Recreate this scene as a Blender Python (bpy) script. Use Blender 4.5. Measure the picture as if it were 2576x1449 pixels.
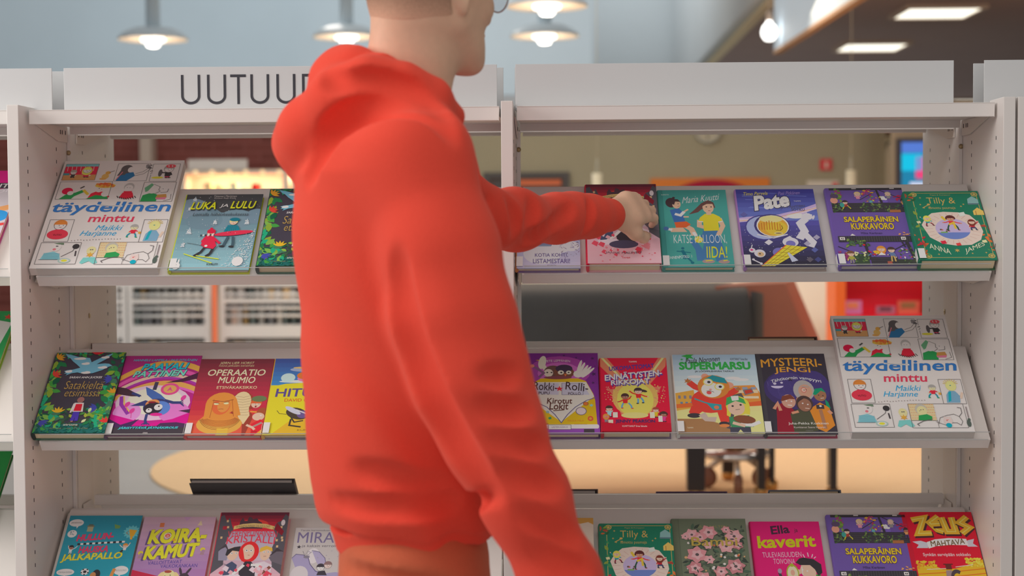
import bpy, math, random
import numpy as np
from mathutils import Vector, Matrix
from mathutils.geometry import tessellate_polygon
SC = bpy.context.scene
COL = SC.collection
for o in list(bpy.data.objects):
    bpy.data.objects.remove(o)

# ------------------------------------------------------------------ camera
FPX = 4030.0                                   # focal length in pixels of the 2576 x 1449 frame
CAM = np.array([.0954, -3.2224, 1.30])
YAW, PIT, ROL = .02707, .04237, -.0061
FW = np.array([-math.sin(YAW) * math.cos(PIT), math.cos(YAW) * math.cos(PIT), -math.sin(PIT)])
_rt = np.array([math.cos(YAW), math.sin(YAW), 0.])
_up = np.cross(_rt, FW)
RT = _rt * math.cos(ROL) + _up * math.sin(ROL)
UP = -_rt * math.sin(ROL) + _up * math.cos(ROL)
cam = bpy.data.cameras.new('camera')
cam.sensor_width = 36.0
cam.lens = FPX * 36.0 / 2576.0
cam.clip_start = .05
cam.clip_end = 200
cam.dof.use_dof = True
cam.dof.focus_distance = 3.30
cam.dof.aperture_fstop = 3.2
camo = bpy.data.objects.new('camera', cam)
COL.objects.link(camo)
mw = Matrix.Identity(4)
for i in range(3):
    mw[i][0], mw[i][1], mw[i][2], mw[i][3] = RT[i], UP[i], -FW[i], CAM[i]
camo.matrix_world = mw
SC.camera = camo

def ray(x, y):
    return FW + RT * (x - 1288) / FPX - UP * (y - 724.5) / FPX
def at(x, y, Y):                                # the point of the plane Y seen at a pixel of the photograph
    d = ray(x, y)
    return CAM + d * ((Y - CAM[1]) / d[1])
def atn(x, y, P, n):                            # the same for any plane
    d = ray(x, y)
    return CAM + d * (np.dot(np.array(P) - CAM, n) / np.dot(d, n))

# ------------------------------------------------------------------ light
SC.view_settings.view_transform = 'Standard'
SC.view_settings.look = 'None'
SC.view_settings.gamma = 1.0
SC.view_settings.use_curve_mapping = False
SC.view_settings.exposure = 0.0
world = bpy.data.worlds.new('daylight')
SC.world = world
world.use_nodes = True
wb = world.node_tree.nodes['Background']
wb.inputs[0].default_value = (1.0, .985, .965, 1)
wb.inputs[1].default_value = .32

def area(name, loc, to, sx, sy, power, col):
    l = bpy.data.lights.new(name, 'AREA')
    l.shape = 'RECTANGLE'
    l.size, l.size_y = sx, sy
    l.energy = power
    l.color = col
    o = bpy.data.objects.new(name, l)
    COL.objects.link(o)
    o.location = loc
    o.rotation_euler = (Vector(to) - Vector(loc)).to_track_quat('-Z', 'Y').to_euler()
    return o
area('aisle_lamp', (-.6, -2.0, 3.7), (.0, .0, 1.0), 3.4, .8, 26, (1.0, .94, .88))
area('side_window_light', (-3.3, -1.0, 2.4), (-.1, -.7, 1.15), 1.8, 1.4, 62, (1.0, .96, .92))
area('front_fill_light', (.6, -6.5, 1.35), (.1, 0, 1.1), 7.0, 2.2, 33, (1.0, .97, .94))  # added fill behind the camera, not a window: brightens the shelf interiors
area('hall_lamp', (-1.5, 6.0, 3.6), (-1.5, 6.4, 0), 4.0, 3.0, 55, (1.0, .95, .90))
area('rug_lamp', (1.0, 6.3, 2.7), (1.0, 5.5, 0), 5.0, 1.0, 44, (1.0, .80, .58))
area('upper_daylight', (-3.5, 12.2, 5.6), (-1.5, 19, 3.4), 6.0, 2.0, 215, (.72, .90, 1.0))
area('bookcase_fill_light', (2.9, 4.5, 2.6), (2.7, 6.4, .9), .8, .5, 26, (1.0, .92, .85))  # unseen fill light, added to brighten the red bookcase
area('clerestory_light', (-2.5, 13.0, 5.0), (1.7, 13.5, 3.9), 4.0, 1.6, 110, (1.0, .92, .84))

# ------------------------------------------------------------------ materials
K = .60
def lin(c):
    c = c / 255.0
    return c / 12.92 if c <= .04045 else ((c + .055) / 1.055) ** 2.4
_mats = {}
def M(rgb, k=None, rough=.5, spec=.35, kind='plain', bump=0.0, scale=60.0, metal=0.0, emit=0.0, tag='paint'):
    key = (tuple(rgb), k, rough, spec, kind, bump, scale, metal, emit)
    if key in _mats:
        return _mats[key]
    m = bpy.data.materials.new('%s_%02x%02x%02x' % ((tag,) + tuple(int(c) for c in rgb)))
    m.use_nodes = True
    nt = m.node_tree
    b = nt.nodes['Principled BSDF']
    kk = k or K
    base = [min(.92, max(.004, lin(c) / kk)) for c in rgb]
    b.inputs['Base Color'].default_value = (*base, 1)
    b.inputs['Roughness'].default_value = rough
    b.inputs['Specular IOR Level'].default_value = spec
    b.inputs['Metallic'].default_value = metal
    if emit:
        b.inputs['Emission Color'].default_value = (*[lin(c) for c in rgb], 1)
        b.inputs['Emission Strength'].default_value = emit
    tc = nt.nodes.new('ShaderNodeTexCoord')
    if kind in ('noise', 'fabric', 'skin'):
        n = nt.nodes.new('ShaderNodeTexNoise')
        n.inputs['Scale'].default_value = scale
        n.inputs['Detail'].default_value = 4
        nt.links.new(tc.outputs['Object'], n.inputs['Vector'])
        mx = nt.nodes.new('ShaderNodeMix')
        mx.data_type = 'RGBA'
        mx.inputs['A'].default_value = (*[c * .93 for c in base], 1)
        mx.inputs['B'].default_value = (*[min(.95, c * 1.06) for c in base], 1)
        nt.links.new(n.outputs['Fac'], mx.inputs['Factor'])
        nt.links.new(mx.outputs['Result'], b.inputs['Base Color'])
        if bump:
            bp = nt.nodes.new('ShaderNodeBump')
            bp.inputs['Strength'].default_value = bump
            bp.inputs['Distance'].default_value = .002
            nt.links.new(n.outputs['Fac'], bp.inputs['Height'])
            nt.links.new(bp.outputs['Normal'], b.inputs['Normal'])
    if kind == 'pages':
        w = nt.nodes.new('ShaderNodeTexWave')
        w.bands_direction = 'Z'
        w.inputs['Scale'].default_value = 420
        w.inputs['Distortion'].default_value = 1.5
        nt.links.new(tc.outputs['Object'], w.inputs['Vector'])
        mx = nt.nodes.new('ShaderNodeMix')
        mx.data_type = 'RGBA'
        mx.inputs['A'].default_value = (*[c * .88 for c in base], 1)
        mx.inputs['B'].default_value = (*[min(.95, c * 1.05) for c in base], 1)
        nt.links.new(w.outputs['Fac'], mx.inputs['Factor'])
        nt.links.new(mx.outputs['Result'], b.inputs['Base Color'])
    if kind == 'brick':
        w = nt.nodes.new('ShaderNodeTexBrick')
        w.inputs['Color1'].default_value = (*base, 1)
        w.inputs['Color2'].default_value = (*[c * .75 for c in base], 1)
        w.inputs['Mortar'].default_value = (*[c * 1.1 + .02 for c in base], 1)
        w.inputs['Scale'].default_value = 1.0
        w.inputs['Brick Width'].default_value = .26
        w.inputs['Row Height'].default_value = .075
        w.inputs['Mortar Size'].default_value = .006
        mp = nt.nodes.new('ShaderNodeMapping')
        mp.inputs['Rotation'].default_value = (math.pi / 2, 0, 0)
        nt.links.new(tc.outputs['Object'], mp.inputs['Vector'])
        nt.links.new(mp.outputs['Vector'], w.inputs['Vector'])
        nt.links.new(w.outputs['Color'], b.inputs['Base Color'])
    if kind == 'hair':                            # short clipped hair fading into the skin at the nape
        sp = nt.nodes.new('ShaderNodeSeparateXYZ')
        nt.links.new(tc.outputs['Object'], sp.inputs[0])
        mr = nt.nodes.new('ShaderNodeMapRange')
        mr.inputs['From Min'].default_value = scale - .02
        mr.inputs['From Max'].default_value = scale + .035
        nt.links.new(sp.outputs['Z'], mr.inputs['Value'])
        n = nt.nodes.new('ShaderNodeTexNoise')
        n.inputs['Scale'].default_value = 420
        nt.links.new(tc.outputs['Object'], n.inputs['Vector'])
        ad = nt.nodes.new('ShaderNodeMath')
        ad.operation = 'MULTIPLY_ADD'
        ad.inputs[1].default_value = .5
        nt.links.new(n.outputs['Fac'], ad.inputs[0])
        sb_ = nt.nodes.new('ShaderNodeMath')
        sb_.operation = 'SUBTRACT'
        sb_.inputs[1].default_value = .25
        nt.links.new(mr.outputs['Result'], sb_.inputs[0])
        nt.links.new(sb_.outputs[0], ad.inputs[2])
        mx = nt.nodes.new('ShaderNodeMix')
        mx.data_type = 'RGBA'
        mx.inputs['A'].default_value = (*[lin(c) / kk for c in (184, 149, 126)], 1)
        mx.inputs['B'].default_value = (*base, 1)
        nt.links.new(ad.outputs[0], mx.inputs['Factor'])
        nt.links.new(mx.outputs['Result'], b.inputs['Base Color'])
    if kind == 'fabric':
        b.inputs['Sheen Weight'].default_value = .12
        b.inputs['Sheen Roughness'].default_value = .5
        b.inputs['Sheen Tint'].default_value = (1, .75, .6, 1)
    if kind == 'skin':
        b.inputs['Subsurface Weight'].default_value = .12
        b.inputs['Subsurface Radius'].default_value = (.012, .005, .003)
    _mats[key] = m
    return m

def clear_mat(name, tint, gloss, rough=.03):     # thin clear plastic or glass
    m = bpy.data.materials.new(name)
    m.use_nodes = True
    nt = m.node_tree
    for n in list(nt.nodes):
        nt.nodes.remove(n)
    out = nt.nodes.new('ShaderNodeOutputMaterial')
    mix = nt.nodes.new('ShaderNodeMixShader')
    mix.inputs[0].default_value = gloss
    t = nt.nodes.new('ShaderNodeBsdfTransparent')
    t.inputs[0].default_value = (*tint, 1)
    g = nt.nodes.new('ShaderNodeBsdfGlossy')
    g.inputs['Roughness'].default_value = rough
    nt.links.new(t.outputs[0], mix.inputs[1])
    nt.links.new(g.outputs[0], mix.inputs[2])
    nt.links.new(mix.outputs[0], out.inputs[0])
    return m

# ------------------------------------------------------------------ mesh helpers
class MB:
    def __init__(s):
        s.v, s.f, s.m, s.mats, s.sm = [], [], [], [], []
    def mi(s, mat):
        if mat not in s.mats:
            s.mats.append(mat)
        return s.mats.index(mat)
    def add(s, vs, fs, mat, smooth=False):
        b = len(s.v)
        i = s.mi(mat)
        s.v += [tuple(p) for p in vs]
        for f in fs:
            s.f.append(tuple(b + q for q in f))
            s.m.append(i)
            s.sm.append(smooth)
        return s
    def box(s, x0, x1, y0, y1, z0, z1, mat):
        vs = [(x, y, z) for z in (z0, z1) for y in (y0, y1) for x in (x0, x1)]
        return s.add(vs, [(0, 2, 3, 1), (4, 5, 7, 6), (0, 1, 5, 4), (2, 6, 7, 3), (0, 4, 6, 2), (1, 3, 7, 5)], mat)
    def prism(s, pts, fn, d0, d1, mat, smooth=False):   # closed outline pts (p, q) swept from d0 to d1; fn(p, q, d) -> xyz
        n = len(pts)
        vs = [fn(p, q, d0) for p, q in pts] + [fn(p, q, d1) for p, q in pts]
        fs = [(i, (i + 1) % n, n + (i + 1) % n, n + i) for i in range(n)]
        s.add(vs, fs, mat, smooth)
        b = len(s.v) - 2 * n
        tri = tessellate_polygon([[Vector((p, q, 0)) for p, q in pts]])
        i = s.mi(mat)
        for t in tri:
            s.f.append(tuple(b + q for q in t)); s.m.append(i); s.sm.append(False)
            s.f.append(tuple(b + n + q for q in reversed(t))); s.m.append(i); s.sm.append(False)
        return s
    def lathe(s, prof, c, mat, n=32, ax=(0, 0, 1), smooth=True):  # profile (r, h) turned about an axis through c
        a = Vector(ax).normalized()
        p = a.orthogonal().normalized()
        q = a.cross(p)
        vs = []
        for r, h in prof:
            for k in range(n):
                t = 2 * math.pi * k / n
                vs.append(Vector(c) + a * h + (p * math.cos(t) + q * math.sin(t)) * max(r, 1e-5))
        fs = []
        for j in range(len(prof) - 1):
            for k in range(n):
                fs.append((j * n + k, j * n + (k + 1) % n, (j + 1) * n + (k + 1) % n, (j + 1) * n + k))
        return s.add(vs, fs, mat, smooth)
    def tube(s, path, r, mat, n=12, closed=False):
        P = [Vector(p) for p in path]
        rr = r if isinstance(r, (list, tuple)) else [r] * len(P)
        vs, fs = [], []
        ref = None
        for i, p in enumerate(P):
            t = (P[(i + 1) % len(P)] - P[i - 1]) if closed else (P[min(i + 1, len(P) - 1)] - P[max(i - 1, 0)])
            t.normalize()
            if ref is None:
                ref = t.orthogonal().normalized()
            ref = (ref - t * ref.dot(t)).normalized()
            b2 = t.cross(ref)
            for k in range(n):
                a = 2 * math.pi * k / n
                vs.append(p + (ref * math.cos(a) + b2 * math.sin(a)) * rr[i])
        m = len(P)
        for i in range(m if closed else m - 1):
            for k in range(n):
                fs.append((i * n + k, i * n + (k + 1) % n, ((i + 1) % m) * n + (k + 1) % n, ((i + 1) % m) * n + k))
        if not closed:
            fs.append(tuple(range(n - 1, -1, -1)))
            fs.append(tuple((m - 1) * n + k for k in range(n)))
        return s.add(vs, fs, mat, True)
    def build(s, name, parent=None, bevel=0):
        me = bpy.data.meshes.new(name)
        me.from_pydata(s.v, [], s.f)
        for m in s.mats:
            me.materials.append(m)
        me.polygons.foreach_set('material_index', s.m)
        me.polygons.foreach_set('use_smooth', s.sm)
        me.update()
        o = bpy.data.objects.new(name, me)
        COL.objects.link(o)
        if parent is not None:
            o.parent = parent
        if bevel:
            b = o.modifiers.new('edge', 'BEVEL')
            b.width = bevel
            b.segments = 2
            b.limit_method = 'ANGLE'
        return o
def tag(o, label, cat, group=None):
    o['label'] = label
    o['category'] = cat
    if group:
        o['group'] = group
    return o
def thing(name, loc, label, cat, group=None):
    o = bpy.data.objects.new(name, None)
    o.empty_display_size = .05
    COL.objects.link(o)
    o.location = loc
    return tag(o, label, cat, group)
def structure(o):
    o['kind'] = 'structure'
    return o
def one(o, label, cat, group=None):
    return tag(o, label, cat, group)
# ------------------------------------------------------------------ the hall
def bx(name, dims, mat, parent=None, bevel=0):
    return MB().box(*dims, mat).build(name, parent, bevel)
structure(bx('floor', (-9, 9, -5, 22, -.1, 0), M((148, 148, 147), .62, .45, .3, 'noise', scale=3, tag='floor')))
WY = 10.0                                        # lower back wall of the hall
brick = M((108, 60, 54), .52, .8, .2, 'brick', tag='brick')
beige = M((140, 132, 110), .53, .8, .2, 'noise', scale=2, tag='plaster')
white_w = M((172, 176, 178), .62, .8, .2, 'noise', scale=1, tag='plaster')
xs = at(1010, 400, WY)[0]
structure(bx('wall_back', (-9, xs, WY, WY + .2, 0, 2.18), brick))
xd0, xd1 = at(2228, 400, WY)[0], at(2302, 400, WY)[0]
mb = MB().box(xs, xd0, WY, WY + .2, 0, 2.18, beige).box(xd1, 9, WY, WY + .2, 0, 2.18, beige)
zd = at(2250, 348, WY)[2]
mb.box(xd0, xd1, WY, WY + .2, zd + .02, 2.18, M((96, 78, 62), .5, .8, .2, tag='plaster'))
structure(mb.build('wall_right_back'))
# white door casing with a rounded head, beige wall of the passage behind it
casing = M((176, 164, 142), .5, .6, .3, tag='paint')
xm = (xd0 + xd1) / 2
r = (xd1 - xd0) / 2
arc = [(xm + r * math.cos(a), zd - r + r * math.sin(a)) for a in np.linspace(math.pi, 0, 17)]
out = [(xd0, 0)] + arc + [(xd1, 0)]
inn = [(xd0 + .06, 0)] + [(xm + (r - .06) * math.cos(a), zd - r + (r - .06) * math.sin(a)) for a in np.linspace(math.pi, 0, 17)] + [(xd1 - .06, 0)]
structure(MB().prism(out + inn[::-1], lambda p, q, d: (p, d, q), WY - .03, WY + .2, casing).build('door_1'))
structure(bx('wall_passage', (xd0 - .8, xd1 + .8, WY + 1.4, WY + 1.5, 0, 2.18), M((176, 164, 138), .5, .8, .2, tag='plaster')))
structure(bx('trim_1', (-9, 9, WY - .05, WY + .35, 2.18, 2.22), M((70, 62, 58), .5, .7, .2, tag='paint')))
p0, p1 = at(366, 400, WY)[0], at(394, 400, WY)[0]
structure(bx('column', (p0, p1, WY - .18, WY, 0, 2.18), M((150, 136, 124), .5, .7, .2, tag='paint')))
# high white back wall that curves round into the bulkhead over the lower right-hand ceiling
BX, BYY, CZ = 1.757, 18.8, 3.0
rad = 1.15
pts = [(-9, BYY)] + [(BX - rad + rad * math.sin(a), BYY - rad + rad * math.cos(a)) for a in np.linspace(0, math.pi / 2, 17)] + [(BX, 2.2)]
mb = MB()
vs = [(x, y, z) for x, y in pts for z in (CZ, 6.6)]
mb.add(vs, [(2 * i, 2 * i + 2, 2 * i + 3, 2 * i + 1) for i in range(1)], white_w)
mb.add(vs[2:], [(2 * i, 2 * i + 2, 2 * i + 3, 2 * i + 1) for i in range(len(pts) - 2)], white_w, True)
wb_ = mb.build('wall_upper')
sol = wb_.modifiers.new('thick', 'SOLIDIFY'); sol.thickness = .12; sol.offset = 1
structure(wb_)
structure(bx('trim_2', (BX - .006, BX + .075, 2.2, BYY - rad, CZ - .03, CZ + .05), M((182, 138, 112), .34, .6, .3, tag='wood')))
structure(bx('ceiling', (BX + .07, 9, 3.2, 21, CZ, CZ + .2), M((84, 71, 68), .19, .7, .25, 'noise', scale=2, tag='ceiling')))
structure(bx('wall_right', (9, 9.2, -5, 22, 0, 6.6), beige))
structure(bx('wall_left', (-9.2, -9, -5, 22, 0, 6.6), white_w))
# square light panels in the dark ceiling
glow = M((255, 250, 232), 1, .4, .2, emit=1.7, tag='diffuser')
frame_m = M((150, 132, 116), .5, .5, .3, tag='frame')
for (ax, ay, bx_, by, lab) in ((2254, 39, 2465, 12, 'square ceiling light panel nearest the top right corner'),
                               (2105, 126, 2285, 100, 'square ceiling light panel left of and behind the nearest panel'),
                               (2380, 258, 2490, 246, 'square ceiling light panel just above the right shelf top, half hidden')):
    n = np.array([0, 0, 1.])
    a_, b_ = atn(ax, ay, (0, 0, CZ), n), atn(bx_, by, (0, 0, CZ), n)
    t = thing('ceiling_light', ((a_[0] + b_[0]) / 2, (a_[1] + b_[1]) / 2, CZ - .02), lab, 'ceiling light', 'square panels in the dark ceiling')
    hx = .27 if ay > 200 else .29
    hy = .32
    f = MB()
    for q in ((-hx - .04, -hx, -hy - .04, hy + .04), (hx, hx + .04, -hy - .04, hy + .04), (-hx, hx, -hy - .04, -hy), (-hx, hx, hy, hy + .04)):
        f.box(*q, -.012, .02, frame_m)
    f.build('frame', t)
    MB().box(-hx, hx, -hy, hy, -.004, .016, glow).build('diffuser', t)
# glossy white panel hung below the dark ceiling and the bare bulb beside it
e0 = at(1947, 128, 8.2)
e1 = atn(2140, 0, (0, 0, e0[2]), np.array([0, 0, 1.]))
t = thing('hanging_panel', (e0[0], 8.2, e0[2]), 'glossy pale panel hanging edge-on under the dark ceiling', 'panel')
dy = (e1[1] - 8.2) * 1.7
gl = M((172, 186, 198), .62, .55, .3, tag='gloss')
dx = (e1[0] - e0[0]) * 1.7
MB().prism([(0, 0), (dy, 0), (dy, .62), (0, .62)], lambda p, q, d: (dx * p / dy + d, p, q), 0, .03, gl).build('board', t)
MB().prism([(0, -.025), (dy, -.025), (dy, 0), (0, 0)], lambda p, q, d: (dx * p / dy + d, p, q), -.005, .045, M((140, 110, 84), .5, .6, .3, tag='wood')).build('edge_strip', t)
for q in (.12, .88):
    MB().tube([(dx * q + .015, dy * q, .62), (dx * q + .015, dy * q, 2.0)], .006, frame_m).build('hanger', t)
c = at(1935, 80, 7.9)
t = thing('spot_lamp', c, 'bare bright round bulb hanging beside the glossy panel', 'lamp')
MB().lathe([(.0, -.065), (.03, -.058), (.05, -.03), (.055, 0), (.045, .035), (.022, .06), (.018, .08)], (0, 0, 0), M((255, 255, 250), 1, .4, .2, emit=3, tag='bulb')).build('bulb', t)
MB().lathe([(.0, .14), (.02, .14), (.022, .075), (.0, .075)], (0, 0, 0), frame_m).build('socket', t)
MB().tube([(0, 0, .14), (0, 0, 2.0)], .005, frame_m).build('cord', t)
# disc pendants
shade_m = M((178, 190, 197), .62, .25, .5, tag='enamel')
under_m = M((205, 182, 160), .62, .6, .3, tag='enamel')
bulb_m = M((255, 252, 244), 1, .4, .2, emit=2.2, tag='bulb')
for px, py, wpx, lab in ((385, 96, 176, 'pale disc pendant lamp above the lettered sign, leftmost of all'), (872, 90, 170, 'pale disc pendant lamp just left of the head'),
                        (1376, 12, 205, 'pale disc pendant lamp cut by the top edge, nearest of the right pair'), (1370, 88, 174, 'pale disc pendant lamp right of the head, lower of the right pair')):
    d = .60 * FPX / wpx
    Y = CAM[1] + d
    c = at(px, py, Y)
    t = thing('pendant_lamp', c, lab, 'lamp', 'disc pendant lamps in the hall')
    MB().lathe([(.0, .105), (.065, .10), (.09, .095), (.17, .08), (.24, .05), (.285, .015), (.30, -.012), (.295, -.014)], (0, 0, 0), shade_m, 48).build('shade', t)
    MB().lathe([(.295, -.014), (.24, -.006), (.12, .0), (.0, .0)], (0, 0, 0), under_m, 48).build('reflector', t)
    MB().lathe([(.0, .002), (.098, .002), (.105, -.012), (.10, -.03), (.062, -.036), (.06, -.06), (.045, -.075), (.0, -.08)], (0, 0, 0), bulb_m, 32).build('bulb', t)
    MB().tube([(0, 0, .09), (0, 0, 3.2)], .060, shade_m, 20).build('rod', t)
    pl = bpy.data.lights.new('bulb_light', 'POINT')
    pl.energy, pl.color, pl.shadow_soft_size = 5, (1, .86, .72), .05
    po = bpy.data.objects.new('bulb_light', pl)
    COL.objects.link(po)
    po.location = (c[0], c[1], c[2] - .14)

# ------------------------------------------------------------------ things on and by the back wall
def flat(px0, py0, px1, py1, Y):
    a_, b_ = at(px0, py0, Y), at(px1, py1, Y)
    return a_[0], b_[0], b_[2], a_[2]
dark = M((70, 66, 64), .5, .5, .3, tag='frame')
# framed picture
x0, x1, z0, z1 = flat(1216, 434, 1433, 520, WY - .03)
t = thing('framed_picture', (x0, WY - .03, z0), 'dark framed picture in orange and brown on the beige wall', 'picture')
w, h = x1 - x0, z1 - z0
m = MB()
for q in ((0, .05, 0, h), (w - .05, w, 0, h), (.05, w - .05, 0, .05), (.05, w - .05, h - .05, h)):
    m.box(q[0], q[1], -.02, .03, q[2], q[3], dark)
m.build('frame', t)
m = MB().box(.05, w - .05, 0, .01, .05, h - .05, M((72, 56, 50), .5, tag='paint'))
m.box(.26, w - .07, -.002, 0, h - .11, h - .06, M((178, 92, 58), .5, tag='paint'))
m.box(.48, w - .09, -.002, 0, .07, h - .15, M((150, 118, 88), .5, tag='paint'))
m.box(.08, .24, -.002, 0, .07, h - .07, M((66, 62, 62), .5, tag='paint'))
m.build('painting', t)
# poster with a dark red disc on orange
x0, x1, z0, z1 = flat(1636, 449, 1936, 560, WY - .03)
t = thing('poster', (x0, WY - .03, z0), 'orange poster with a big dark red disc on the beige wall', 'poster')
w, h = x1 - x0, z1 - z0
MB().box(0, w, 0, .02, 0, h, M((196, 104, 46), .5, .6, .2, tag='print')).build('sheet', t)
rr = w * .42
MB().prism([(w * .52 + rr * math.cos(a), h - .012 - rr * .62 + rr * .62 * math.sin(a)) for a in np.linspace(0, 2 * math.pi, 41)[:-1]],
           lambda p, q, d: (p, d, q), -.004, 0, M((140, 22, 48), .5, .6, .2, tag='print')).build('printed_disc', t)
# wall clock
c = at(1780, 326, WY - .04)
t = thing('wall_clock', c, 'round pale wall clock high on the beige wall', 'clock')
MB().lathe([(0, .02), (.105, .02), (.11, 0), (.108, -.012), (.096, -.012), (.096, -.002)], (0, 0, 0), M((150, 148, 138), .5, .4, .4, tag='metal'), 40, (0, 1, 0)).build('case', t)
MB().lathe([(0, -.003), (.096, -.003)], (0, 0, 0), M((158, 150, 130), .5, .6, .3, tag='dial'), 40, (0, 1, 0)).build('dial', t)
for k in range(12):
    a = k * math.pi / 6
    MB().tube([(math.sin(a) * .075, -.006, math.cos(a) * .075), (math.sin(a) * .09, -.006, math.cos(a) * .09)], .003, dark, 6).build('hour_mark', t)
MB().tube([(0, -.008, 0), (.0, -.008, -.075)], .004, dark, 6).build('minute_hand', t)
MB().tube([(0, -.008, 0), (-.03, -.008, .035)], .005, dark, 6).build('hour_hand', t)
# fire extinguisher sign
x0, x1, z0, z1 = flat(2063, 400, 2093, 428, WY - .02)
t = thing('safety_sign', (x0, WY - .02, z0), 'small red safety sign with a pale symbol on the beige wall', 'sign')
w, h = x1 - x0, z1 - z0
MB().box(0, w, 0, .01, 0, h, M((196, 52, 56), .5, .5, .3, tag='print')).build('plate', t)
MB().box(w * .42, w * .62, -.003, 0, h * .2, h * .66, M((206, 176, 160), .5, .5, .3, tag='print')).box(w * .46, w * .58, -.003, 0, h * .68, h * .8, M((206, 176, 160), .5, .5, .3, tag='print')).build('symbol', t)
x0, x1, z0, z1 = flat(2030, 454, 2110, 500, WY - .02)
t = thing('notice', (x0, WY - .02, z0), 'pale pink notice with a red corner under the safety sign', 'notice')
MB().box(0, x1 - x0, 0, .01, 0, z1 - z0, M((206, 172, 158), .5, .6, .2, tag='print')).build('sheet', t)
MB().box((x1 - x0) * .8, x1 - x0 - .01, -.003, 0, z1 - z0 - .1, z1 - z0 - .02, M((190, 40, 44), .5, .6, .2, tag='print')).build('red_corner', t)
# slim cylinder pendants in front of the wall
for px, py, lab in ((1502, 436, 'slim pale cylinder pendant in front of the beige wall, left of the orange poster'), (2141, 428, 'slim pale cylinder pendant in front of the beige wall, beside the safety sign')):
    Y = 8.2
    c = at(px, py, Y)
    t = thing('cylinder_pendant', c, lab, 'lamp', 'slim cylinder pendants')
    k = M((172, 164, 142), .5, .4, .4, tag='enamel')
    MB().lathe([(.0, -.32), (.034, -.32), (.036, -.30), (.036, 0), (.0, .0)], (0, 0, 0), k, 20).build('shade', t)
    MB().lathe([(.014, 0), (.012, .05), (.004, .11), (.0, .11)], (0, 0, 0), M((126, 122, 108), .5, .5, .3, tag='metal'), 16).build('cone', t)
    MB().tube([(0, 0, .1), (0, 0, 2.6)], .0025, k, 6).build('cord', t)
# lit information screen
x0, x1, z0, z1 = flat(2268, 358, 2372, 520, WY - 1.0)
t = thing('information_screen', (x0, WY - 1.0, z0), 'bright blue and cyan information screen at the far right opening', 'screen')
w, h = x1 - x0, z1 - z0
MB().box(-.03, w + .03, 0, .06, -.03, h + .03, M((40, 40, 52), .5, .4, .4, tag='bezel')).build('bezel', t)
m = MB().box(0, w, -.004, 0, 0, h, M((20, 112, 150), 1, .4, .2, emit=1, tag='screen'))
for q, c in (((0, w * .55, h * .84, h), (72, 108, 190)), ((.0, w * .5, h * .56, h * .82), (0, 170, 205)), ((w * .34, w, h * .44, h * .78), (206, 60, 110)), ((w * .2, w, h * .28, h * .38), (190, 196, 220)), ((w * .16, w, .02, h * .24), (96, 160, 196)), ((w * .55, w, h * .8, h), (50, 80, 190))):
    m.box(q[0], q[1], -.006, -.004, q[2], q[3], M(c, 1, .4, .2, emit=1, tag='screen'))
m.build('display', t)
structure(bx('column_1', (x0 - .05, x1 + .4, WY - .94, WY - .85, 0, 2.18), M((150, 134, 112), .5, .7, .2, tag='paint')))

# ------------------------------------------------------------------ lit wall shelf with books, white sign (far left)
YS = 8.6
x0, x1, z0, z1 = flat(452, 428, 985, 560, YS)
t = thing('lit_bookcase', (x0, YS, z0), 'pale lit bookcase against the brick wall behind the left bay', 'bookcase')
w, h = x1 - x0, z1 - z0
wp = M((170, 158, 144), .5, .5, .3, tag='paint')
MB().box(0, w, .26, .29, -z0, h, wp).build('back_panel', t)
for q in (0, w * .5 - .02, w - .04):
    MB().box(q, q + .04, .0, .26, -z0, h, wp).build('side_panel', t)
for zz in (h - .03, h - .36, h - .72):
    MB().box(.0, w, -.01, .26, zz, zz + .03, wp).build('shelf', t)
MB().box(.04, w - .04, .21, .235, h - .33, h - .318, M((255, 206, 130), 1, .4, .2, emit=2.2, tag='tube')).build('light_strip', t)
l = area('shelf_lamp', (x0 + w / 2, YS + .08, z0 + h - .05), (x0 + w / 2, YS + .2, z0 + h - .4), w * .9, .04, 5, (1, .78, .5)); l.parent = None
for k in range(12):
    MB().lathe([(0, 0), (.018, 0), (.018, .012), (0, .012)], (.12 + k * (w - .2) / 11, -.006, h - .02), M((236, 206, 160), 1, .4, .2, emit=.8, tag='bulb'), 12, (0, -1, 0)).build('bulb', t)
x0s, x1s, z0s, z1s = flat(470, 401, 620, 440, YS - .05)
s = thing('bookcase_sign', (x0s, YS - .02, z0 + h), 'blank white sign standing on top of the lit bookcase', 'sign')
MB().box(0, x1s - x0s, 0, .02, .002, z1s - z0 - h, M((158, 152, 146), .5, .5, .3, tag='sign')).build('board', s)
MB().box(0, x1s - x0s, 0, .10, 0, .004, M((158, 152, 146), .5, .5, .3, tag='sign')).build('foot', s)
rng = random.Random(4)
cols = [(196, 60, 52), (150, 140, 170), (188, 160, 120), (170, 150, 120), (130, 110, 80), (206, 190, 150), (120, 130, 100), (206, 44, 40), (176, 120, 90), (150, 148, 140)]
k = 0
x = .06
while x < w - .12:
    bw = rng.uniform(.03, .055)
    if abs(x + bw / 2 - w * .5) > .06:
        bh = rng.uniform(.17, .25)
        c = cols[k % len(cols)]
        b = MB().box(0, bw - .004, 0, .16, 0, bh, M(c, .5, .6, .2, tag='cloth')).build('shelved_book')
        b.location = (x0 + x, YS + .02, z0 + h - .33)
        one(b, 'book among the lit spines on the far bookcase by the brick wall', 'book', 'books on the lit far bookcase')
        k += 1
    x += bw + rng.uniform(.004, .05)

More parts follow.
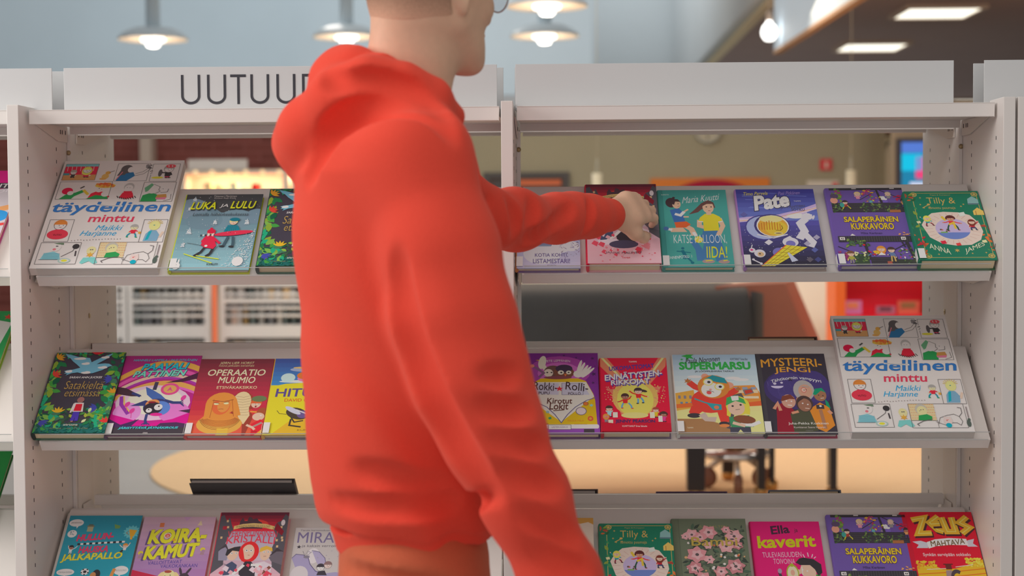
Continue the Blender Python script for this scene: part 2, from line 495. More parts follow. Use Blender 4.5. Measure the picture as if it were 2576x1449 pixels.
# ------------------------------------------------------------------ low white bookcases seen under the top row (left)
YL = 7.15
lw = M((182, 181, 180), .52, .4, .3, tag='paint')
ZY = lambda y: float(at(500, y, YL)[2])
def low_case(pxa, pxb, lab):
    a_ = at(pxa, 800, YL)[0]; b_ = at(pxb, 800, YL)[0]
    t = thing('low_bookcase', (a_, YL, 0), lab, 'bookcase', 'low white bookcases in the hall')
    w = b_ - a_
    ztop = ZY(715)
    for q in (0, w - .03):
        MB().box(q, q + .03, 0, .2, 0, ztop, lw).build('side_panel', t)
    for y0, y1 in ((850, 818), (763, 752), (722, 715)):
        MB().box(.03, w - .03, 0, .2, ZY(y0), ZY(y1), lw).build('shelf', t)
    MB().box(.03, w - .03, 0, .2, .05, .22, lw).build('base', t)
    MB().box(.0, w, .185, .2, .05, ztop, lw).build('back_panel', t)
    for y in (795, 776, 866, 882, 742):
        MB().tube([(.03, .004, ZY(y)), (w - .03, .004, ZY(y))], .009, lw, 8).build('rail', t)
    return t, a_, w
cases = [low_case(284, 318, 'narrow slice of a low white bookcase at the far left opening'), low_case(322, 526, 'low white bookcase with dark spines left of the orange post'), low_case(554, 792, 'low white bookcase with pale spines right of the orange post')]
rng = random.Random(7)
for ci, (t, a_, w) in enumerate(cases):
    for zz, hh in ((ZY(817.5), ZY(766) - ZY(817)), (ZY(751.5), ZY(725) - ZY(751)), (.225, ZY(856) - .225)):
        x = .04
        while x < w - .09:
            bw = rng.uniform(.022, .048)
            dk = rng.random() < (.45 if ci < 2 else .25)
            c = (rng.choice([(92, 104, 104), (80, 92, 92), (110, 110, 108), (136, 114, 76), (104, 106, 110)]) if dk else rng.choice([(168, 166, 162), (196, 170, 130), (178, 160, 150), (172, 170, 166), (140, 140, 138), (176, 174, 172)]))
            b = MB().box(0, bw - .003, 0, .14, 0, hh * rng.uniform(.82, .98), M(c, .6, .6, .2, tag='cloth')).build('shelved_book')
            b.location = (a_ + x, YL + .025, zz)
            one(b, ('spine in the narrow low white bookcase at far left', 'spine in the low white bookcase left of the orange post', 'spine in the low white bookcase right of the orange post')[ci], 'book', ('books in the narrow low case', 'books in the left low case', 'books in the right low case')[ci])
            x += bw + rng.uniform(.0, .03)
a_ = at(533, 800, YL - .1)[0]; b_ = at(546, 800, YL - .1)[0]
t = thing('orange_post', ((a_ + b_) / 2, YL - .1, 0), 'orange post between the two low white bookcases', 'post')
MB().lathe([(0, 0), (.07, 0), (.07, .015), ((b_ - a_) / 2, .02), ((b_ - a_) / 2, .90), (0, .91)], (0, 0, 0), M((214, 96, 58), .6, .5, .3, tag='paint'), 20).build('shaft', t)

# ------------------------------------------------------------------ rug, piano, peach partition, red bookcase
rugm = M((224, 162, 128), .56, .9, .1, 'noise', scale=30, tag='rug')
R = 1.65
pts = [(-.40 + R * math.cos(a), 5.35 + R * math.sin(a)) for a in np.linspace(math.pi / 2, 3 * math.pi / 2, 33)] + [(4.6, 5.35 - R), (4.6, 5.35 + R)]
tag(MB().prism(pts, lambda p, q, d: (p, q, d), 0, .012, rugm).build('rug'), 'large peach orange rug with a rounded end on the pale floor', 'rug')
YP = 4.02
pt = thing('grand_piano', (at(1600, 800, YP)[0], YP, 0), 'grand piano on dark legs under a dark cloth', 'piano')
px = pt.location.x
pz = at(1700, 733, YP)[2]
xa, xb = at(1180, 800, YP)[0] - px, at(1884, 800, YP)[0] - px
wood = M((150, 92, 74), .6, .35, .4, 'noise', scale=4, tag='wood')
blk = M((54, 47, 47), .8, .3, .4, tag='lacquer')
# body outline in plan: straight keyboard side toward the hall shelf, curved tail to the right
body = [(xa + .03, .06), (xb - .02, .06), (xb + .08, .25), (xb + .06, .55), (xb - .1, .76), (xa + .03, .78)]
MB().prism(body, lambda p, q, d: (p, q, d), pz - .36, pz - .03, wood).build('case', pt)
MB().prism([(xb - .02, .05), (xb + .34, .36), (xb + .44, .72), (xb + .28, .76), (xb + .12, .44)], lambda p, q, d: (p + (pz - d) * .42 - .12, q, d), pz - .40, pz + .02, wood).build('lid_flap', pt)
for lx, ly, wtop, lab in ((1750, .12, .050, 0), (1831, .66, .034, 0), (1914, .16, .021, 0), (1941, .34, .013, 0), (2094, .14, .020, 0)):
    d = YP + ly
    tx = at(lx, 1190, d)[0] - px
    MB().prism([(tx - wtop * .8, .05), (tx + wtop * .8, .05), (tx + wtop, pz - .36), (tx - wtop, pz - .36)], lambda p, q, dd: (p, dd, q), ly - .03, ly + .05, blk).build('leg', pt)
    MB().lathe([(0, 0), (.022, 0), (.03, .012), (.03, .04), (.018, .055), (0, .055)], (tx, ly, 0.012), M((170, 128, 76), .6, .25, .5, metal=.6, tag='brass'), 16).build('caster', pt)
# cloth over the piano
cl = MB()
cm = M((70, 68, 67), .62, .85, .15, 'fabric', .3, 40, tag='cloth')
nx, nz = 44, 12
vs, fs = [], []
prof = [(.74, .012), (.4, .012), (.10, .012), (.03, .0), (-.0, -.03)] + [(-.012 - .004 * j, -.03 - .042 * j) for j in range(1, 8)]
for i in range(nx + 1):
    s = i / nx
    X = xa + (xb - xa) * s
    for j, (yy, zz) in enumerate(prof):
        fold = 0 if j < 4 else (.018 * math.sin(9 * s + .5) + .012 * math.sin(23 * s + j * .12)) * (j - 3) / 8
        vs.append((X + (.0 if s < .98 else .02 * max(0, j - 3) / 8), yy - fold - (.012 if j > 3 else 0), pz + zz))
n = len(prof)
for i in range(nx):
    for j in range(n - 1):
        fs.append((i * n + j, i * n + j + 1, (i + 1) * n + j + 1, (i + 1) * n + j))
cl.add(vs, fs, cm, True)
# side drape round the right-hand end
vs, fs = [], []
for i in range(9):
    s = i / 8
    for j in range(8):
        vs.append((xb + .012 + s * .17 + .02 * math.sin(7 * s), .0 + s * .42, pz + .0 - s * .06 - .05 * j * (1 - .15 * s)))
for i in range(8):
    for j in range(7):
        fs.append((i * 8 + j, i * 8 + j + 1, (i + 1) * 8 + j + 1, (i + 1) * 8 + j))
cl.add(vs, fs, cm, True)
o = cl.build('piano_cloth')
sd = o.modifiers.new('thick', 'SOLIDIFY'); sd.thickness = .006
o.location = (px, YP, 0)
tag(o, 'dark grey cloth draped over the grand piano', 'cloth')
# chrome wheeled dolly under the piano
c = at(1850, 1205, YP + .35)
t = thing('wheeled_dolly', (c[0], YP + .35, .012), 'small chrome wheeled dolly on the rug under the piano', 'dolly')
chrome = M((190, 186, 184), .6, .2, .6, metal=.7, tag='chrome')
z = .16
MB().lathe([(0, z), (.16, z), (.165, z + .01), (.165, z + .03), (0, z + .034)], (0, 0, 0), chrome, 32).build('deck', t)
MB().lathe([(0, z + .034), (.05, z + .034), (.05, z + .10), (0, z + .10)], (0, 0, 0), M((150, 110, 70), .6, .3, .5, metal=.5, tag='brass'), 20).build('hub', t)
for k in range(3):
    a = k * 2.094 + .5
    cx, cy = .15 * math.cos(a), .15 * math.sin(a)
    MB().tube([(cx * .3, cy * .3, z), (cx, cy, .09)], .014, chrome, 10).build('arm', t)
    MB().lathe([(0, -.018), (.04, -.018), (.05, -.01), (.05, .01), (.04, .018), (0, .018)], (cx, cy, .05), M((120, 82, 66), .6, .5, .3, tag='rubber'), 20, (math.sin(a), -math.cos(a), 0)).build('wheel', t)
# peach partition behind the piano
a_ = at(1930, 800, 7.2)[0]
structure(bx('partition', (a_ - 2.2, at(2150, 800, 7.2)[0], 7.2, 7.3, 0, 1.08), M((200, 184, 172), .52, .8, .2, 'noise', scale=2, tag='plaster')))
# red bookcase
YR = 6.5
x0, x1, z0, z1 = flat(2080, 640, 2330, 800, YR)
t = thing('red_bookcase', (x0, YR, .0125), 'red bookcase with an orange edge and face-out books behind the right bay', 'bookcase')
w = x1 - x0
red = M((214, 26, 40), .36, .5, .3, tag='paint')
ora = M((240, 86, 36), .55, .5, .3, tag='paint')
MB().box(0, .06, -.3, .02, 0, z1, ora).build('side_panel', t)
MB().box(w, w + .05, -.3, .02, 0, z1, ora).build('side_panel', t)
MB().box(.06, w, -.0, .03, 0, z1, red).build('back_panel', t)
zs = at(2200, 796, YR - .15)[2]
for zz in (zs - .03, zs - .38, z1 - .03):
    MB().box(.06, w, -.3, -.0, zz, zz + .03, red).build('shelf', t)
for k, (pa, pb, pt_, c1, c2) in enumerate(((2122, 2168, 756, (176, 120, 170), (230, 130, 90)), (2204, 2252, 770, (150, 100, 120), (90, 60, 70)), (2258, 2314, 757, (176, 92, 72), (120, 96, 60)))):
    xx0, xx1 = at(pa, 780, YR - .12)[0], at(pb, 780, YR - .12)[0]
    zt = at(2200, pt_, YR - .12)[2]
    b = thing('face_out_book', (xx0, YR - .12, zs), ('small purple and orange book face-out at the left of the red shelf', 'small dark mauve book lying low in the middle of the red shelf', 'small rust brown book face-out at the right of the red shelf')[k], 'book', 'face-out books on the red shelf')
    MB().box(0, xx1 - xx0, 0, .02, 0, zt - zs, M(c1, .55, .5, .3, tag='print')).build('cover', b)
    MB().box(.02, (xx1 - xx0) * .8, -.003, 0, (zt - zs) * .5, (zt - zs) * .9, M(c2, .55, .5, .3, tag='print')).build('cover_picture', b)
# ------------------------------------------------------------------ double sided steel shelving
steel = M((176, 171, 168), .515, .38, .4, 'noise', scale=1.5, tag='steel')
steel2 = M((173, 166, 160), .505, .42, .35, tag='steel')
holem = M((58, 54, 56), .6, .8, .1, tag='hole')
screwm = M((150, 132, 100), .6, .3, .5, metal=.5, tag='screw')
acry = clear_mat('clear_acrylic', (.985, .99, .99), .055)
acry_e = M((150, 150, 150), .6, .2, .6, tag='acrylic_edge')
BACKZ = (1.371, 1.021, .669)
LIPZ = (1.1895, .8480, .4955)
SY = .045
SAr = [math.atan2(b_ - l_, .205) for b_, l_ in zip(BACKZ, LIPZ)]
SUr = [np.array([0, math.cos(a_), math.sin(a_)]) for a_ in SAr]     # up the slope of each row
SNr = [np.array([0, -math.sin(a_), math.cos(a_)]) for a_ in SAr]    # out of the slope
ZTOP = 1.539

def side_panel(parent, x0, x1, face, tall=ZTOP):
    """uprights of the front and the rear unit; face = +1 / -1 for the side that carries the holes, 0 for both"""
    m = MB().box(x0, x1, 0, .326, .0, tall, steel)
    p = m.build('side_panel', parent, .0012)
    h = MB()
    for fx, sgn in ((x1, 1), (x0, -1)):
        if face and sgn != face:
            continue
        for yy in (.052, .243):
            zz = .10
            while zz < 1.48:
                h.box(min(fx, fx + sgn * .0004), max(fx, fx + sgn * .0004), yy - .0016, yy + .0016, zz - .0038, zz + .0038, holem)
                zz += .0272
    h.build('hole_row', p)
    return p

def display_shelf(parent, x0, x1, row, rear=False):
    lz, bz = LIPZ[row], BACKZ[row]
    SA, SU, SN = SAr[row], SUr[row], SNr[row]
    sa, ca = math.sin(SA) * .026, math.cos(SA) * .026
    prof = [(SY + sa, lz - ca), (SY, lz), (.250, bz), (.266, bz), (.266, bz - .022), (.263, bz - .022), (.263, bz - .004), (.2505, bz - .004), (SY + .006, lz - .002), (SY + sa + .003, lz - ca + .002)]
    fy = (lambda y: .70 - y) if rear else (lambda y: y)
    s = MB().prism(prof, lambda p, q, d: (d, fy(p), q), x0 + .016, x1 - .010, steel).build('display_shelf', parent, .0008)
    for xx in (x0 + .006, x1 - .008):                # end brackets under the slope
        MB().prism([(SY + .02, lz - .012), (.262, bz - .010), (.326, bz - .01), (.326, lz - .03), (.2, lz - .03)], lambda p, q, d: (d, fy(p), q), xx, xx + .002, steel2).build('end_bracket', s)
    if not rear:
        a = MB()
        n2 = SN * .021
        y0, z0 = SY + .0004, lz + .0004
        t = SU * .0018
        qs = [(y0, z0), (y0 + t[1], z0 + t[2]), (y0 + t[1] + n2[1], z0 + t[2] + n2[2]), (y0 + n2[1], z0 + n2[2])]
        a.prism(qs, lambda p, q, d: (d, p, q), x0 + .020, x1 - .014, acry)
        e = .0007                                     # the polished edge that catches the light
        q2 = [(y0 + n2[1] + SN[1] * e * k + t[1] * j, z0 + n2[2] + SN[2] * e * k + t[2] * j) for k, j in ((0, 0), (0, 1), (1, 1), (1, 0))]
        a.prism(q2, lambda p, q, d: (d, p, q), x0 + .020, x1 - .014, acry_e)
        a.box(x0 + .020, x1 - .014, SY - .0008, SY + .0003, lz - .0008, lz + .0002, acry_e)
        a.build('book_stop', s)
    return s

def top_board(parent, x0, x1, rear=False):
    fy = (lambda y: .70 - y) if rear else (lambda y: y)
    prof = [(.045, 1.503), (.045, 1.5305), (.322, 1.5305), (.322, 1.497), (.319, 1.497), (.319, 1.512), (.060, 1.512), (.060, 1.503)]
    b = MB().prism(prof, lambda p, q, d: (d, fy(p), q), x0 + .008, x1 - .006, steel).build('top_board', parent, .0010)
    for xx in (x0 + .001, x1 - .003):
        MB().prism([(.07, 1.511), (.316, 1.511), (.316, 1.478), (.25, 1.478)], lambda p, q, d: (d, fy(p), q), xx, xx + .002, steel2).build('board_bracket', b)
    for xx, sg in ((x0 + .003, 1), (x1 - .003, -1)):
        kk = MB()
        for yy in (.265, .278, .300):
            kk.box(min(xx, xx + .0005 * sg), max(xx, xx + .0005 * sg), fy(yy) - .002, fy(yy) + .002, 1.494, 1.503, holem)
        kk.build('bracket_slots', b)
    return b

def bay(x0, x1, lab, left_panel=None, right_panel=None, rows=(0, 1, 2)):
    t = thing('shelving_bay', (0, 0, 0), lab, 'bookshelf', 'white steel shelving bays')
    for pn, face in ((left_panel, 1), (right_panel, -1)):
        if pn:
            side_panel(t, pn[0], pn[1], 0 if pn[2] else face)
    for r in rows:
        display_shelf(t, x0, x1, r)
    top_board(t, x0, x1)
    # base plinth out of frame
    MB().box(x0 + .002, x1 - .002, .05, .31, .0, .09, steel).build('plinth', t)
    for sx, px in ((1, x0), (-1, x1)):
        MB().box(min(px + sx * .0006, px + sx * .008), max(px + sx * .0006, px + sx * .008), .318, .326, .09, 1.495, steel).build('corner_strip', t)
        MB().lathe([(0, 0), (.005, 0), (.0055, .001), (.0, .0018)], (px + sx * .004, .318, 1.455), screwm, 14, (0, -1, 0)).build('screw', t)
    return t
def rear_bay(x0, x1, lab, left_panel=None, right_panel=None):
    t = thing('shelving_bay', (0, 0, 0), lab, 'bookshelf', 'white steel shelving bays')
    for pn, face in ((left_panel, 1), (right_panel, -1)):
        if not pn:
            continue
        m = MB().box(pn[0], pn[1], .345, .70, 0, ZTOP, steel).build('side_panel', t, .0012)
        h = MB()
        for fx, sg in ((pn[1], 1), (pn[0], -1)):
            if not pn[2] and sg != face:
                continue
            for yy in (.435, .622):
                zz = .10
                while zz < 1.48:
                    h.box(min(fx, fx + sg * .0004), max(fx, fx + sg * .0004), yy - .0016, yy + .0016, zz - .0038, zz + .0038, holem)
                    zz += .0272
        h.build('hole_row', m)
    for r in (0, 1, 2):
        display_shelf(t, x0, x1, r, True)
    top_board(t, x0, x1, True)
    MB().box(x0 + .002, x1 - .002, .39, .65, 0, .09, steel).build('plinth', t)
    for sg, px in ((1, x0), (-1, x1)):
        a_, b_ = sorted((px + sg * .0008, px + sg * .004))
        MB().box(a_, b_, .347, .465, .10, 1.165, steel2).build('bracket_plate', t)
        MB().lathe([(0, 0), (.006, 0), (.0065, .0012), (.0, .002)], (px + sg * .004, .455, 1.085), screwm, 14, (sg, 0, 0)).build('screw', t)
    return t
PL, PM, PR = (-1.012, -.988, True), (-.012, .012, True), (.988, 1.012, False)
bay(-.988, -.012, 'white steel shelving bay under the lettered sign, left of the person', PL, PM)
bay(.012, .988, 'white steel shelving bay under the blank sign, right of the person', None, PR)
bay(-1.988, -1.012, 'white steel shelving bay cut off by the left edge', (-2.012, -1.988, False), None)
bay(1.041, 2.017, 'white steel shelving bay cut off by the right edge', (1.017, 1.041, False), (2.017, 2.041, False))
rear_bay(-.988, -.012, 'rear shelving bay seen through the gaps of the left bay', PL, PM)
rear_bay(.012, .988, 'rear shelving bay seen through the gaps of the right bay', None, PR)
rear_bay(-1.988, -1.012, 'rear shelving bay behind the bay at the left edge', (-2.012, -1.988, False), None)
# sign boards along the top
sign_m = M((176, 177, 178), .64, .42, .35, tag='sign')
ink = M((52, 52, 58), .6, .5, .3, tag='ink')
def sign(x0, x1, Y, lab, z1=1.6215):
    t = thing('sign_board', (x0, Y, 1.5305), lab, 'sign', 'sign boards on the shelf tops')
    MB().box(0, x1 - x0, 0, .003, .0, z1 - 1.5305, sign_m).build('board', t, .0006)
    MB().box(0.02, x1 - x0 - .02, .003, .05, .0, .0015, sign_m).build('foot', t)
    return t
sb = sign(-.925, -.023, .10, 'white sign board with thin dark capital letters above the left bay')
sign(-.918, -.012, .17, 'plain white board standing right behind the lettered sign')
sign(.015, .914, .10, 'long blank white sign board above the right bay')
sign(.012, .900, .17, 'plain white board hidden behind the long blank sign')
sign(-1.86, -.950, .10, 'blank white sign board at the top left corner')
sign(-1.85, -.943, .17, 'white board peeking out behind the blank sign at the top left')
sign(.976, 1.9, .10, 'blank white sign board at the top right corner')
sign(.972, 1.9, .17, 'white board peeking out behind the blank sign at the top right')

def stroke(mb, path, w, fn, mat, closed=False):
    P = [np.array(p, float) for p in path]
    L, Rr = [], []
    n = len(P)
    for i in range(n):
        if closed:
            d0, d1 = P[i] - P[i - 1], P[(i + 1) % n] - P[i]
        else:
            d0 = P[i] - P[i - 1] if i else P[1] - P[0]
            d1 = P[i + 1] - P[i] if i < n - 1 else P[-1] - P[-2]
        a = d0 / (np.linalg.norm(d0) + 1e-9)
        b = d1 / (np.linalg.norm(d1) + 1e-9)
        t = a + b
        t = t / (np.linalg.norm(t) + 1e-9)
        nn = np.array([-t[1], t[0]])
        k = 1 / max(.5, float(np.dot(nn, np.array([-a[1], a[0]]))))
        L.append(P[i] + nn * w / 2 * k)
        Rr.append(P[i] - nn * w / 2 * k)
    vs = [fn(*p) for p in L] + [fn(*p) for p in Rr]
    fs = [(i, n + i, n + (i + 1) % n, (i + 1) % n) for i in range(n if closed else n - 1)]
    mb.add(vs, fs, mat)
lt = MB()
zb, hh, sw = at(640, 261.5, .10)[2] - 1.5305, .0612, .0054
def lf(p, q):
    return (p, -.0007, zb + q)
X = lambda px: at(px, 225, .10)[0] + .925
def U(pa, pb):
    a, b = X(pa) + sw / 2, X(pb) - sw / 2
    r = (b - a) / 2
    path = [(a, hh), (a, r)] + [((a + b) / 2 - r * math.cos(t), r - (r - sw / 2) * math.sin(t)) for t in np.linspace(.15, math.pi - .15, 17)] + [(b, r), (b, hh)]
    stroke(lt, path, sw, lf, ink)
for pa, pb in ((455.5, 504), (521, 569), (630, 677.5), (695.5, 743.5)):
    U(pa, pb)
stroke(lt, [(X(579.5), hh - sw / 2), (X(619), hh - sw / 2)], sw, lf, ink)
stroke(lt, [(X(600), hh - sw), (X(600), 0)], sw, lf, ink)
dx0, dx1 = X(760), X(822)
rr = hh / 2 - sw / 2
stroke(lt, [(dx0 + sw / 2, sw / 2), (dx0 + sw / 2, hh - sw / 2)] + [(dx1 - rr + rr * math.sin(t), hh / 2 + rr * math.cos(t)) for t in np.linspace(0, math.pi, 21)], sw, lf, ink, True)
ex = X(838)
stroke(lt, [(ex + sw / 2, 0), (ex + sw / 2, hh)], sw, lf, ink)
for q in (sw / 2, hh / 2, hh - sw / 2):
    stroke(lt, [(ex + sw, q), (ex + .033, q)], sw, lf, ink)
tx = X(885)
stroke(lt, [(tx, hh - sw / 2), (tx + .034, hh - sw / 2)], sw, lf, ink)
stroke(lt, [(tx + .017, hh - sw), (tx + .017, 0)], sw, lf, ink)
lt.build('lettering', sb)
# ------------------------------------------------------------------ printed cover pictures
_txt = {}
def glyphs(body, off, shear):
    k = (body, off, shear)
    if k not in _txt:
        cu = bpy.data.curves.new('lettering', 'FONT')
        cu.body = body
        cu.resolution_u = 3
        soft = off > 0 and 'M' in body            # this M cannot be thickened by offsetting: overlay shifted copies
        cu.offset = 0 if soft else off
        cu.shear = shear
        o = bpy.data.objects.new('lettering', cu)
        me = bpy.data.meshes.new_from_object(o)
        v = np.array([p.co[:2] for p in me.vertices]).reshape(-1, 2)
        f = [tuple(p.vertices) for p in me.polygons]
        if soft:
            n = len(v)
            sh_ = [(off * math.cos(i * math.pi / 4), off * math.sin(i * math.pi / 4)) for i in range(8)] + [(0, 0)]
            v = np.concatenate([v + np.array(q) for q in sh_])
            f = [tuple(i + n * k for i in t) for k in range(9) for t in f]
        bpy.data.objects.remove(o)
        bpy.data.curves.remove(cu)
        bpy.data.meshes.remove(me)
        _txt[k] = (v, f, n if soft else len(v))
    return _txt[k]
BLACK, WHITE = (50, 48, 52), (208, 204, 200)
def circ(n=20):
    return [(math.cos(2 * math.pi * i / n), math.sin(2 * math.pi * i / n)) for i in range(n)]
class Art:
    """flat printed shapes on a cover; u runs left to right, v top to bottom, both 0..1"""
    def __init__(s, w, h, z0):
        s.w, s.h, s.z = w, h, z0
        s.mb = MB()
        s.asp = w / h
        s.rough = .42
    def mat(s, c):
        return M(c, None, s.rough, .35, tag='print')
    def put(s, pts, faces, c):
        s.z += 3e-6
        cl = lambda t: min(1, max(0, t))
        s.mb.add([(cl(u) * s.w, (1 - cl(v)) * s.h, s.z) for u, v in pts], faces, s.mat(c))
        return s
    def poly(s, pts, c):
        tri = tessellate_polygon([[Vector((u, -v, 0)) for u, v in pts]])
        return s.put(pts, [tuple(t) for t in tri], c)
    def rect(s, u0, v0, u1, v1, c):
        return s.put([(u0, v0), (u0, v1), (u1, v1), (u1, v0)], [(0, 1, 2, 3)], c)
    def grad(s, v0, v1, c0, c1, n=10, u0=0, u1=1):
        for i in range(n):
            t = i / (n - 1)
            s.rect(u0, v0 + (v1 - v0) * i / n, u1, v0 + (v1 - v0) * (i + 1) / n, tuple(int(a + (b - a) * t) for a, b in zip(c0, c1)))
        return s
    def ell(s, u, v, ru, rv, c, rot=0, n=20):
        cr, sr = math.cos(rot), math.sin(rot)
        a = s.asp
        return s.put([(u + ru * x * cr - rv / a * y * sr, v + ru * a * x * sr + rv * y * cr) for x, y in circ(n)], [tuple(range(n))[::-1]], c)
    def dot(s, u, v, r, c, n=12):
        return s.ell(u, v, r, r * s.asp, c, 0, n)
    def line(s, pts, wd, c):
        s.z += 3e-6
        z = s.z
        stroke(s.mb, [(u * s.w, (1 - v) * s.h) for u, v in pts], wd * s.w, lambda p, q: (min(s.w, max(0, p)), min(s.h, max(0, q)), z), s.mat(c))
        return s
    def frame(s, u0, v0, u1, v1, wd, c):
        return s.line([(u0, v0), (u1, v0)], wd, c).line([(u1, v0), (u1, v1)], wd, c).line([(u1, v1), (u0, v1)], wd, c).line([(u0, v1), (u0, v0)], wd, c)
    def text(s, body, u, v, wd, ht, c, bold=.0, shear=0, out=None, arc=0, slope=0, sh=None):
        """centred on u, v, fitted to wd x ht; out = (extra, colour) outline; sh = (du, dv, colour) drop shade"""
        vb, f, nb_ = glyphs(body, bold, shear)
        lo, hi = vb.min(0), vb.max(0)
        def place(vv, du=0, dv=0):
            t = (vv - lo) / (hi - lo) - .5
            return [(u + du + x * wd, v + dv - y * ht + arc * (2 * x) ** 2 + slope * x) for x, y in t]
        def em(pts, ff, col):
            s.z += 3e-6
            s.mb.add([(min(1, max(0, a)) * s.w, (1 - min(1, max(0, b))) * s.h, s.z + 1e-6 * (i // nb_)) for i, (a, b) in enumerate(pts)], ff, s.mat(col))
            if nb_ < len(pts):
                s.z += 8e-6
        if sh:
            em(place(vb, sh[0], sh[1]), f, sh[2])
        if out:
            v2, f2, nb_ = glyphs(body, bold + out[0], shear)
            em(place(v2), f2, out[1])
        em(place(vb), f, c)
        return s
    def star(s, u, v, r, c, n=5, inner=.42, rot=0.):
        pts = []
        for i in range(2 * n):
            a = rot - math.pi / 2 + math.pi * i / n
            q = r if i % 2 == 0 else r * inner
            pts.append((u + q * math.cos(a), v + q * math.sin(a) * s.asp))
        return s.poly(pts, c)
    def leaf(s, u, v, ln, ang, c, fat=.36, vein=None):
        ca, sa = math.cos(ang), math.sin(ang)
        prof = [(0, 0), (.18, .6), (.42, 1), (.7, .72), (1, 0), (.7, -.72), (.42, -1), (.18, -.6)]
        s.put([(u + ln * (p * ca - q * fat * .5 * sa), v + ln * (p * sa + q * fat * .5 * ca) * s.asp) for p, q in prof], [tuple(range(8))], c)
        if vein:
            s.line([(u, v), (u + ln * .9 * ca, v + ln * .9 * sa * s.asp)], .006, vein)
        return s
    def flower(s, u, v, r, c, mid, n=6, fat=.75):
        for i in range(n):
            s.leaf(u, v, r, 2 * math.pi * i / n + u * 9, c, fat)
        return s.dot(u, v, r * .28, mid)
    def head(s, u, v, r, skin, hair, style='short', look=1, eyes=True):
        a = s.asp
        if style == 'long':
            s.ell(u, v + r * .35 * a, r * 1.22, r * 1.5 * a, hair)
        elif style == 'tail':
            s.ell(u - look * r * 1.3, v - r * .1 * a, r * 1.0, r * .42 * a, hair, .3)
            s.ell(u, v - r * .15 * a, r * 1.12, r * 1.1 * a, hair)
        elif style == 'curly':
            for i in range(9):
                t = math.pi + math.pi * i / 8
                s.dot(u + r * .95 * math.cos(t), v + r * .95 * math.sin(t) * a, r * .42, hair)
        else:
            s.ell(u, v - r * .18 * a, r * 1.08, r * 1.08 * a, hair)
        pale = min(skin) > 165
        if pale:
            s.ell(u, v + r * .08 * a, r * 1.0, r * 1.06 * a, (96, 92, 94))
        s.ell(u, v + r * .08 * a, r * .92, r * .98 * a, skin)
        if style != 'bald':
            s.put([(u + r * .95 * math.cos(t), v + (r * .05 + r * 1.0 * math.sin(t)) * a) for t in np.linspace(math.pi * 1.05, math.pi * 1.95, 12)], [tuple(range(12))], hair)
        if eyes:
            for d in (-.34, .34):
                if not pale:
                    s.dot(u + r * (d + .12 * look), v + r * .1 * a, r * .15, WHITE, 8)
                s.dot(u + r * (d + .17 * look), v + r * .1 * a, r * .09, BLACK, 8)
            s.line([(u + r * (.12 * look - .2), v + r * .52 * a), (u + r * .12 * look, v + r * .6 * a), (u + r * (.12 * look + .2), v + r * .52 * a)], r * .09, (130, 60, 60))
        return s
    def kid(s, u, v, sc, skin, hair, top, bottom, style='short', look=1, arms=((-.9, .9), (.9, .9)), legs=((-.35, 3.2), (.35, 3.2)), shoe=BLACK, skirt=False, bare=False):
        """head at u, v; sc = head radius in cover widths; limb ends in head radii"""
        a = s.asp
        q = lambda x, y: (u + x * sc, v + y * sc * a)
        for lx, ly in legs:
            s.line([q(lx * .5, 2.3), q(lx * .9, (2.3 + ly) / 2), q(lx, ly)], sc * .42, skin if bare else bottom)
            s.ell(*q(lx + .14 * look, ly), sc * .34, sc * .17 * a, shoe)
        if skirt:
            s.poly([q(-.5, 1.9), q(.5, 1.9), q(.85, 2.9), q(-.85, 2.9)], bottom)
        s.poly([q(-.42, .85), q(.42, .85), q(.66, 1.3), q(.58, 2.4), q(-.58, 2.4), q(-.66, 1.3)], top)
        for ax, ay in arms:
            sg = 1 if ax > 0 else -1
            s.line([q(.5 * sg, 1.15), q((.5 * sg + ax) / 2 + .12 * sg, (1.15 + ay) / 2 + .2), q(ax, ay)], sc * .34, top)
            s.dot(*q(ax, ay), sc * .22, skin)
        return s.head(u, v, sc, skin, hair, style, look)
    def scatter(s, n, seed, u0, v0, u1, v1, r0, r1, cols):
        g = random.Random(seed)
        for _ in range(n):
            s.dot(g.uniform(u0, u1), g.uniform(v0, v1), g.uniform(r0, r1), g.choice(cols), 7)
        return s
    def foliage(s, n, seed, u0, v0, u1, v1, l0, l1, cols, fat=.5):
        g = random.Random(seed)
        for _ in range(n):
            s.leaf(g.uniform(u0, u1), g.uniform(v0, v1), g.uniform(l0, l1), g.uniform(0, 6.28), g.choice(cols), fat)
        return s
SKIN, SKIN2, SKIN3 = (214, 168, 148), (150, 100, 80), (184, 130, 104)

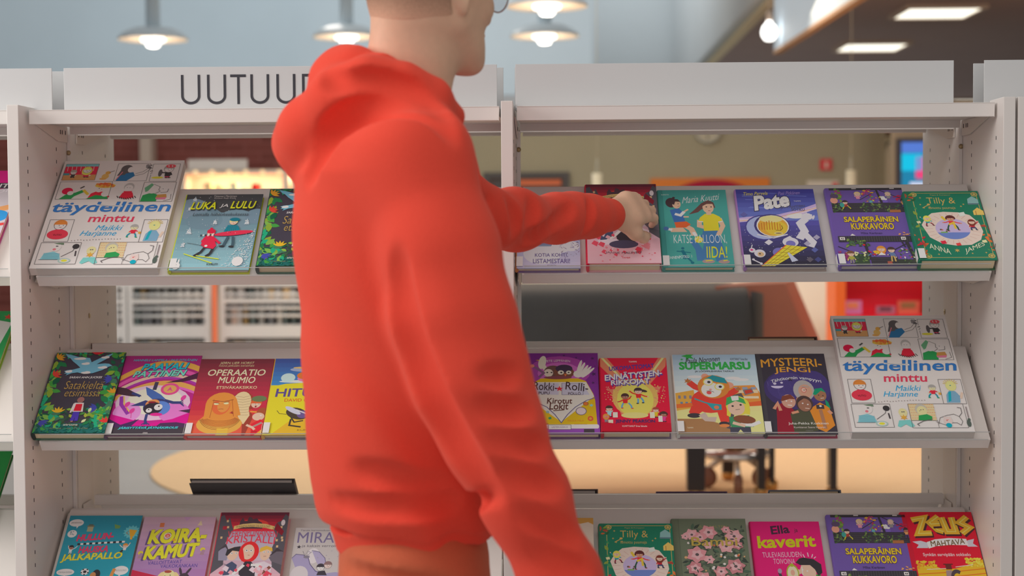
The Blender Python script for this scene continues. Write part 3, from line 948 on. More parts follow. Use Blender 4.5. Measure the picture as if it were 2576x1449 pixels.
def art_minttu(a):
    line = (86, 82, 84)
    paper = (197, 192, 190)
    a.rect(0, 0, 1, 1, paper)
    def fr(u0, v0, u1, v1):
        a.frame(u0, v0, u1, v1, .0035, line)
    g, r, b, y = (40, 140, 76), (210, 36, 58), (40, 104, 150), (214, 196, 90)
    a.rect(.02, .03, .295, .19, (206, 40, 70)); a.rect(.02, .03, .295, .055, (110, 170, 176)); a.rect(.02, .135, .295, .19, (186, 140, 90)); a.rect(.02, .12, .07, .14, (70, 140, 150))
    for k in range(7):
        a.line([(.04 + k * .036, .055), (.045 + k * .036, .10)], .004, paper)
    a.kid(.10, .112, .026, paper, (150, 150, 140), (60, 58, 60), (60, 58, 60), arms=((-.7, 1.6), (.9, 1.5)), legs=((-.4, 2.6), (.4, 2.6)))
    a.kid(.21, .09, .036, paper, y, (206, 40, 70), paper, 'long', arms=((-.9, 1.2), (.9, 1.9)), legs=((-.3, 2.5), (.3, 2.5)))
    fr(.02, .03, .295, .19)
    a.ell(.375, .155, .03, .026, (206, 160, 90)); a.ell(.39, .12, .022, .016, (206, 150, 70)); a.ell(.36, .178, .03, .010, (196, 150, 80)); a.line([(.40, .115), (.44, .10)], .006, line)
    fr(.455, .03, .725, .20)
    a.poly([(.47, .20), (.50, .12), (.60, .115), (.62, .15), (.56, .20)], b)
    a.ell(.54, .085, .05, .042, (84, 80, 82)); a.poly([(.50, .07), (.56, .07), (.535, .14), (.47, .15)], (84, 80, 82)); a.ell(.575, .09, .028, .028, paper)
    a.line([(.47, .19), (.51, .11)], .008, (200, 110, 120)); a.line([(.62, .13), (.68, .11), (.72, .07)], .004, line); a.line([(.62, .15), (.69, .13), (.735, .085)], .004, line)
    a.scatter(14, 3, .69, .045, .74, .075, .008, .013, [(90, 88, 90), (120, 118, 120)])
    fr(.75, .035, .975, .205)
    a.kid(.89, .085, .04, paper, (150, 148, 146), (52, 50, 52), (190, 50, 90), arms=((-1.5, .9), (.8, 2.2)), legs=((-.3, 2.8), (.3, 2.8)))
    a.ell(.90, .058, .042, .018, (206, 70, 80)); a.line([(.88, .048), (.885, .066)], .006, paper); a.line([(.91, .048), (.915, .066)], .006, paper)
    a.ell(.81, .17, .05, .010, (196, 190, 60)); a.ell(.825, .125, .016, .035, (84, 80, 82)); a.ell(.755, .115, .018, .026, paper); a.scatter(5, 8, .74, .10, .77, .13, .004, .006, [line])
    # second row
    a.poly([(.05, .37), (.10, .325), (.17, .31), (.22, .285), (.25, .30), (.17, .345), (.15, .37)], g)
    a.ell(.10, .295, .045, .032, (206, 20, 66)); a.ell(.13, .315, .026, .02, paper); a.line([(.20, .27), (.23, .25)], .014, (70, 70, 70)); a.line([(.23, .285), (.28, .33)], .024, (206, 170, 60))
    a.poly([(.28, .37), (.30, .32), (.35, .295), (.42, .31), (.46, .35), (.44, .37)], r); a.poly([(.27, .372), (.34, .335), (.44, .345), (.45, .372)], g)
    a.ell(.36, .275, .035, .034, paper); a.ell(.40, .245, .085, .022, (206, 170, 70)); a.scatter(14, 5, .33, .225, .47, .255, .012, .02, [(214, 90, 50), (220, 120, 50), (206, 150, 60)]); a.ell(.42, .325, .035, .026, paper); a.scatter(3, 2, .345, .27, .38, .28, .004, .005, [line])
    fr(.02, .205, .45, .373)
    a.ell(.60, .26, .042, .040, (160, 158, 156)); a.ell(.60, .272, .036, .032, paper); a.poly([(.565, .30), (.635, .30), (.66, .36), (.60, .375), (.54, .36)], r); a.scatter(2, 6, .585, .265, .615, .268, .003, .004, [line])
    for k in range(9):
        a.line([(.52 + k * .018, .345 + .018 * math.sin(k * .39)), (.535 + k * .018, .365 + .015 * math.sin(k * .39))], .007, (48, 46, 48))
    a.line([(.565, .305), (.52, .34)], .012, paper); a.line([(.635, .305), (.685, .335)], .012, paper)
    a.poly([(.72, .40), (.73, .34), (.80, .315), (.86, .34), (.85, .40)], g); a.ell(.80, .275, .055, .05, paper); a.poly([(.73, .27), (.78, .225), (.80, .24), (.765, .30), (.745, .31)], (92, 150, 112)); a.line([(.80, .235), (.855, .26), (.85, .29), (.87, .30), (.83, .325)], .004, line)
    a.ell(.895, .285, .034, .032, paper); a.line([(.93, .28), (.925, .31), (.87, .315)], .004, line); a.poly([(.85, .335), (.92, .33), (.93, .36), (.84, .365)], (176, 130, 70)); a.poly([(.84, .365), (.93, .36), (.92, .38), (.845, .38)], (206, 110, 140)); a.line([(.96, .33), (.965, .38), (.91, .395)], .004, line); a.scatter(2, 4, .88, .28, .905, .285, .003, .004, [line])
    fr(.715, .215, .98, .40)
    # title
    a.text('täydellinen', .505, .462, .96, .122, (46, 108, 176), .012, .12, (.007, (60, 74, 120)))
    a.poly([(.375, .424), (.59, .436), (.59, .448), (.375, .435)], (205, 200, 198)); a.line([(.39, .430), (.575, .441)], .003, line)
    a.text('minttu', .53, .556, .37, .066, (208, 56, 84), .016, .1)
    a.text('Maikki', .535, .642, .22, .046, (0, 146, 206), -.004, .35); a.text('Harjanne', .46, .698, .29, .058, (0, 146, 206), -.004, .35)
    # third row
    a.kid(.135, .615, .05, paper, (222, 120, 50), (210, 52, 72), (50, 140, 130), arms=((-.7, 1.9), (.7, 1.9)), legs=((-.3, 2.6), (.3, 2.6)), shoe=(50, 140, 130)); a.ell(.135, .70, .085, .045, (210, 52, 72)); a.text('VUTIO', .135, .705, .07, .016, (90, 30, 40), .02)
    fr(.04, .565, .235, .765)
    g_ = random.Random(2)
    for k in range(17):
        a.dot(.265 + k * .024, .756 - .0009 * k + g_.uniform(-.003, .003), .0055, (140, 130, 128), 6)
    a.kid(.735, .64, .03, (196, 190, 150), (150, 148, 146), (206, 40, 60), (30, 130, 150), arms=((-1.2, 2.0), (1.4, 1.6)), legs=((-1.4, 3.8), (1.0, 3.9)), shoe=(40, 140, 90)); a.dot(.79, .69, .014, (220, 150, 60))
    a.poly([(.83, .765), (.84, .70), (.87, .665), (.92, .67), (.95, .71), (.94, .765)], (110, 150, 176)); a.poly([(.86, .68), (.885, .67), (.87, .75), (.845, .76)], (20, 150, 166)); a.ell(.895, .625, .045, .042, (206, 196, 130)); a.line([(.955, .73), (.975, .68)], .02, (206, 176, 160))
    for k in range(9):
        t = math.pi + math.pi * k / 8
        a.line([(.895 + .03 * math.cos(t), .605 + .02 * math.sin(t)), (.895 + .062 * math.cos(t), .605 + .04 * math.sin(t))], .006, (190, 170, 90))
    a.scatter(2, 9, .88, .62, .91, .625, .005, .006, [(60, 130, 130)])
    fr(.80, .57, .99, .775)
    # bottom row
    a.poly([(.06, .925), (.08, .87), (.15, .855), (.20, .875), (.22, .925)], (120, 176, 186)); a.ell(.155, .815, .045, .04, paper); a.poly([(.13, .78), (.21, .775), (.215, .795), (.16, .79)], (100, 120, 100)); a.ell(.15, .835, .014, .01, (200, 110, 120)); a.scatter(2, 5, .14, .80, .175, .81, .006, .008, [line])
    for k in range(5):
        a.line([(.075, .87 + k * .011), (.205, .875 + k * .011)], .004, (70, 130, 150))
    a.line([(.22, .90), (.30, .85), (.31, .82)], .005, line); a.ell(.315, .81, .028, .022, (52, 50, 52)); a.line([(.325, .85), (.33, .895)], .012, (66, 60, 64)); a.ell(.255, .935, .05, .022, (150, 176, 170)); a.ell(.255, .935, .038, .015, paper); a.ell(.255, .935, .024, .01, (214, 200, 60)); a.line([(.05, .925), (.20, .926)], .004, line)
    fr(.03, .775, .35, .965)
    a.ell(.445, .845, .036, .034, (200, 190, 140)); a.star(.445, .885, .035, (206, 150, 60), 6); a.poly([(.40, .91), (.49, .905), (.52, .955), (.49, .965), (.45, .94), (.40, .965), (.38, .955)], (110, 180, 176)); a.scatter(2, 7, .43, .84, .46, .845, .006, .007, [line])
    a.rect(.50, .775, .71, .91, (206, 180, 140))
    for k in range(11):
        for j in range(6):
            a.rect(.502 + k * .019 + (.009 if j % 2 else 0), .78 + j * .022, .515 + k * .019 + (.009 if j % 2 else 0), .782 + j * .022, (206, 90, 60))
    a.ell(.60, .82, .05, .045, (170, 166, 156)); a.ell(.605, .832, .042, .038, (200, 190, 140)); a.poly([(.56, .91), (.57, .87), (.64, .86), (.68, .88), (.67, .91)], g); a.scatter(3, 7, .585, .82, .625, .85, .004, .006, [line])
    a.line([(.56, .955), (.545, .94), (.60, .915), (.68, .90)], .006, line); a.line([(.70, .92), (.75, .94), (.80, .955)], .004, line)
    a.line([(.72, .94), (.74, .89), (.80, .87), (.86, .86), (.90, .88), (.92, .92), (.90, .95), (.87, .93), (.80, .93)], .004, line); a.line([(.90, .88), (.93, .85), (.93, .81), (.90, .805)], .005, line)
    a.ell(.80, .915, .035, .032, (196, 180, 176)); a.scatter(3, 3, .785, .905, .815, .92, .004, .006, [(190, 90, 90)]); a.ell(.80, .95, .024, .018, (0, 150, 170)); a.poly([(.77, .90), (.775, .875), (.79, .89)], (196, 180, 176)); a.poly([(.81, .89), (.825, .875), (.83, .90)], (196, 180, 176))
    fr(.50, .775, .955, .97); a.line([(.715, .91), (.715, .97)], .003, line); a.line([(.50, .91), (.715, .911)], .003, line)
    a.line([(.975, .80), (.975, .89)], .010, (130, 120, 122))
    a.ell(.967, .935, .018, .028, (76, 88, 82)); a.ell(.975, .905, .012, .012, (76, 88, 82))

def art_luka(a):
    a.grad(0, 1, (86, 108, 122), (126, 168, 178), 12)
    a.poly([(0, 0), (1, 0), (1, .25), (.93, .245), (.85, .26), (.78, .225), (.68, .205), (.58, .245), (.50, .25), (.42, .20), (.30, .19), (.18, .12), (.10, .08), (0, .07)], (62, 64, 68))
    a.ell(.10, .20, .22, .14, (108, 128, 144)); a.ell(.70, .34, .24, .13, (106, 132, 146)); a.ell(.96, .30, .14, .10, (104, 128, 144)); a.ell(.30, .36, .24, .12, (100, 126, 140))
    a.scatter(46, 3, .03, .02, .98, .5, .003, .006, [(206, 206, 206)])
    a.scatter(200, 5, .03, .5, .97, .97, .002, .005, [(176, 200, 206), (206, 206, 206)])
    for u, v, s_ in ((.12, .07, .05), (.08, .20, .04), (.14, .50, .07), (.45, .38, .05), (.86, .38, .06), (.10, .68, .05)):
        a.poly([(u, v - s_ * .8), (u + s_ * .6, v + s_ * .6), (u - s_ * .6, v + s_ * .6)], (150, 168, 178)); a.scatter(22, int(u * 99), u - s_ * .45, v - s_ * .4, u + s_ * .45, v + s_ * .6, .004, .007, [(196, 200, 204)])
    g_ = random.Random(9)
    for _ in range(300):
        t = g_.random() ** .6
        v = .48 + .48 * t
        a.dot(.985 - g_.random() * .34 * t, v, g_.uniform(.004, .008), g_.choice([(196, 204, 210), (150, 170, 186), (206, 206, 206)]), 6)
    a.text('Tittamari Marttinen', .51, .035, .30, .026, (176, 170, 168), .0, .2); a.text('Kuvitus Reija Kiiski', .51, .065, .28, .024, (176, 170, 168), .0, .2)
    a.text('LUKA', .25, .165, .33, .10, (190, 194, 30), .02, .25, None, 0, 0, (.008, .012, (52, 56, 50))); a.text('JA', .52, .17, .11, .055, (206, 204, 200), .005, .2); a.text('LULU', .77, .155, .33, .10, (190, 194, 30), .02, .25, None, 0, 0, (.008, .012, (52, 56, 50)))
    a.text('Lomalla hiihtokeskuksessa', .50, .282, .72, .04, (50, 52, 58), -.005, .2)
    # skier
    a.line([(.14, .80), (.52, .92)], .016, (186, 196, 60)); a.line([(.30, .825), (.60, .87)], .016, (186, 196, 60))
    a.line([(.40, .70), (.35, .78), (.27, .83)], .03, BLACK); a.line([(.50, .72), (.47, .80), (.42, .835)], .03, BLACK)
    a.poly([(.37, .56), (.47, .56), (.53, .70), (.50, .74), (.38, .72), (.33, .69)], (196, 34, 66)); a.line([(.48, .60), (.57, .67)], .035, (196, 34, 66)); a.line([(.37, .59), (.34, .64), (.38, .68)], .03, (196, 34, 66)); a.line([(.15, .66), (.38, .70)], .006, (60, 60, 66)); a.line([(.57, .69), (.46, .83)], .006, (60, 60, 66)); a.dot(.40, .70, .02, WHITE)
    a.head(.43, .535, .048, SKIN, (196, 34, 66)); a.ell(.43, .51, .055, .03, (190, 28, 60)); a.dot(.425, .475, .02, (190, 28, 60))
    for k in range(6):
        a.rect(.30 + k * .03, .552 - .002 * k, .316 + k * .03, .575, WHITE if k % 2 else BLACK)
    # boarder
    a.line([(.66, .58), (.63, .66), (.62, .70)], .035, (60, 84, 96)); a.line([(.72, .58), (.735, .66), (.735, .70)], .035, (60, 84, 96)); a.ell(.60, .705, .035, .012, BLACK); a.ell(.72, .71, .035, .012, BLACK)
    a.poly([(.62, .43), (.75, .43), (.77, .55), (.63, .56)], (20, 116, 134)); a.line([(.63, .45), (.60, .52)], .03, (20, 116, 134)); a.line([(.75, .45), (.79, .53)], .03, (20, 116, 134))
    for k in range(5):
        a.line([(.63 + k * .025, .44), (.64 + k * .025, .54)], .004, (60, 74, 90))
    a.ell(.72, .535, .25, .03, (222, 46, 74), -.13); a.scatter(5, 2, .55, .52, .9, .55, .004, .007, [WHITE, BLACK]); a.head(.69, .39, .05, SKIN, (200, 186, 120)); a.ell(.70, .355, .065, .025, (20, 104, 122))
    a.ell(.08, .955, .05, .045, (200, 200, 200)); a.ell(.06, .90, .012, .03, (200, 200, 200)); a.ell(.10, .90, .012, .03, (200, 200, 200)); a.scatter(2, 3, .065, .94, .095, .945, .004, .005, [BLACK])
    a.ell(.84, .90, .07, .06, (200, 200, 202)); a.text('KVALITI', .53, .935, .14, .024, BLACK, .02, .1)

def art_sata(a):
    a.rect(0, 0, 1, 1, (60, 56, 68))
    a.rect(0, .885, 1, 1, (24, 92, 88))
    gr = [(30, 110, 66), (60, 140, 60), (30, 150, 110), (110, 160, 70), (20, 84, 60), (120, 150, 50), (60, 110, 84)]
    dim = [(40, 66, 58), (50, 76, 50), (56, 84, 62)]
    a.foliage(60, 3, .22, .70, .85, .90, .05, .10, dim)
    a.foliage(70, 1, -.02, .0, .10, .95, .10, .18, gr, .55)
    a.foliage(70, 2, .88, .0, 1.0, .95, .10, .18, gr, .55)
    a.foliage(26, 4, .15, .0, .95, .03, .05, .12, gr)
    a.foliage(40, 7, .10, .74, .34, .9, .08, .16, gr); a.foliage(40, 8, .72, .70, .95, .9, .08, .16, gr)
    for u, v, c in ((.03, .08, (214, 140, 40)), (.05, .30, (190, 60, 50)), (.27, .76, (220, 160, 40)), (.97, .52, (206, 140, 40)), (.60, .03, (190, 40, 50)), (.97, .88, (206, 50, 50))):
        for k in range(5):
            a.leaf(u, v, .12, -2.6 + k * .5 + (u < .2) * .9, c, .3)
    for u, v in ((.06, .86), (.90, .34), (.80, .70)):
        for k in range(5):
            a.leaf(u, v, .13, .0 + k * .4 + (u > .5) * 2.2, (60, 66, 150), .3)
    for k, (u, v) in enumerate(((.38, .72), (.44, .78), (.72, .70), (.66, .76), (.38, .82), (.68, .82), (.64, .88), (.74, .77))):
        a.leaf(u, v, .09, k * .9, [(120, 160, 60), (150, 160, 60), (190, 196, 150), (70, 130, 60)][k % 4], .55)
    blue = (100, 160, 184)
    a.poly([(.13, .02), (.22, .035), (.32, .06), (.50, .075), (.54, .13), (.66, .07), (.80, .02), (.82, .02), (.74, .09), (.62, .155), (.74, .145), (.80, .15), (.85, .175), (.80, .19), (.73, .23), (.60, .27), (.48, .28), (.38, .26), (.30, .27), (.22, .30), (.24, .275), (.19, .275), (.22, .255), (.18, .245), (.23, .23), (.30, .225), (.40, .20), (.34, .16), (.27, .12), (.22, .08), (.17, .06)], blue)
    for u, v, ru in ((.36, .085, .09), (.46, .15, .06), (.72, .07, .06), (.72, .20, .07), (.50, .265, .07), (.25, .25, .05)):
        a.ell(u, v, ru, .014, (196, 200, 206)); a.ell(u + .02, v - .008, ru * .6, .012, (196, 200, 206))
    a.text('SARAH ANN JUCKES', .52, .327, .47, .034, (206, 204, 206), .018, .25)
    a.text('Satakieltä', .53, .42, .55, .10, (158, 132, 76), -.004, .18); a.text('etsimässä', .54, .52, .50, .085, (158, 132, 76), -.004, .18)
    a.line([(.515, .74), (.50, .86)], .05, (70, 52, 160)); a.line([(.55, .74), (.56, .86)], .05, (70, 52, 160)); a.poly([(.47, .64), (.60, .64), (.62, .75), (.47, .75)], (200, 190, 190)); a.poly([(.495, .655), (.585, .655), (.59, .74), (.485, .74)], (204, 30, 50)); a.line([(.47, .65), (.45, .76)], .025, (200, 190, 190)); a.ell(.545, .605, .05, .036, (140, 96, 92)); a.scatter(2, 4, .49, .865, .57, .87, .012, .014, [(150, 110, 90)])
    a.text('aitruuna', .50, .905, .20, .022, (196, 190, 180), .01, .15); a.text('Kuvittanut Sharon King-Chai', .47, .95, .58, .026, (130, 124, 90), .0, .2)
    a.foliage(50, 13, 0, .93, 1, 1, .03, .08, [(30, 110, 90), (20, 80, 70)])

def art_paavali(a):
    a.grad(0, 1, (150, 40, 110), (176, 36, 130), 8)
    for k, (c, v, t) in enumerate((((230, 150, 70), .10, .07), ((206, 80, 150), .20, .05), ((232, 170, 150), .27, .05), ((150, 50, 150), .31, .03), ((236, 150, 80), .36, .06), ((206, 90, 170), .42, .03))):
        a.put([(u, v + .12 * (1 - u) ** 2 * (-1) ** 0 + .10 * (2 * u - 1) ** 2 - .06) for u in np.linspace(0, 1, 15)] + [(u, v + t + .12 * (1 - u) ** 2 + .10 * (2 * u - 1) ** 2 - .06) for u in np.linspace(1, 0, 15)], [(i, i + 1, 28 - i, 29 - i) for i in range(14)], c)
    a.ell(.5, .60, .48, .22, (222, 170, 190)); a.ell(.52, .58, .36, .17, (236, 200, 180)); a.ell(.2, .72, .18, .12, (214, 130, 190)); a.ell(.8, .72, .2, .12, (214, 110, 180))
    a.poly([(.0, .74), (.25, .80), (.5, .86), (.8, .80), (1, .72), (1, .9), (0, .9)], (190, 20, 130))
    a.rect(0, .885, 1, 1, (60, 54, 62)); a.poly([(0, .9), (0, .80), (.16, .87), (.38, .80), (.30, .885), (.6, .9)], (66, 40, 84)); a.poly([(.6, .9), (.66, .85), (.86, .84), (1, .86), (1, .9)], (70, 44, 80))
    a.poly([(0, .40), (.12, .42), (.34, .52), (.20, .52), (0, .49)], (66, 44, 56)); a.poly([(1, .22), (.8, .30), (.60, .35), (.82, .34), (1, .30)], (70, 36, 60)); a.poly([(1, .68), (.85, .70), (1, .73)], (66, 44, 66))
    a.line([(.08, .52), (.10, .62), (.22, .74)], .05, (130, 50, 150)); a.line([(.11, .52), (.14, .62), (.24, .72)], .02, (226, 170, 90))
    a.ell(.68, .43, .12, .075, (206, 70, 130)); a.ell(.68, .43, .085, .05, (230, 150, 90)); a.poly([(.64, .46), (.68, .40), (.72, .46), (.68, .44)], (206, 70, 130))
    for u, v in ((.18, .62), (.88, .54), (.26, .70)):
        a.ell(u, v, .03, .035, (196, 60, 140), .4); a.line([(u, v + .03), (u + .01, v + .09)], .008, (190, 60, 130))
    nav = (52, 60, 110)
    a.line([(.49, .34), (.48, .44)], .05, (60, 56, 80)); a.poly([(.36, .40), (.46, .44), (.58, .50), (.66, .56), (.50, .57), (.40, .50)], (66, 96, 160)); a.poly([(.22, .64), (.40, .57), (.52, .60), (.44, .64)], nav); a.line([(.32, .52), (.24, .49), (.20, .48)], .04, nav); a.line([(.64, .57), (.76, .60), (.86, .60)], .045, nav)
    for k in range(4):
        a.line([(.84, .60), (.88 + .01 * k, .57 + .025 * k)], .015, nav)
    a.ell(.56, .655, .17, .105, nav); a.ell(.60, .67, .14, .09, (84, 120, 190)); a.ell(.50, .61, .09, .05, (226, 130, 80), -.3); a.ell(.52, .67, .12, .075, (48, 42, 52)); a.dot(.585, .655, .055, WHITE); a.dot(.475, .695, .04, WHITE); a.dot(.59, .645, .012, BLACK); a.dot(.47, .685, .01, BLACK); a.ell(.49, .595, .05, .012, (120, 30, 50)); a.ell(.58, .745, .08, .02, (206, 40, 130))
    a.line([(.46, .74), (.46, .82), (.48, .86)], .035, nav)
    for k in range(4):
        a.line([(.47, .84), (.42 + .035 * k, .87)], .014, nav)
    a.text('HANNELE LAMPELA / PASI PITKÄNEN', .53, .055, .84, .034, (60, 160, 186), .02, .3)
    a.text('PAAVALI', .55, .14, .62, .085, (40, 170, 186), .03, .3, (.02, (44, 60, 90)), 0, -.015, (.006, .008, (50, 50, 84)))
    a.text('PATTINEN', .50, .23, .70, .075, (110, 196, 176), .03, .3, (.02, (44, 60, 90)), 0, -.02, (.006, .008, (50, 50, 84)))
    a.text('JÄRISYTTÄVÄ JÄYNÄKIROUS', .52, .908, .76, .038, (60, 190, 196), .025, .3, None, 0, -.004); a.text('OTAVA', .50, .968, .06, .014, (196, 190, 190), .02)

def art_muumio(a):
    a.grad(0, .62, (112, 48, 60), (176, 46, 68), 10); a.grad(.62, 1, (176, 46, 64), (206, 90, 60), 6)
    cr = (222, 194, 150)
    a.text('JØRN LIER HORST', .50, .06, .47, .042, cr, .0, .18); a.text('HANS JØRGEN SANDNES', .50, .098, .48, .028, cr, -.004, .18)
    a.text('OPERAATIO', .52, .185, .78, .085, (228, 204, 164), .012, .15); a.text('MUUMIO', .54, .285, .50, .085, (228, 204, 164), .012, .15); a.text('ETSIVÄKAKSIKKO', .56, .38, .54, .045, cr, .004, 0)
    a.scatter(20, 3, .02, .1, .98, .6, .003, .005, [(150, 70, 80)])
    a.poly([(.55, .5), (.60, .45), (.72, .44), (.80, .50), (.82, .64), (.84, .80), (.78, 1), (.55, 1)], (140, 58, 46)); a.ell(.665, .58, .125, .14, (206, 180, 140))
    a.poly([(.58, .60), (.76, .60), (.80, .75), (.74, .86), (.68, .84)], (206, 180, 140))
    for k in range(8):
        a.line([(.57 + .01 * k, .50 + .035 * k), (.68, .515 + .033 * k), (.78, .49 + .036 * k)], .004, (130, 100, 70))
    o1, o2, o3 = (226, 128, 58), (206, 96, 56), (214, 150, 70)
    a.poly([(.12, .82), (.22, .74), (.62, .74), (.72, .84), (.74, 1), (.10, 1)], (206, 84, 64)); a.ell(.42, .86, .30, .13, o3); a.ell(.42, .80, .25, .09, o1)
    for k in range(7):
        a.put([(.42 + (.20 + .012 * k) * math.cos(t), .76 + (.06 + .018 * k) * math.sin(t)) for t in np.linspace(.25, math.pi - .25, 14)] + [(.42 + (.205 + .012 * k) * math.cos(t), .764 + (.06 + .018 * k) * math.sin(t)) for t in np.linspace(math.pi - .25, .25, 14)], [(i, i + 1, 26 - i, 27 - i) for i in range(13)], (120, 60, 40))
    a.ell(.40, .60, .21, .15, o1); a.poly([(.19, .60), (.29, .60), (.30, .78), (.20, .80)], o1); a.poly([(.52, .60), (.61, .58), (.68, .74), (.60, .77)], o1); a.ell(.40, .63, .12, .11, o2); a.ell(.43, .62, .08, .09, (222, 130, 66)); a.poly([(.27, .55), (.42, .565), (.55, .54), (.53, .50), (.30, .50)], o1)
    a.line([(.27, .555), (.42, .57), (.55, .545)], .008, (110, 50, 40)); a.ell(.33, .60, .034, .014, (206, 200, 150)); a.ell(.46, .592, .034, .014, (206, 200, 150)); a.line([(.30, .585), (.37, .592)], .008, (90, 40, 36)); a.line([(.43, .583), (.50, .572)], .008, (90, 40, 36)); a.line([(.37, .67), (.41, .665), (.44, .668)], .006, (110, 50, 40)); a.line([(.29, .54), (.28, .78)], .006, (150, 70, 40)); a.line([(.53, .54), (.59, .76)], .006, (150, 70, 40))
    a.rect(.40, .91, .56, 1, (228, 150, 60))
    for k in range(4):
        a.rect(.41, .92 + k * .022, .55, .93 + k * .022, (232, 176, 70))
    a.head(.86, .60, .07, SKIN, (190, 90, 50)); a.ell(.89, .535, .10, .04, (96, 112, 76)); a.ell(.86, .635, .012, .012, (130, 40, 50)); a.line([(.79, .68), (.84, .71), (.95, .69)], .05, (206, 60, 56)); a.line([(.80, .70), (.93, .71)], .02, (206, 150, 60))
    a.ell(.965, .72, .08, .07, (150, 76, 50)); a.ell(.92, .765, .08, .05, SKIN); a.scatter(1, 2, .95, .75, .951, .751, .012, .012, [WHITE]); a.poly([(.84, .86), (.95, .80), (1, .82), (1, 1), (.86, 1)], (196, 36, 50)); a.line([(.86, .90), (.98, .84)], .03, (150, 130, 120)); a.line([(.78, .87), (.86, .90), (.90, .93)], .035, SKIN); a.poly([(.95, .96), (1, .92), (1, 1), (.9, 1)], (214, 150, 60))
    a.text('OTAVA', .90, .955, .07, .014, (90, 40, 40), .02)

def art_hitula(a):
    a.rect(0, 0, 1, 1, (206, 188, 44)); a.grad(0, .36, (62, 84, 150), (60, 120, 176), 6); a.poly([(0, .38), (.2, .34), (.6, .32), (1, .36), (1, .5), (0, .5)], (206, 188, 44)); a.poly([(.1, 1), (.5, .7), (1, .8), (1, 1)], (214, 160, 44))
    a.ell(.5, .31, .40, .02, (190, 196, 206)); a.ell(.22, .26, .10, .06, (170, 196, 206)); a.ell(.45, .27, .10, .04, (206, 120, 160)); a.ell(.45, .23, .11, .05, (196, 110, 50)); a.dot(.45, .19, .03, (206, 50, 80)); a.ell(.72, .26, .12, .06, (226, 130, 60)); a.ell(.45, .15, .22, .03, (140, 156, 186)); a.ell(.45, .125, .18, .015, (206, 170, 110))
    a.text('HITULA', .48, .455, .80, .11, (84, 70, 130), .02, .05, None, 0, -.01); a.text("DAVID O'CONNELL", .58, .555, .72, .042, (190, 70, 40), .008)
    a.ell(.42, .73, .16, .07, (70, 60, 50), .4); a.ell(.50, .74, .08, .05, (96, 80, 130)); a.ell(.36, .69, .04, .09, (176, 180, 196), -1.0); a.star(.72, .70, .13, (206, 80, 60), 12, .7); a.line([(.40, .68), (.75, .80)], .02, (190, 190, 200)); a.line([(.35, .78), (.40, .84), (.52, .82)], .02, (60, 54, 50)); a.line([(.35, .80), (.34, .88), (.50, .90)], .025, (60, 54, 50)); a.line([(.28, .74), (.18, .73), (.14, .69)], .008, (70, 60, 50))
    a.text('KUMMA', .58, .94, .24, .022, (120, 84, 40), .0)

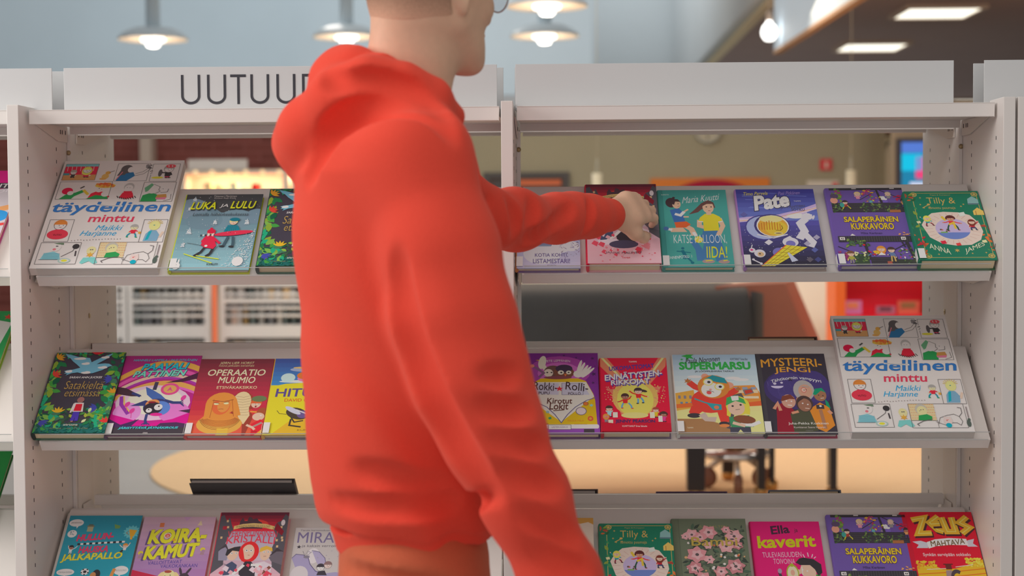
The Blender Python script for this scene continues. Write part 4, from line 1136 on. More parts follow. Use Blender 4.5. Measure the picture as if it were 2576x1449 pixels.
def art_rokki(a):
    a.grad(0, 1, (112, 40, 130), (120, 56, 150), 5); a.ell(.5, .24, .40, .20, (150, 64, 150)); a.ell(.5, .26, .28, .14, (176, 96, 170)); a.rect(0, .93, 1, 1, (130, 70, 160))
    for u, v, r in ((.09, .09, .035), (.56, .03, .022), (.72, .06, .02), (.93, .07, .03), (.07, .28, .03), (.94, .27, .04), (.93, .38, .025), (.03, .38, .02), (.96, .17, .012)):
        a.star(u, v, r, (72, 34, 90), 5, .45, u)
    ye, wh = (206, 168, 30), (206, 198, 188)
    a.poly([(.12, .55), (.20, .36), (.26, .325), (.74, .325), (.84, .36), (.93, .52), (.95, .60), (.97, .90), (.04, .90), (.06, .62)], ye); a.poly([(.08, .56), (.17, .37), (.84, .37), (.94, .55), (.52, .86)], wh); a.line([(.06, .575), (.18, .61), (.34, .68), (.44, .77), (.52, .87), (.60, .77), (.70, .68), (.84, .60), (.96, .565)], .012, (96, 92, 130))
    a.poly([(.17, .52), (.23, .385), (.49, .385), (.49, .53)], (176, 178, 206)); a.poly([(.53, .53), (.53, .385), (.80, .385), (.88, .53)], (176, 178, 206)); a.frame(.53, .385, .80, .53, .006, (110, 108, 130)); a.line([(.17, .52), (.23, .385)], .008, (110, 108, 130))
    for u, v in ((.20, .72), (.77, .73)):
        a.ell(u, v, .07, .05, (110, 100, 120)); a.ell(u, v, .06, .042, (206, 186, 190))
    for u, v in ((.12, .63), (.83, .64)):
        a.ell(u, v, .035, .024, (120, 80, 60)); a.ell(u, v, .028, .02, (214, 110, 50))
    a.flower(.26, .81, .045, (214, 70, 150), (230, 200, 70)); a.flower(.35, .74, .025, (110, 160, 200), (230, 200, 70), 5); a.leaf(.37, .83, .05, -1.2, (60, 140, 96), .9); a.dot(.90, .83, .02, (206, 60, 60)); a.star(.90, .66, .03, (120, 190, 220), 6); a.ell(.885, .82, .035, .03, (214, 80, 60)); a.ell(.885, .82, .018, .015, (226, 150, 60)); a.line([(.27, .885), (.36, .885)], .016, (150, 84, 40)); a.line([(.68, .892), (.84, .892)], .016, (150, 84, 40))
    a.text('PAULA MILA', .70, .845, .20, .022, (196, 110, 50), -.004, .1)
    a.rect(.02, .89, .97, .94, (206, 200, 196)); a.ell(.97, .915, .02, .025, (206, 200, 196)); a.rect(.36, .895, .64, .95, (206, 200, 196)); a.frame(.36, .895, .64, .95, .006, (84, 78, 96)); a.text('LASTEN KESKUS', .50, .922, .20, .018, (130, 120, 140), .01); a.rect(.80, .945, .93, .995, (66, 58, 66))
    a.ell(.28, .12, .05, .085, (206, 196, 180), .15); a.line([(.29, .16), (.34, .23), (.40, .24)], .06, (206, 196, 180)); a.poly([(.24, .085), (.19, .09), (.24, .10)], (220, 150, 50)); a.ell(.42, .245, .12, .085, (96, 70, 66)); a.ell(.36, .255, .06, .05, (206, 190, 176)); a.dot(.345, .25, .012, BLACK); a.dot(.40, .25, .012, BLACK)
    a.ell(.56, .25, .13, .08, (110, 70, 56)); a.ell(.56, .20, .11, .05, (60, 46, 70)); a.dot(.52, .25, .04, (206, 196, 180)); a.dot(.62, .25, .035, (206, 196, 180)); a.dot(.525, .25, .014, BLACK); a.dot(.62, .25, .012, BLACK); a.poly([(.56, .27), (.60, .27), (.575, .30)], (200, 110, 60)); a.line([(.24, .31), (.30, .255), (.20, .19), (.15, .17)], .035, (120, 84, 120)); a.dot(.15, .165, .03, (196, 120, 110)); a.ell(.48, .315, .18, .02, (120, 66, 76))
    for k in range(5):
        a.ell(.76 + .028 * k, .19 - .028 * abs(2 - k) * .3 + .02 * k, .02, .085, (206, 198, 190), .25 + .12 * k)
    a.ell(.74, .27, .06, .045, (206, 198, 190))
    a.text('PETE LEPPÄNEN', .48, .095, .32, .035, (214, 196, 206), .0, 0, None, .008)
    ink_ = (60, 44, 48)
    a.text('Rokki-', .32, .425, .30, .10, ink_, .004, .1, None, 0, .02); a.text('Rolli-', .72, .43, .29, .10, ink_, .004, .1, None, 0, .03); a.text('PUPU', .305, .508, .14, .036, ink_, .008); a.text('PÖLLÖ', .69, .512, .16, .038, ink_, .008); a.star(.50, .455, .05, (200, 44, 60)); a.line([(.155, .30), (.15, .52)], .005, BLACK); a.dot(.15, .535, .012, BLACK)
    a.text('Kirotut', .50, .605, .32, .07, (90, 56, 50), .016, .1); a.text('Lokit', .49, .67, .24, .085, (90, 56, 50), .016, .1); a.line([(.42, .725), (.50, .72), (.56, .715)], .012, (90, 56, 50))

def art_enna(a):
    a.rect(0, 0, 1, 1, (200, 26, 58)); a.poly([(0, 0), (.10, 0), (.55, .5), (.4, .5), (.0, .12)], (226, 120, 90)); a.poly([(1, 0), (.88, 0), (.5, .5), (.6, .5), (.98, .12)], (226, 120, 90)); a.poly([(.01, .0), (.05, 0), (.48, .45), (.44, .45)], (230, 200, 130)); a.poly([(.97, .0), (.93, 0), (.54, .45), (.58, .45)], (230, 200, 130))
    a.poly([(.10, .44), (.9, .40), (.80, .55), (.68, .78), (.28, .78), (.20, .55)], (226, 110, 90)); a.ell(.5, .55, .34, .26, (226, 160, 90)); a.ell(.5, .58, .27, .24, (214, 190, 90)); a.ell(.48, .79, .20, .04, (226, 190, 120))
    a.scatter(40, 3, .05, .40, .25, .62, .006, .012, [(230, 190, 100), (226, 120, 110)]); a.scatter(40, 5, .78, .38, .95, .62, .006, .012, [(230, 190, 100), (226, 120, 110)])
    a.text('TAMMI', .49, .055, .12, .022, (210, 196, 196), .02)
    pu = (80, 56, 140)
    a.text('USKOMATTOMAT', .47, .132, .68, .062, pu, .028, 0, None, 0, -.045); a.text('ENNÄTYSTEN-', .49, .235, .86, .10, (210, 204, 204), .028, 0, (.02, pu), 0, -.075, (.014, .018, pu)); a.text('RIKKOJAT', .44, .345, .58, .09, (210, 204, 204), .028, 0, (.02, pu), 0, -.03, (.014, .018, pu))
    a.kid(.35, .54, .055, SKIN2, (70, 46, 46), (206, 40, 44), (90, 150, 190), arms=((-1.9, 1.9), (1.6, -.1)), legs=((-1.0, 4.2), (1.7, 4.3)), shoe=(190, 60, 60)); a.star(.345, .64, .02, (226, 190, 60)); a.kid(.55, .465, .058, SKIN, (60, 48, 52), (206, 40, 44), (90, 150, 190), 'tail', -1, arms=((-2.4, -.2), (2.4, 2.0)), legs=((-.2, 4.3), (1.2, 4.1))); a.star(.55, .565, .02, (226, 190, 60))
    a.kid(.11, .70, .05, SKIN, (70, 50, 46), (150, 190, 210), (150, 190, 210)); a.rect(.16, .75, .23, .82, (206, 196, 186)); a.kid(.06, .80, .04, (214, 120, 100), (206, 130, 60), (120, 120, 130), (120, 120, 130), 'long'); a.rect(.09, .85, .16, .91, (206, 190, 170)); a.kid(.79, .72, .045, SKIN, (150, 70, 56), (226, 170, 40), (226, 170, 40)); a.rect(.70, .75, .77, .83, (210, 196, 176)); a.kid(.90, .78, .045, SKIN2, (70, 50, 46), (206, 60, 130), (206, 60, 130), 'curly'); a.rect(.82, .80, .88, .88, (210, 200, 190))
    a.poly([(0, .88), (.2, .9), (.8, .88), (1, .9), (1, 1), (0, 1)], (176, 22, 46)); a.text('JENNY PEARSON', .48, .875, .58, .056, (60, 46, 96), .024); a.text('KUVITTANUT Erica Salcedo', .47, .935, .36, .022, (206, 190, 190), .01)

def art_super(a):
    a.grad(0, .55, (150, 176, 198), (190, 200, 196), 8); a.grad(.55, 1, (196, 190, 130), (206, 200, 130), 5)
    for u, v in ((.25, .29), (.8, .33), (.7, .31)):
        a.ell(u, v, .09, .018, (206, 206, 206))
    a.poly([(0, .50), (.22, .46), (.24, .68), (0, .72)], (206, 150, 66)); a.poly([(.62, .41), (.95, .40), (1, .5), (1, .66), (.66, .62)], (206, 130, 60)); a.rect(.65, .46, .98, .50, (206, 180, 150)); a.rect(.66, .54, .98, .57, (206, 186, 160))
    for k in range(3):
        a.rect(.03 + k * .065, .53, .06 + k * .065, .57, (120, 116, 130)); a.rect(.05 + k * .06, .61, .08 + k * .06, .65, (90, 120, 150)); a.rect(.70 + k * .1, .425, .76 + k * .1, .455, (130, 140, 160))
    a.poly([(0, .64), (.2, .62), (.24, .67), (0, .69)], (214, 100, 50)); a.poly([(.76, .63), (1, .60), (1, .66), (.8, .67)], (206, 90, 50)); a.poly([(.62, .54), (.78, .50), (.82, .60), (.65, .66)], (84, 80, 84)); a.poly([(.80, .46), (.91, .44), (.93, .50), (.82, .53)], (110, 110, 116)); a.poly([(.82, .47), (.90, .455), (.92, .49), (.83, .515)], (176, 60, 50))
    a.poly([(0, .82), (.3, .82), (.62, .92), (.6, 1), (0, 1)], (150, 112, 76)); a.ell(.72, .93, .08, .06, (190, 150, 80)); a.line([(.66, .74), (.58, .94)], .04, (84, 80, 84))
    # round furry animal in red overalls
    rd = (206, 62, 52)
    a.line([(.38, .48), (.24, .42), (.17, .36)], .085, rd); a.line([(.56, .54), (.66, .50), (.73, .46)], .085, rd); a.star(.16, .345, .05, (160, 104, 60), 6, .5); a.star(.75, .45, .045, (160, 104, 60), 6, .5); a.ell(.40, .60, .22, .15, rd); a.poly([(.18, .66), (.62, .62), (.60, .86), (.50, .86), (.47, .72), (.30, .73), (.20, .80), (.14, .74)], rd); a.ell(.20, .78, .08, .03, (60, 54, 60)); a.ell(.54, .88, .06, .025, (60, 54, 60)); a.ell(.54, .905, .06, .02, (196, 120, 70))
    a.ell(.37, .29, .045, .04, (206, 140, 120)); a.ell(.64, .40, .06, .04, (206, 140, 120)); a.ell(.46, .42, .19, .15, (190, 120, 56)); a.ell(.43, .46, .12, .095, (206, 200, 192)); a.poly([(.36, .32), (.46, .27), (.60, .31), (.63, .38), (.50, .36)], (40, 130, 140)); a.ell(.40, .36, .06, .045, (206, 190, 90)); a.ell(.40, .36, .048, .035, (206, 206, 206)); a.ell(.53, .42, .06, .045, (206, 190, 90)); a.ell(.53, .42, .048, .035, (206, 206, 206)); a.dot(.41, .36, .02, BLACK); a.dot(.54, .42, .02, BLACK); a.ell(.42, .455, .016, .010, (206, 130, 130)); a.ell(.40, .495, .03, .022, (196, 80, 80)); a.line([(.37, .475), (.42, .472), (.46, .49)], .006, BLACK)
    a.line([(.22, .57), (.34, .62), (.50, .66)], .02, (60, 140, 150)); a.poly([(.35, .62), (.53, .645), (.53, .71), (.43, .715)], (50, 140, 150)); a.dot(.47, .68, .03, (206, 110, 80)); a.poly([(.25, .78), (.33, .74), (.36, .80), (.46, .80), (.44, .86), (.32, .85)], (176, 160, 150))
    # child
    gn = (60, 150, 84)
    a.ell(.72, .66, .14, .12, (206, 186, 70)); a.poly([(.59, .68), (.64, .72), (.62, .80), (.58, .78)], (206, 186, 70)); a.poly([(.80, .68), (.86, .70), (.85, .77), (.80, .76)], (206, 186, 70)); a.poly([(.60, .80), (.84, .78), (.88, .92), (.62, .94)], (60, 130, 90)); a.ell(.70, .685, .10, .095, SKIN); a.poly([(.58, .66), (.60, .56), (.70, .53), (.80, .58), (.82, .64), (.70, .60)], gn); a.poly([(.65, .54), (.74, .535), (.74, .59), (.66, .60)], (206, 206, 200)); a.dot(.66, .665, .014, BLACK); a.dot(.755, .65, .014, BLACK); a.line([(.69, .71), (.74, .705)], .006, BLACK); a.line([(.73, .89), (.86, .90), (.96, .86)], .05, (206, 206, 206)); a.ell(.78, .83, .13, .05, (120, 74, 54), .15); a.rect(.60, .925, .84, 1, (66, 66, 80)); a.poly([(.68, 1), (.72, .95), (.76, 1)], (190, 190, 130)); a.line([(.64, .87), (.78, .91)], .045, SKIN)
    a.star(.19, .02, .085, (50, 160, 70), 5, .4, -.3); a.star(.11, .065, .022, (60, 160, 90))
    a.text('SUPERMARSU', .50, .148, .86, .105, (50, 156, 72), .05, 0); a.text('Paula Noronen', .36, .07, .42, .066, BLACK, .004, .3, None, 0, -.035); a.text('KUVITTANUT Terese Bast', .80, .062, .21, .028, (70, 70, 76), .0, .15); a.text('JA LÖÖPPILEHMÄN TAPAUS', .49, .222, .47, .03, (50, 56, 64), .018); a.text('TAMMI', .14, .93, .07, .016, (196, 186, 160), .02)

def art_myst(a):
    a.rect(0, 0, 1, 1, (54, 50, 60)); a.ell(.55, .45, .5, .26, (60, 50, 96)); a.ell(.40, .42, .30, .18, (66, 56, 110)); a.ell(.78, .42, .22, .2, (64, 54, 108)); a.rect(0, 0, .06, 1, (62, 60, 66))
    g_ = random.Random(2)
    for _ in range(26):
        u, v = g_.uniform(.1, .45), g_.uniform(.34, .62)
        a.line([(u, v), (u + .01, v + .05)], .004, (84, 74, 130))
    a.dot(.22, .383, .024, (176, 170, 190)); a.dot(.32, .372, .02, (176, 170, 190)); a.put([(.25 + .09 * math.cos(t), .412 + .032 * math.sin(t)) for t in np.linspace(0, math.pi, 10)], [tuple(range(10))], (176, 170, 200)); a.star(.45, .33, .05, (48, 42, 60))
    go = (206, 140, 50)
    a.text('MYSTEERI-', .50, .105, .88, .105, go, .014, 0, None, .022); a.text('JENGI', .50, .212, .52, .085, go, .014, 0, None, .01); a.text('Tähtitornin vampyyri', .53, .315, .72, .05, (206, 204, 200), .006, 0, None, .05)
    a.ell(.62, .47, .15, .13, (150, 146, 146)); a.ell(.64, .48, .10, .085, (176, 136, 116)); a.put([(.62 + .04 * math.cos(t), .465 + .034 * math.sin(t)) for t in np.linspace(0, 6.28, 16)], [tuple(range(16))], (176, 90, 84)); a.ell(.62, .465, .032, .026, (190, 160, 146)); a.poly([(.50, .56), (.66, .55), (.70, .62), (.48, .62)], (170, 120, 96)); a.line([(.60, .42), (.70, .43)], .014, (140, 136, 136)); a.scatter(2, 3, .61, .462, .68, .468, .008, .010, [BLACK])
    a.poly([(.20, .66), (.34, .60), (.44, .72), (.46, 1), (.16, 1)], (130, 30, 46)); a.poly([(.66, .70), (.82, .62), (.94, .68), (.98, .9), (.84, .98), (.68, .92)], (190, 120, 44)); a.poly([(.38, .76), (.50, .70), (.66, .72), (.74, .96), (.5, 1), (.40, .98)], (70, 72, 56))
    a.ell(.84, .53, .09, .075, (140, 100, 76)); a.poly([(.74, .52), (.78, .45), (.88, .44), (.93, .50), (.86, .475), (.78, .53)], (20, 130, 96)); a.poly([(.90, .58), (.94, .62), (.96, .70), (.90, .66)], (20, 130, 96)); a.dot(.82, .53, .01, BLACK); a.dot(.88, .535, .01, BLACK); a.line([(.84, .57), (.89, .565)], .01, (206, 190, 180))
    a.ell(.38, .605, .10, .085, (176, 134, 118)); a.poly([(.27, .60), (.30, .54), (.42, .52), (.48, .58), (.40, .575), (.30, .60)], (110, 58, 46)); a.dot(.35, .60, .012, WHITE); a.dot(.42, .605, .012, WHITE); a.line([(.36, .65), (.42, .655)], .014, (206, 196, 190))
    a.ell(.60, .635, .12, .10, (70, 54, 52)); a.ell(.60, .65, .095, .08, (136, 96, 78)); a.dot(.575, .63, .012, WHITE); a.dot(.645, .645, .012, WHITE); a.line([(.60, .69), (.66, .695)], .012, (196, 180, 170)); a.poly([(.49, .64), (.52, .58), (.62, .56), (.54, .60)], (62, 48, 48))
    a.line([(.16, .70), (.22, .63), (.25, .72)], .05, SKIN3); a.line([(.40, .75), (.50, .73)], .045, SKIN3); a.line([(.84, .94), (.82, .78), (.81, .71)], .05, (150, 106, 80)); a.rect(.76, .65, .87, .70, (60, 54, 60)); a.dot(.82, .665, .018, (196, 196, 206)); a.line([(.92, .72), (.96, .76)], .05, SKIN3)
    a.text('Juha-Pekka Koskinen', .61, .878, .56, .036, (206, 196, 190), .004); a.text('Kuvittanut Saana Nyqvist', .62, .924, .44, .028, (190, 180, 176), .0); a.text('KARISTO', .61, .96, .10, .012, (110, 106, 110), .01)

def art_jalka(a):
    a.grad(0, 1, (44, 130, 152), (40, 150, 170), 6)
    yl = (206, 194, 60)
    a.ell(.11, .085, .10, .042, (196, 200, 200)); a.poly([(.12, .12), (.16, .11), (.13, .15)], (196, 200, 200)); a.text('JEEEEEEE!', .11, .085, .15, .016, BLACK, 0, .1)
    a.dot(.09, .21, .065, (200, 204, 204)); a.scatter(6, 3, .05, .18, .13, .24, .010, .014, [(130, 150, 156)])
    a.rect(.28, .12, .36, .185, (150, 150, 120)); a.rect(.27, .115, .37, .13, (110, 110, 90)); a.rect(.29, .10, .35, .115, (84, 100, 90)); a.poly([(.64, .10), (.73, .12), (.72, .15), (.66, .15)], (100, 140, 80))
    a.star(.90, .19, .12, (90, 170, 180), 14, .75); a.poly([(.86, .16), (.97, .17), (.94, .24), (.89, .24)], (220, 150, 50)); a.rect(.90, .24, .93, .275, (220, 150, 50)); a.line([(.86, .18), (.83, .20), (.87, .22)], .008, (140, 90, 40))
    a.text('HULLUN-', .42, .245, .50, .075, (206, 60, 96), .04, .1, (.01, (110, 40, 60)), 0, -.03); a.text('HAUSKA', .44, .385, .40, .075, (206, 60, 96), .04, .1, (.01, (110, 40, 60)), 0, -.015); a.text('JALKAPALLO', .44, .475, .82, .095, yl, .03, .1, (.012, (150, 120, 30)), 0, -.03)
    for k in range(16):
        a.rect(.20 + k * .04, .318 - k * .0018, .24 + k * .04, .338 - k * .0018, WHITE if k % 2 else BLACK)
    a.kid(.13, .365, .032, SKIN2, BLACK, (206, 206, 206), (206, 206, 206), arms=((-1.4, -1.0), (2.6, -.9)), legs=((-.4, 3.4), (.5, 3.4))); a.kid(.86, .345, .032, SKIN, (190, 130, 60), (206, 206, 206), BLACK, arms=((-2.4, -.4), (1.8, -1.4)), legs=((-1.6, 3.4), (-1.0, 3.4)))
    a.ell(.14, .64, .12, .038, (196, 200, 200)); a.poly([(.13, .67), (.17, .66), (.13, .70)], (196, 200, 200)); a.text('EI SAA KALAA PUKKIMAAN', .14, .64, .18, .018, (90, 96, 100), 0, .1); a.ell(.88, .62, .10, .05, (196, 200, 200)); a.text('VARUSTUS EI OLE OPPIMISTA', .88, .62, .15, .018, (110, 116, 116), 0, .1); a.poly([(.86, .66), (.89, .66), (.87, .71)], (196, 200, 200))
    a.dot(.40, .635, .055, (200, 200, 200)); a.star(.40, .635, .026, BLACK, 5, .8); 
    for k in range(5):
        a.dot(.40 + .046 * math.cos(k * 1.257 + .3), .635 + .046 * math.sin(k * 1.257 + .3) * a.asp, .012, BLACK, 6)
    a.ell(.56, .665, .055, .055, BLACK); a.ell(.52, .675, .04, .036, (176, 124, 80)); a.line([(.68, .755), (.76, .70), (.79, .60)], .045, (190, 130, 70)); a.poly([(.50, .74), (.60, .72), (.70, .74), (.72, .78), (.68, .80), (.69, 1), (.52, 1), (.50, .86)], (70, 70, 160)); a.text('12', .60, .82, .10, .06, (214, 200, 60), .03)
    a.kid(.11, .755, .035, BLACK, BLACK, (76, 76, 176), (76, 76, 176), arms=((-2.4, -1.6), (1.6, 2.6)), legs=((-.5, 3.6), (.5, 3.6))); a.kid(.28, .725, .035, SKIN, (206, 90, 100), (206, 40, 90), (206, 40, 90), arms=((-2.0, -.2), (2.0, -.6)), legs=((-.5, 4), (.5, 4)))
    a.line([(.36, .70), (.34, .84)], .004, (50, 80, 90)); a.line([(.41, .70), (.40, .84)], .004, (50, 80, 90))
    a.ell(.95, .80, .05, .055, (206, 186, 50)); a.star(.95, .73, .05, (90, 150, 80), 7, .4); a.rect(.91, .785, .99, .80, BLACK); a.ell(.81, .83, .04, .03, (196, 50, 60)); a.ell(.80, .76, .05, .03, (196, 200, 200)); a.text('PAU', .80, .76, .05, .014, BLACK)
    a.rect(0, .875, 1, .90, (206, 60, 110)); a.rect(0, .90, 1, 1, (214, 190, 50))

def art_koira(a):
    a.grad(0, .60, (178, 150, 168), (150, 116, 160), 7); a.grad(.60, 1, (150, 110, 158), (140, 100, 160), 3)
    a.poly([(0, .61), (1, .80), (1, 1), (0, 1)], (170, 40, 66)); a.poly([(.45, .72), (1, .82), (1, 1), (.3, 1)], (200, 40, 60)); a.poly([(.55, .0), (.66, .0), (.60, .05)], (176, 140, 176))
    yl, dk = (206, 196, 50), (92, 72, 120)
    a.text('KOIRA-', .52, .22, .80, .17, yl, .05, .12, (.012, (110, 100, 40)), 0, -.03, (-.028, .012, dk)); a.text('KAMUT', .48, .40, .74, .16, yl, .05, .12, (.012, (110, 100, 40)), 0, -.045, (-.028, .012, dk)); a.text('VALLOITTAVAT', .42, .525, .46, .04, (80, 66, 140), .006, 0, None, 0, -.02); a.text('VALKOKANKAAN', .62, .565, .50, .04, (80, 66, 140), .006, 0, None, 0, -.01)
    a.dot(.38, .22, .05, (206, 190, 180)); a.dot(.38, .22, .036, (196, 70, 60)); a.rect(.24, .07, .30, .12, (190, 110, 70)); a.poly([(.76, .10), (.80, .04), (.83, .10)], (206, 180, 150)); a.star(.48, .27, .04, (226, 150, 50), 6)
    for u, v in ((.06, .42), (.90, .38)):
        a.poly([(u - .03, v + .06), (u + .03, v + .06), (u + .02, v + .03), (u - .02, v + .03)], (150, 120, 130)); a.ell(u, v, .035, .024, (190, 180, 60), -.4); a.ell(u + .01, v + .02, .025, .02, (150, 120, 140))
    cr = (206, 190, 140)
    a.ell(.44, .82, .15, .15, cr); a.ell(.50, .70, .11, .09, cr); a.ell(.40, .68, .035, .05, (196, 180, 130), .4); a.ell(.62, .68, .03, .05, (196, 180, 130), -.5); a.ell(.49, .63, .05, .016, (150, 70, 60)); a.dot(.53, .71, .014, BLACK); a.ell(.48, .72, .03, .012, (206, 130, 120)); a.line([(.30, .78), (.26, .72)], .035, cr); a.dot(.46, .68, .008, BLACK); a.dot(.53, .67, .008, BLACK)
    a.ell(.72, .72, .08, .075, (66, 54, 66)); a.ell(.66, .63, .018, .05, (66, 54, 66), -.3); a.ell(.76, .63, .018, .05, (66, 54, 66), .5); a.ell(.715, .735, .04, .03, (206, 190, 176)); a.dot(.71, .73, .010, BLACK); a.ell(.68, .70, .03, .012, (206, 150, 60)); a.ell(.75, .70, .03, .012, (206, 150, 60))
    a.ell(.22, .90, .06, .07, (206, 160, 60)); a.poly([(.17, .85), (.18, .79), (.22, .85)], (206, 160, 60)); a.poly([(.23, .84), (.27, .79), (.28, .87)], (206, 160, 60)); a.ell(.10, .92, .09, .12, (206, 80, 90)); a.text('ZzZ', .38, .222, .04, .025, (206, 196, 190), .02); a.ell(.62, .93, .08, .06, (70, 66, 80)); a.line([(.02, .74), (.10, .70)], .03, (150, 90, 96))

def art_krist(a):
    a.grad(0, .22, (96, 40, 56), (206, 40, 56), 6); a.grad(.22, .55, (150, 144, 164), (176, 164, 176), 5); a.grad(.55, 1, (176, 150, 164), (222, 160, 170), 6)
    dk = (78, 76, 84)
    a.ell(.5, .14, .22, .06, (226, 60, 56)); a.poly([(.28, .19), (.30, .10), (.33, .06), (.36, .10), (.40, .10), (.42, .05), (.46, .06), (.48, .08), (.54, .07), (.57, .10), (.62, .12), (.64, .19)], (76, 56, 66))
    a.poly([(0, .05), (.05, .03), (.10, .10), (.14, .06), (.18, .14), (.22, .20), (.14, .35), (.16, .6), (0, .7)], dk); a.poly([(1, .05), (.95, .02), (.90, .10), (.84, .12), (.80, .18), (.86, .30), (.82, .42), (.86, .62), (1, .7)], dk)
    for u, v in ((.10, .09), (.12, .16), (.05, .28), (.90, .16), (.93, .28), (.86, .31), (.94, .31), (.88, .38)):
        a.rect(u, v, u + .03, v + .025, (190, 160, 120))
    a.rect(.06, .16, .12, .20, (150, 40, 56)); a.poly([(.84, .12), (.96, .22), (.94, .27), (.82, .20)], (120, 30, 44)); a.ell(.93, .12, .03, .035, (196, 186, 190)); a.poly([(.06, .45), (.15, .37), (.22, .46), (.20, .55), (.08, .55)], (130, 126, 146)); a.poly([(.05, .44), (.15, .36), (.23, .47), (.15, .40)], (66, 60, 68)); a.poly([(.80, .52), (.90, .42), (1, .46), (1, .6), (.84, .56)], (96, 90, 100)); a.poly([(.78, .52), (.90, .41), (1, .45), (.9, .45)], (60, 54, 60))
    a.poly([(.22, .16), (.35, .135), (.5, .125), (.68, .135), (.82, .165), (.81, .205), (.68, .18), (.5, .17), (.35, .175), (.22, .20)], (214, 170, 110)); a.text('WAANDALINNAN SALAISUUDET', .50, .158, .50, .026, (110, 80, 60), .0, 0, None, .012); a.text('2', .80, .188, .03, .026, (110, 80, 60), .01)
    rd = (206, 56, 76)
    a.text('VERENPUNAINEN', .51, .235, .72, .07, rd, .004, .0, None, .02); a.text('KRISTALLI', .50, .305, .70, .085, rd, .008, .0, None, .022)
    a.ell(.50, .455, .145, .12, (206, 40, 44)); a.ell(.49, .455, .09, .085, SKIN); a.dot(.465, .44, .022, WHITE); a.dot(.53, .44, .022, WHITE); a.dot(.465, .438, .010, (90, 60, 50)); a.dot(.53, .438, .010, (90, 60, 50)); a.line([(.49, .49), (.52, .492)], .006, (130, 60, 60)); a.poly([(.36, .47), (.40, .40), (.46, .55), (.42, .56)], (206, 40, 44))
    a.ell(.27, .475, .08, .075, SKIN); a.poly([(.17, .49), (.18, .43), (.28, .40), (.37, .39), (.36, .45), (.26, .44), (.20, .50)], BLACK); a.dot(.255, .47, .018, WHITE); a.dot(.32, .468, .016, WHITE); a.dot(.258, .47, .007, BLACK); a.dot(.322, .468, .007, BLACK)
    a.ell(.74, .47, .075, .08, SKIN); a.poly([(.65, .46), (.66, .41), (.74, .385), (.83, .41), (.84, .45), (.76, .425)], (214, 160, 60)); a.dot(.72, .455, .018, WHITE); a.dot(.78, .455, .016, WHITE); a.dot(.72, .455, .007, BLACK); a.dot(.78, .455, .007, BLACK); a.line([(.72, .505), (.76, .502)], .006, (130, 60, 60))
    a.poly([(.20, .60), (.28, .56), (.36, .60), (.36, .72), (.18, .72)], (66, 74, 100)); a.poly([(.40, .66), (.47, .56), (.55, .56), (.64, .62), (.66, .74), (.42, .76)], (52, 48, 56)); a.poly([(.62, .58), (.74, .56), (.86, .60), (.86, .74), (.64, .72)], (190, 180, 190)); a.line([(.46, .60), (.36, .68), (.24, .74)], .045, (206, 200, 204)); a.line([(.56, .60), (.68, .60), (.60, .68)], .045, (206, 200, 204)); a.line([(.72, .70), (.84, .62)], .05, (120, 70, 60)); a.poly([(.14, .72), (.4, .70), (.5, .76), (.2, .78)], (196, 186, 196)); a.ell(.5, .77, .2, .05, (70, 66, 90))
    a.text('KUVITUS TEEMU JUHANI', .19, .60, .16, .024, (84, 78, 88), 0, 0, None, 0, .05)
    g_ = random.Random(5)
    for _ in range(44):
        t = g_.uniform(0, 2 * math.pi)
        u, v = .5 + g_.uniform(.20, .48) * math.cos(t), .75 + g_.uniform(.08, .17) * math.sin(t)
        s_ = g_.uniform(.02, .05)
        a.poly([(u - s_, v), (u - s_ * .2, v - s_ * .8), (u + s_, v - s_ * .3), (u + s_ * .5, v + s_ * .7)], g_.choice([(206, 70, 90), (222, 120, 130), (226, 150, 160), (196, 60, 80), (210, 180, 190)]))
    a.scatter(12, 9, .05, .88, .95, .98, .008, .014, [(206, 70, 90), (222, 120, 130)])
    a.text('JANNE MALINEN', .49, .88, .49, .032, (90, 70, 84), .004, .1, None, -.01); a.text('TAMMI', .52, .935, .11, .016, (206, 90, 100), .02)

def art_mira(a):
    a.rect(0, 0, 1, 1, (176, 172, 172))
    pu = (112, 104, 140)
    a.text('Tämän kertomuksen kertoo', .40, .035, .64, .022, (84, 80, 92), .0); a.text('MIRA', .34, .13, .58, .14, pu, .002); a.text('ja kaksin verroin taikaa', .52, .245, .78, .042, (76, 72, 84), .0, .1); a.star(.09, .255, .04, (56, 54, 62))
    a.ell(.33, .37, .10, .10, (196, 192, 196)); a.poly([(0, .40), (.06, .35), (.18, .36), (.26, .40), (.30, .48), (.40, .56), (.52, .60), (.7, .58), (1, .6), (1, 1), (.2, 1), (.18, .66), (.10, .56)], (148, 142, 176)); a.poly([(.30, .30), (.42, .32), (.52, .40), (.54, .48), (.46, .52), (.40, .46)], (158, 152, 182)); a.line([(0, .40), (.06, .35), (.18, .36), (.26, .40), (.30, .48), (.40, .57), (.55, .60)], .012, (90, 84, 120)); a.line([(.30, .30), (.42, .32), (.52, .40), (.545, .48)], .010, (90, 84, 120))
    a.line([(.16, .31), (.20, .37), (.24, .30), (.23, .37), (.30, .32)], .008, (100, 98, 110)); a.ell(.23, .385, .05, .018, (120, 116, 130)); a.head(.47, .52, .06, (206, 200, 200), (60, 56, 64)); a.head(.58, .49, .06, (196, 180, 176), (130, 104, 104)); a.poly([(.44, .57), (.54, .56), (.58, .62), (.42, .62)], (60, 56, 66)); a.ell(.15, .62, .14, .12, (186, 182, 186)); a.ell(.3, .8, .2, .12, (176, 172, 186)); a.foliage(20, 3, .05, .66, .4, .8, .05, .09, [(56, 54, 60), (70, 66, 74)], .25)
    a.scatter(10, 3, .05, .3, .95, .42, .008, .012, [(150, 146, 160)])

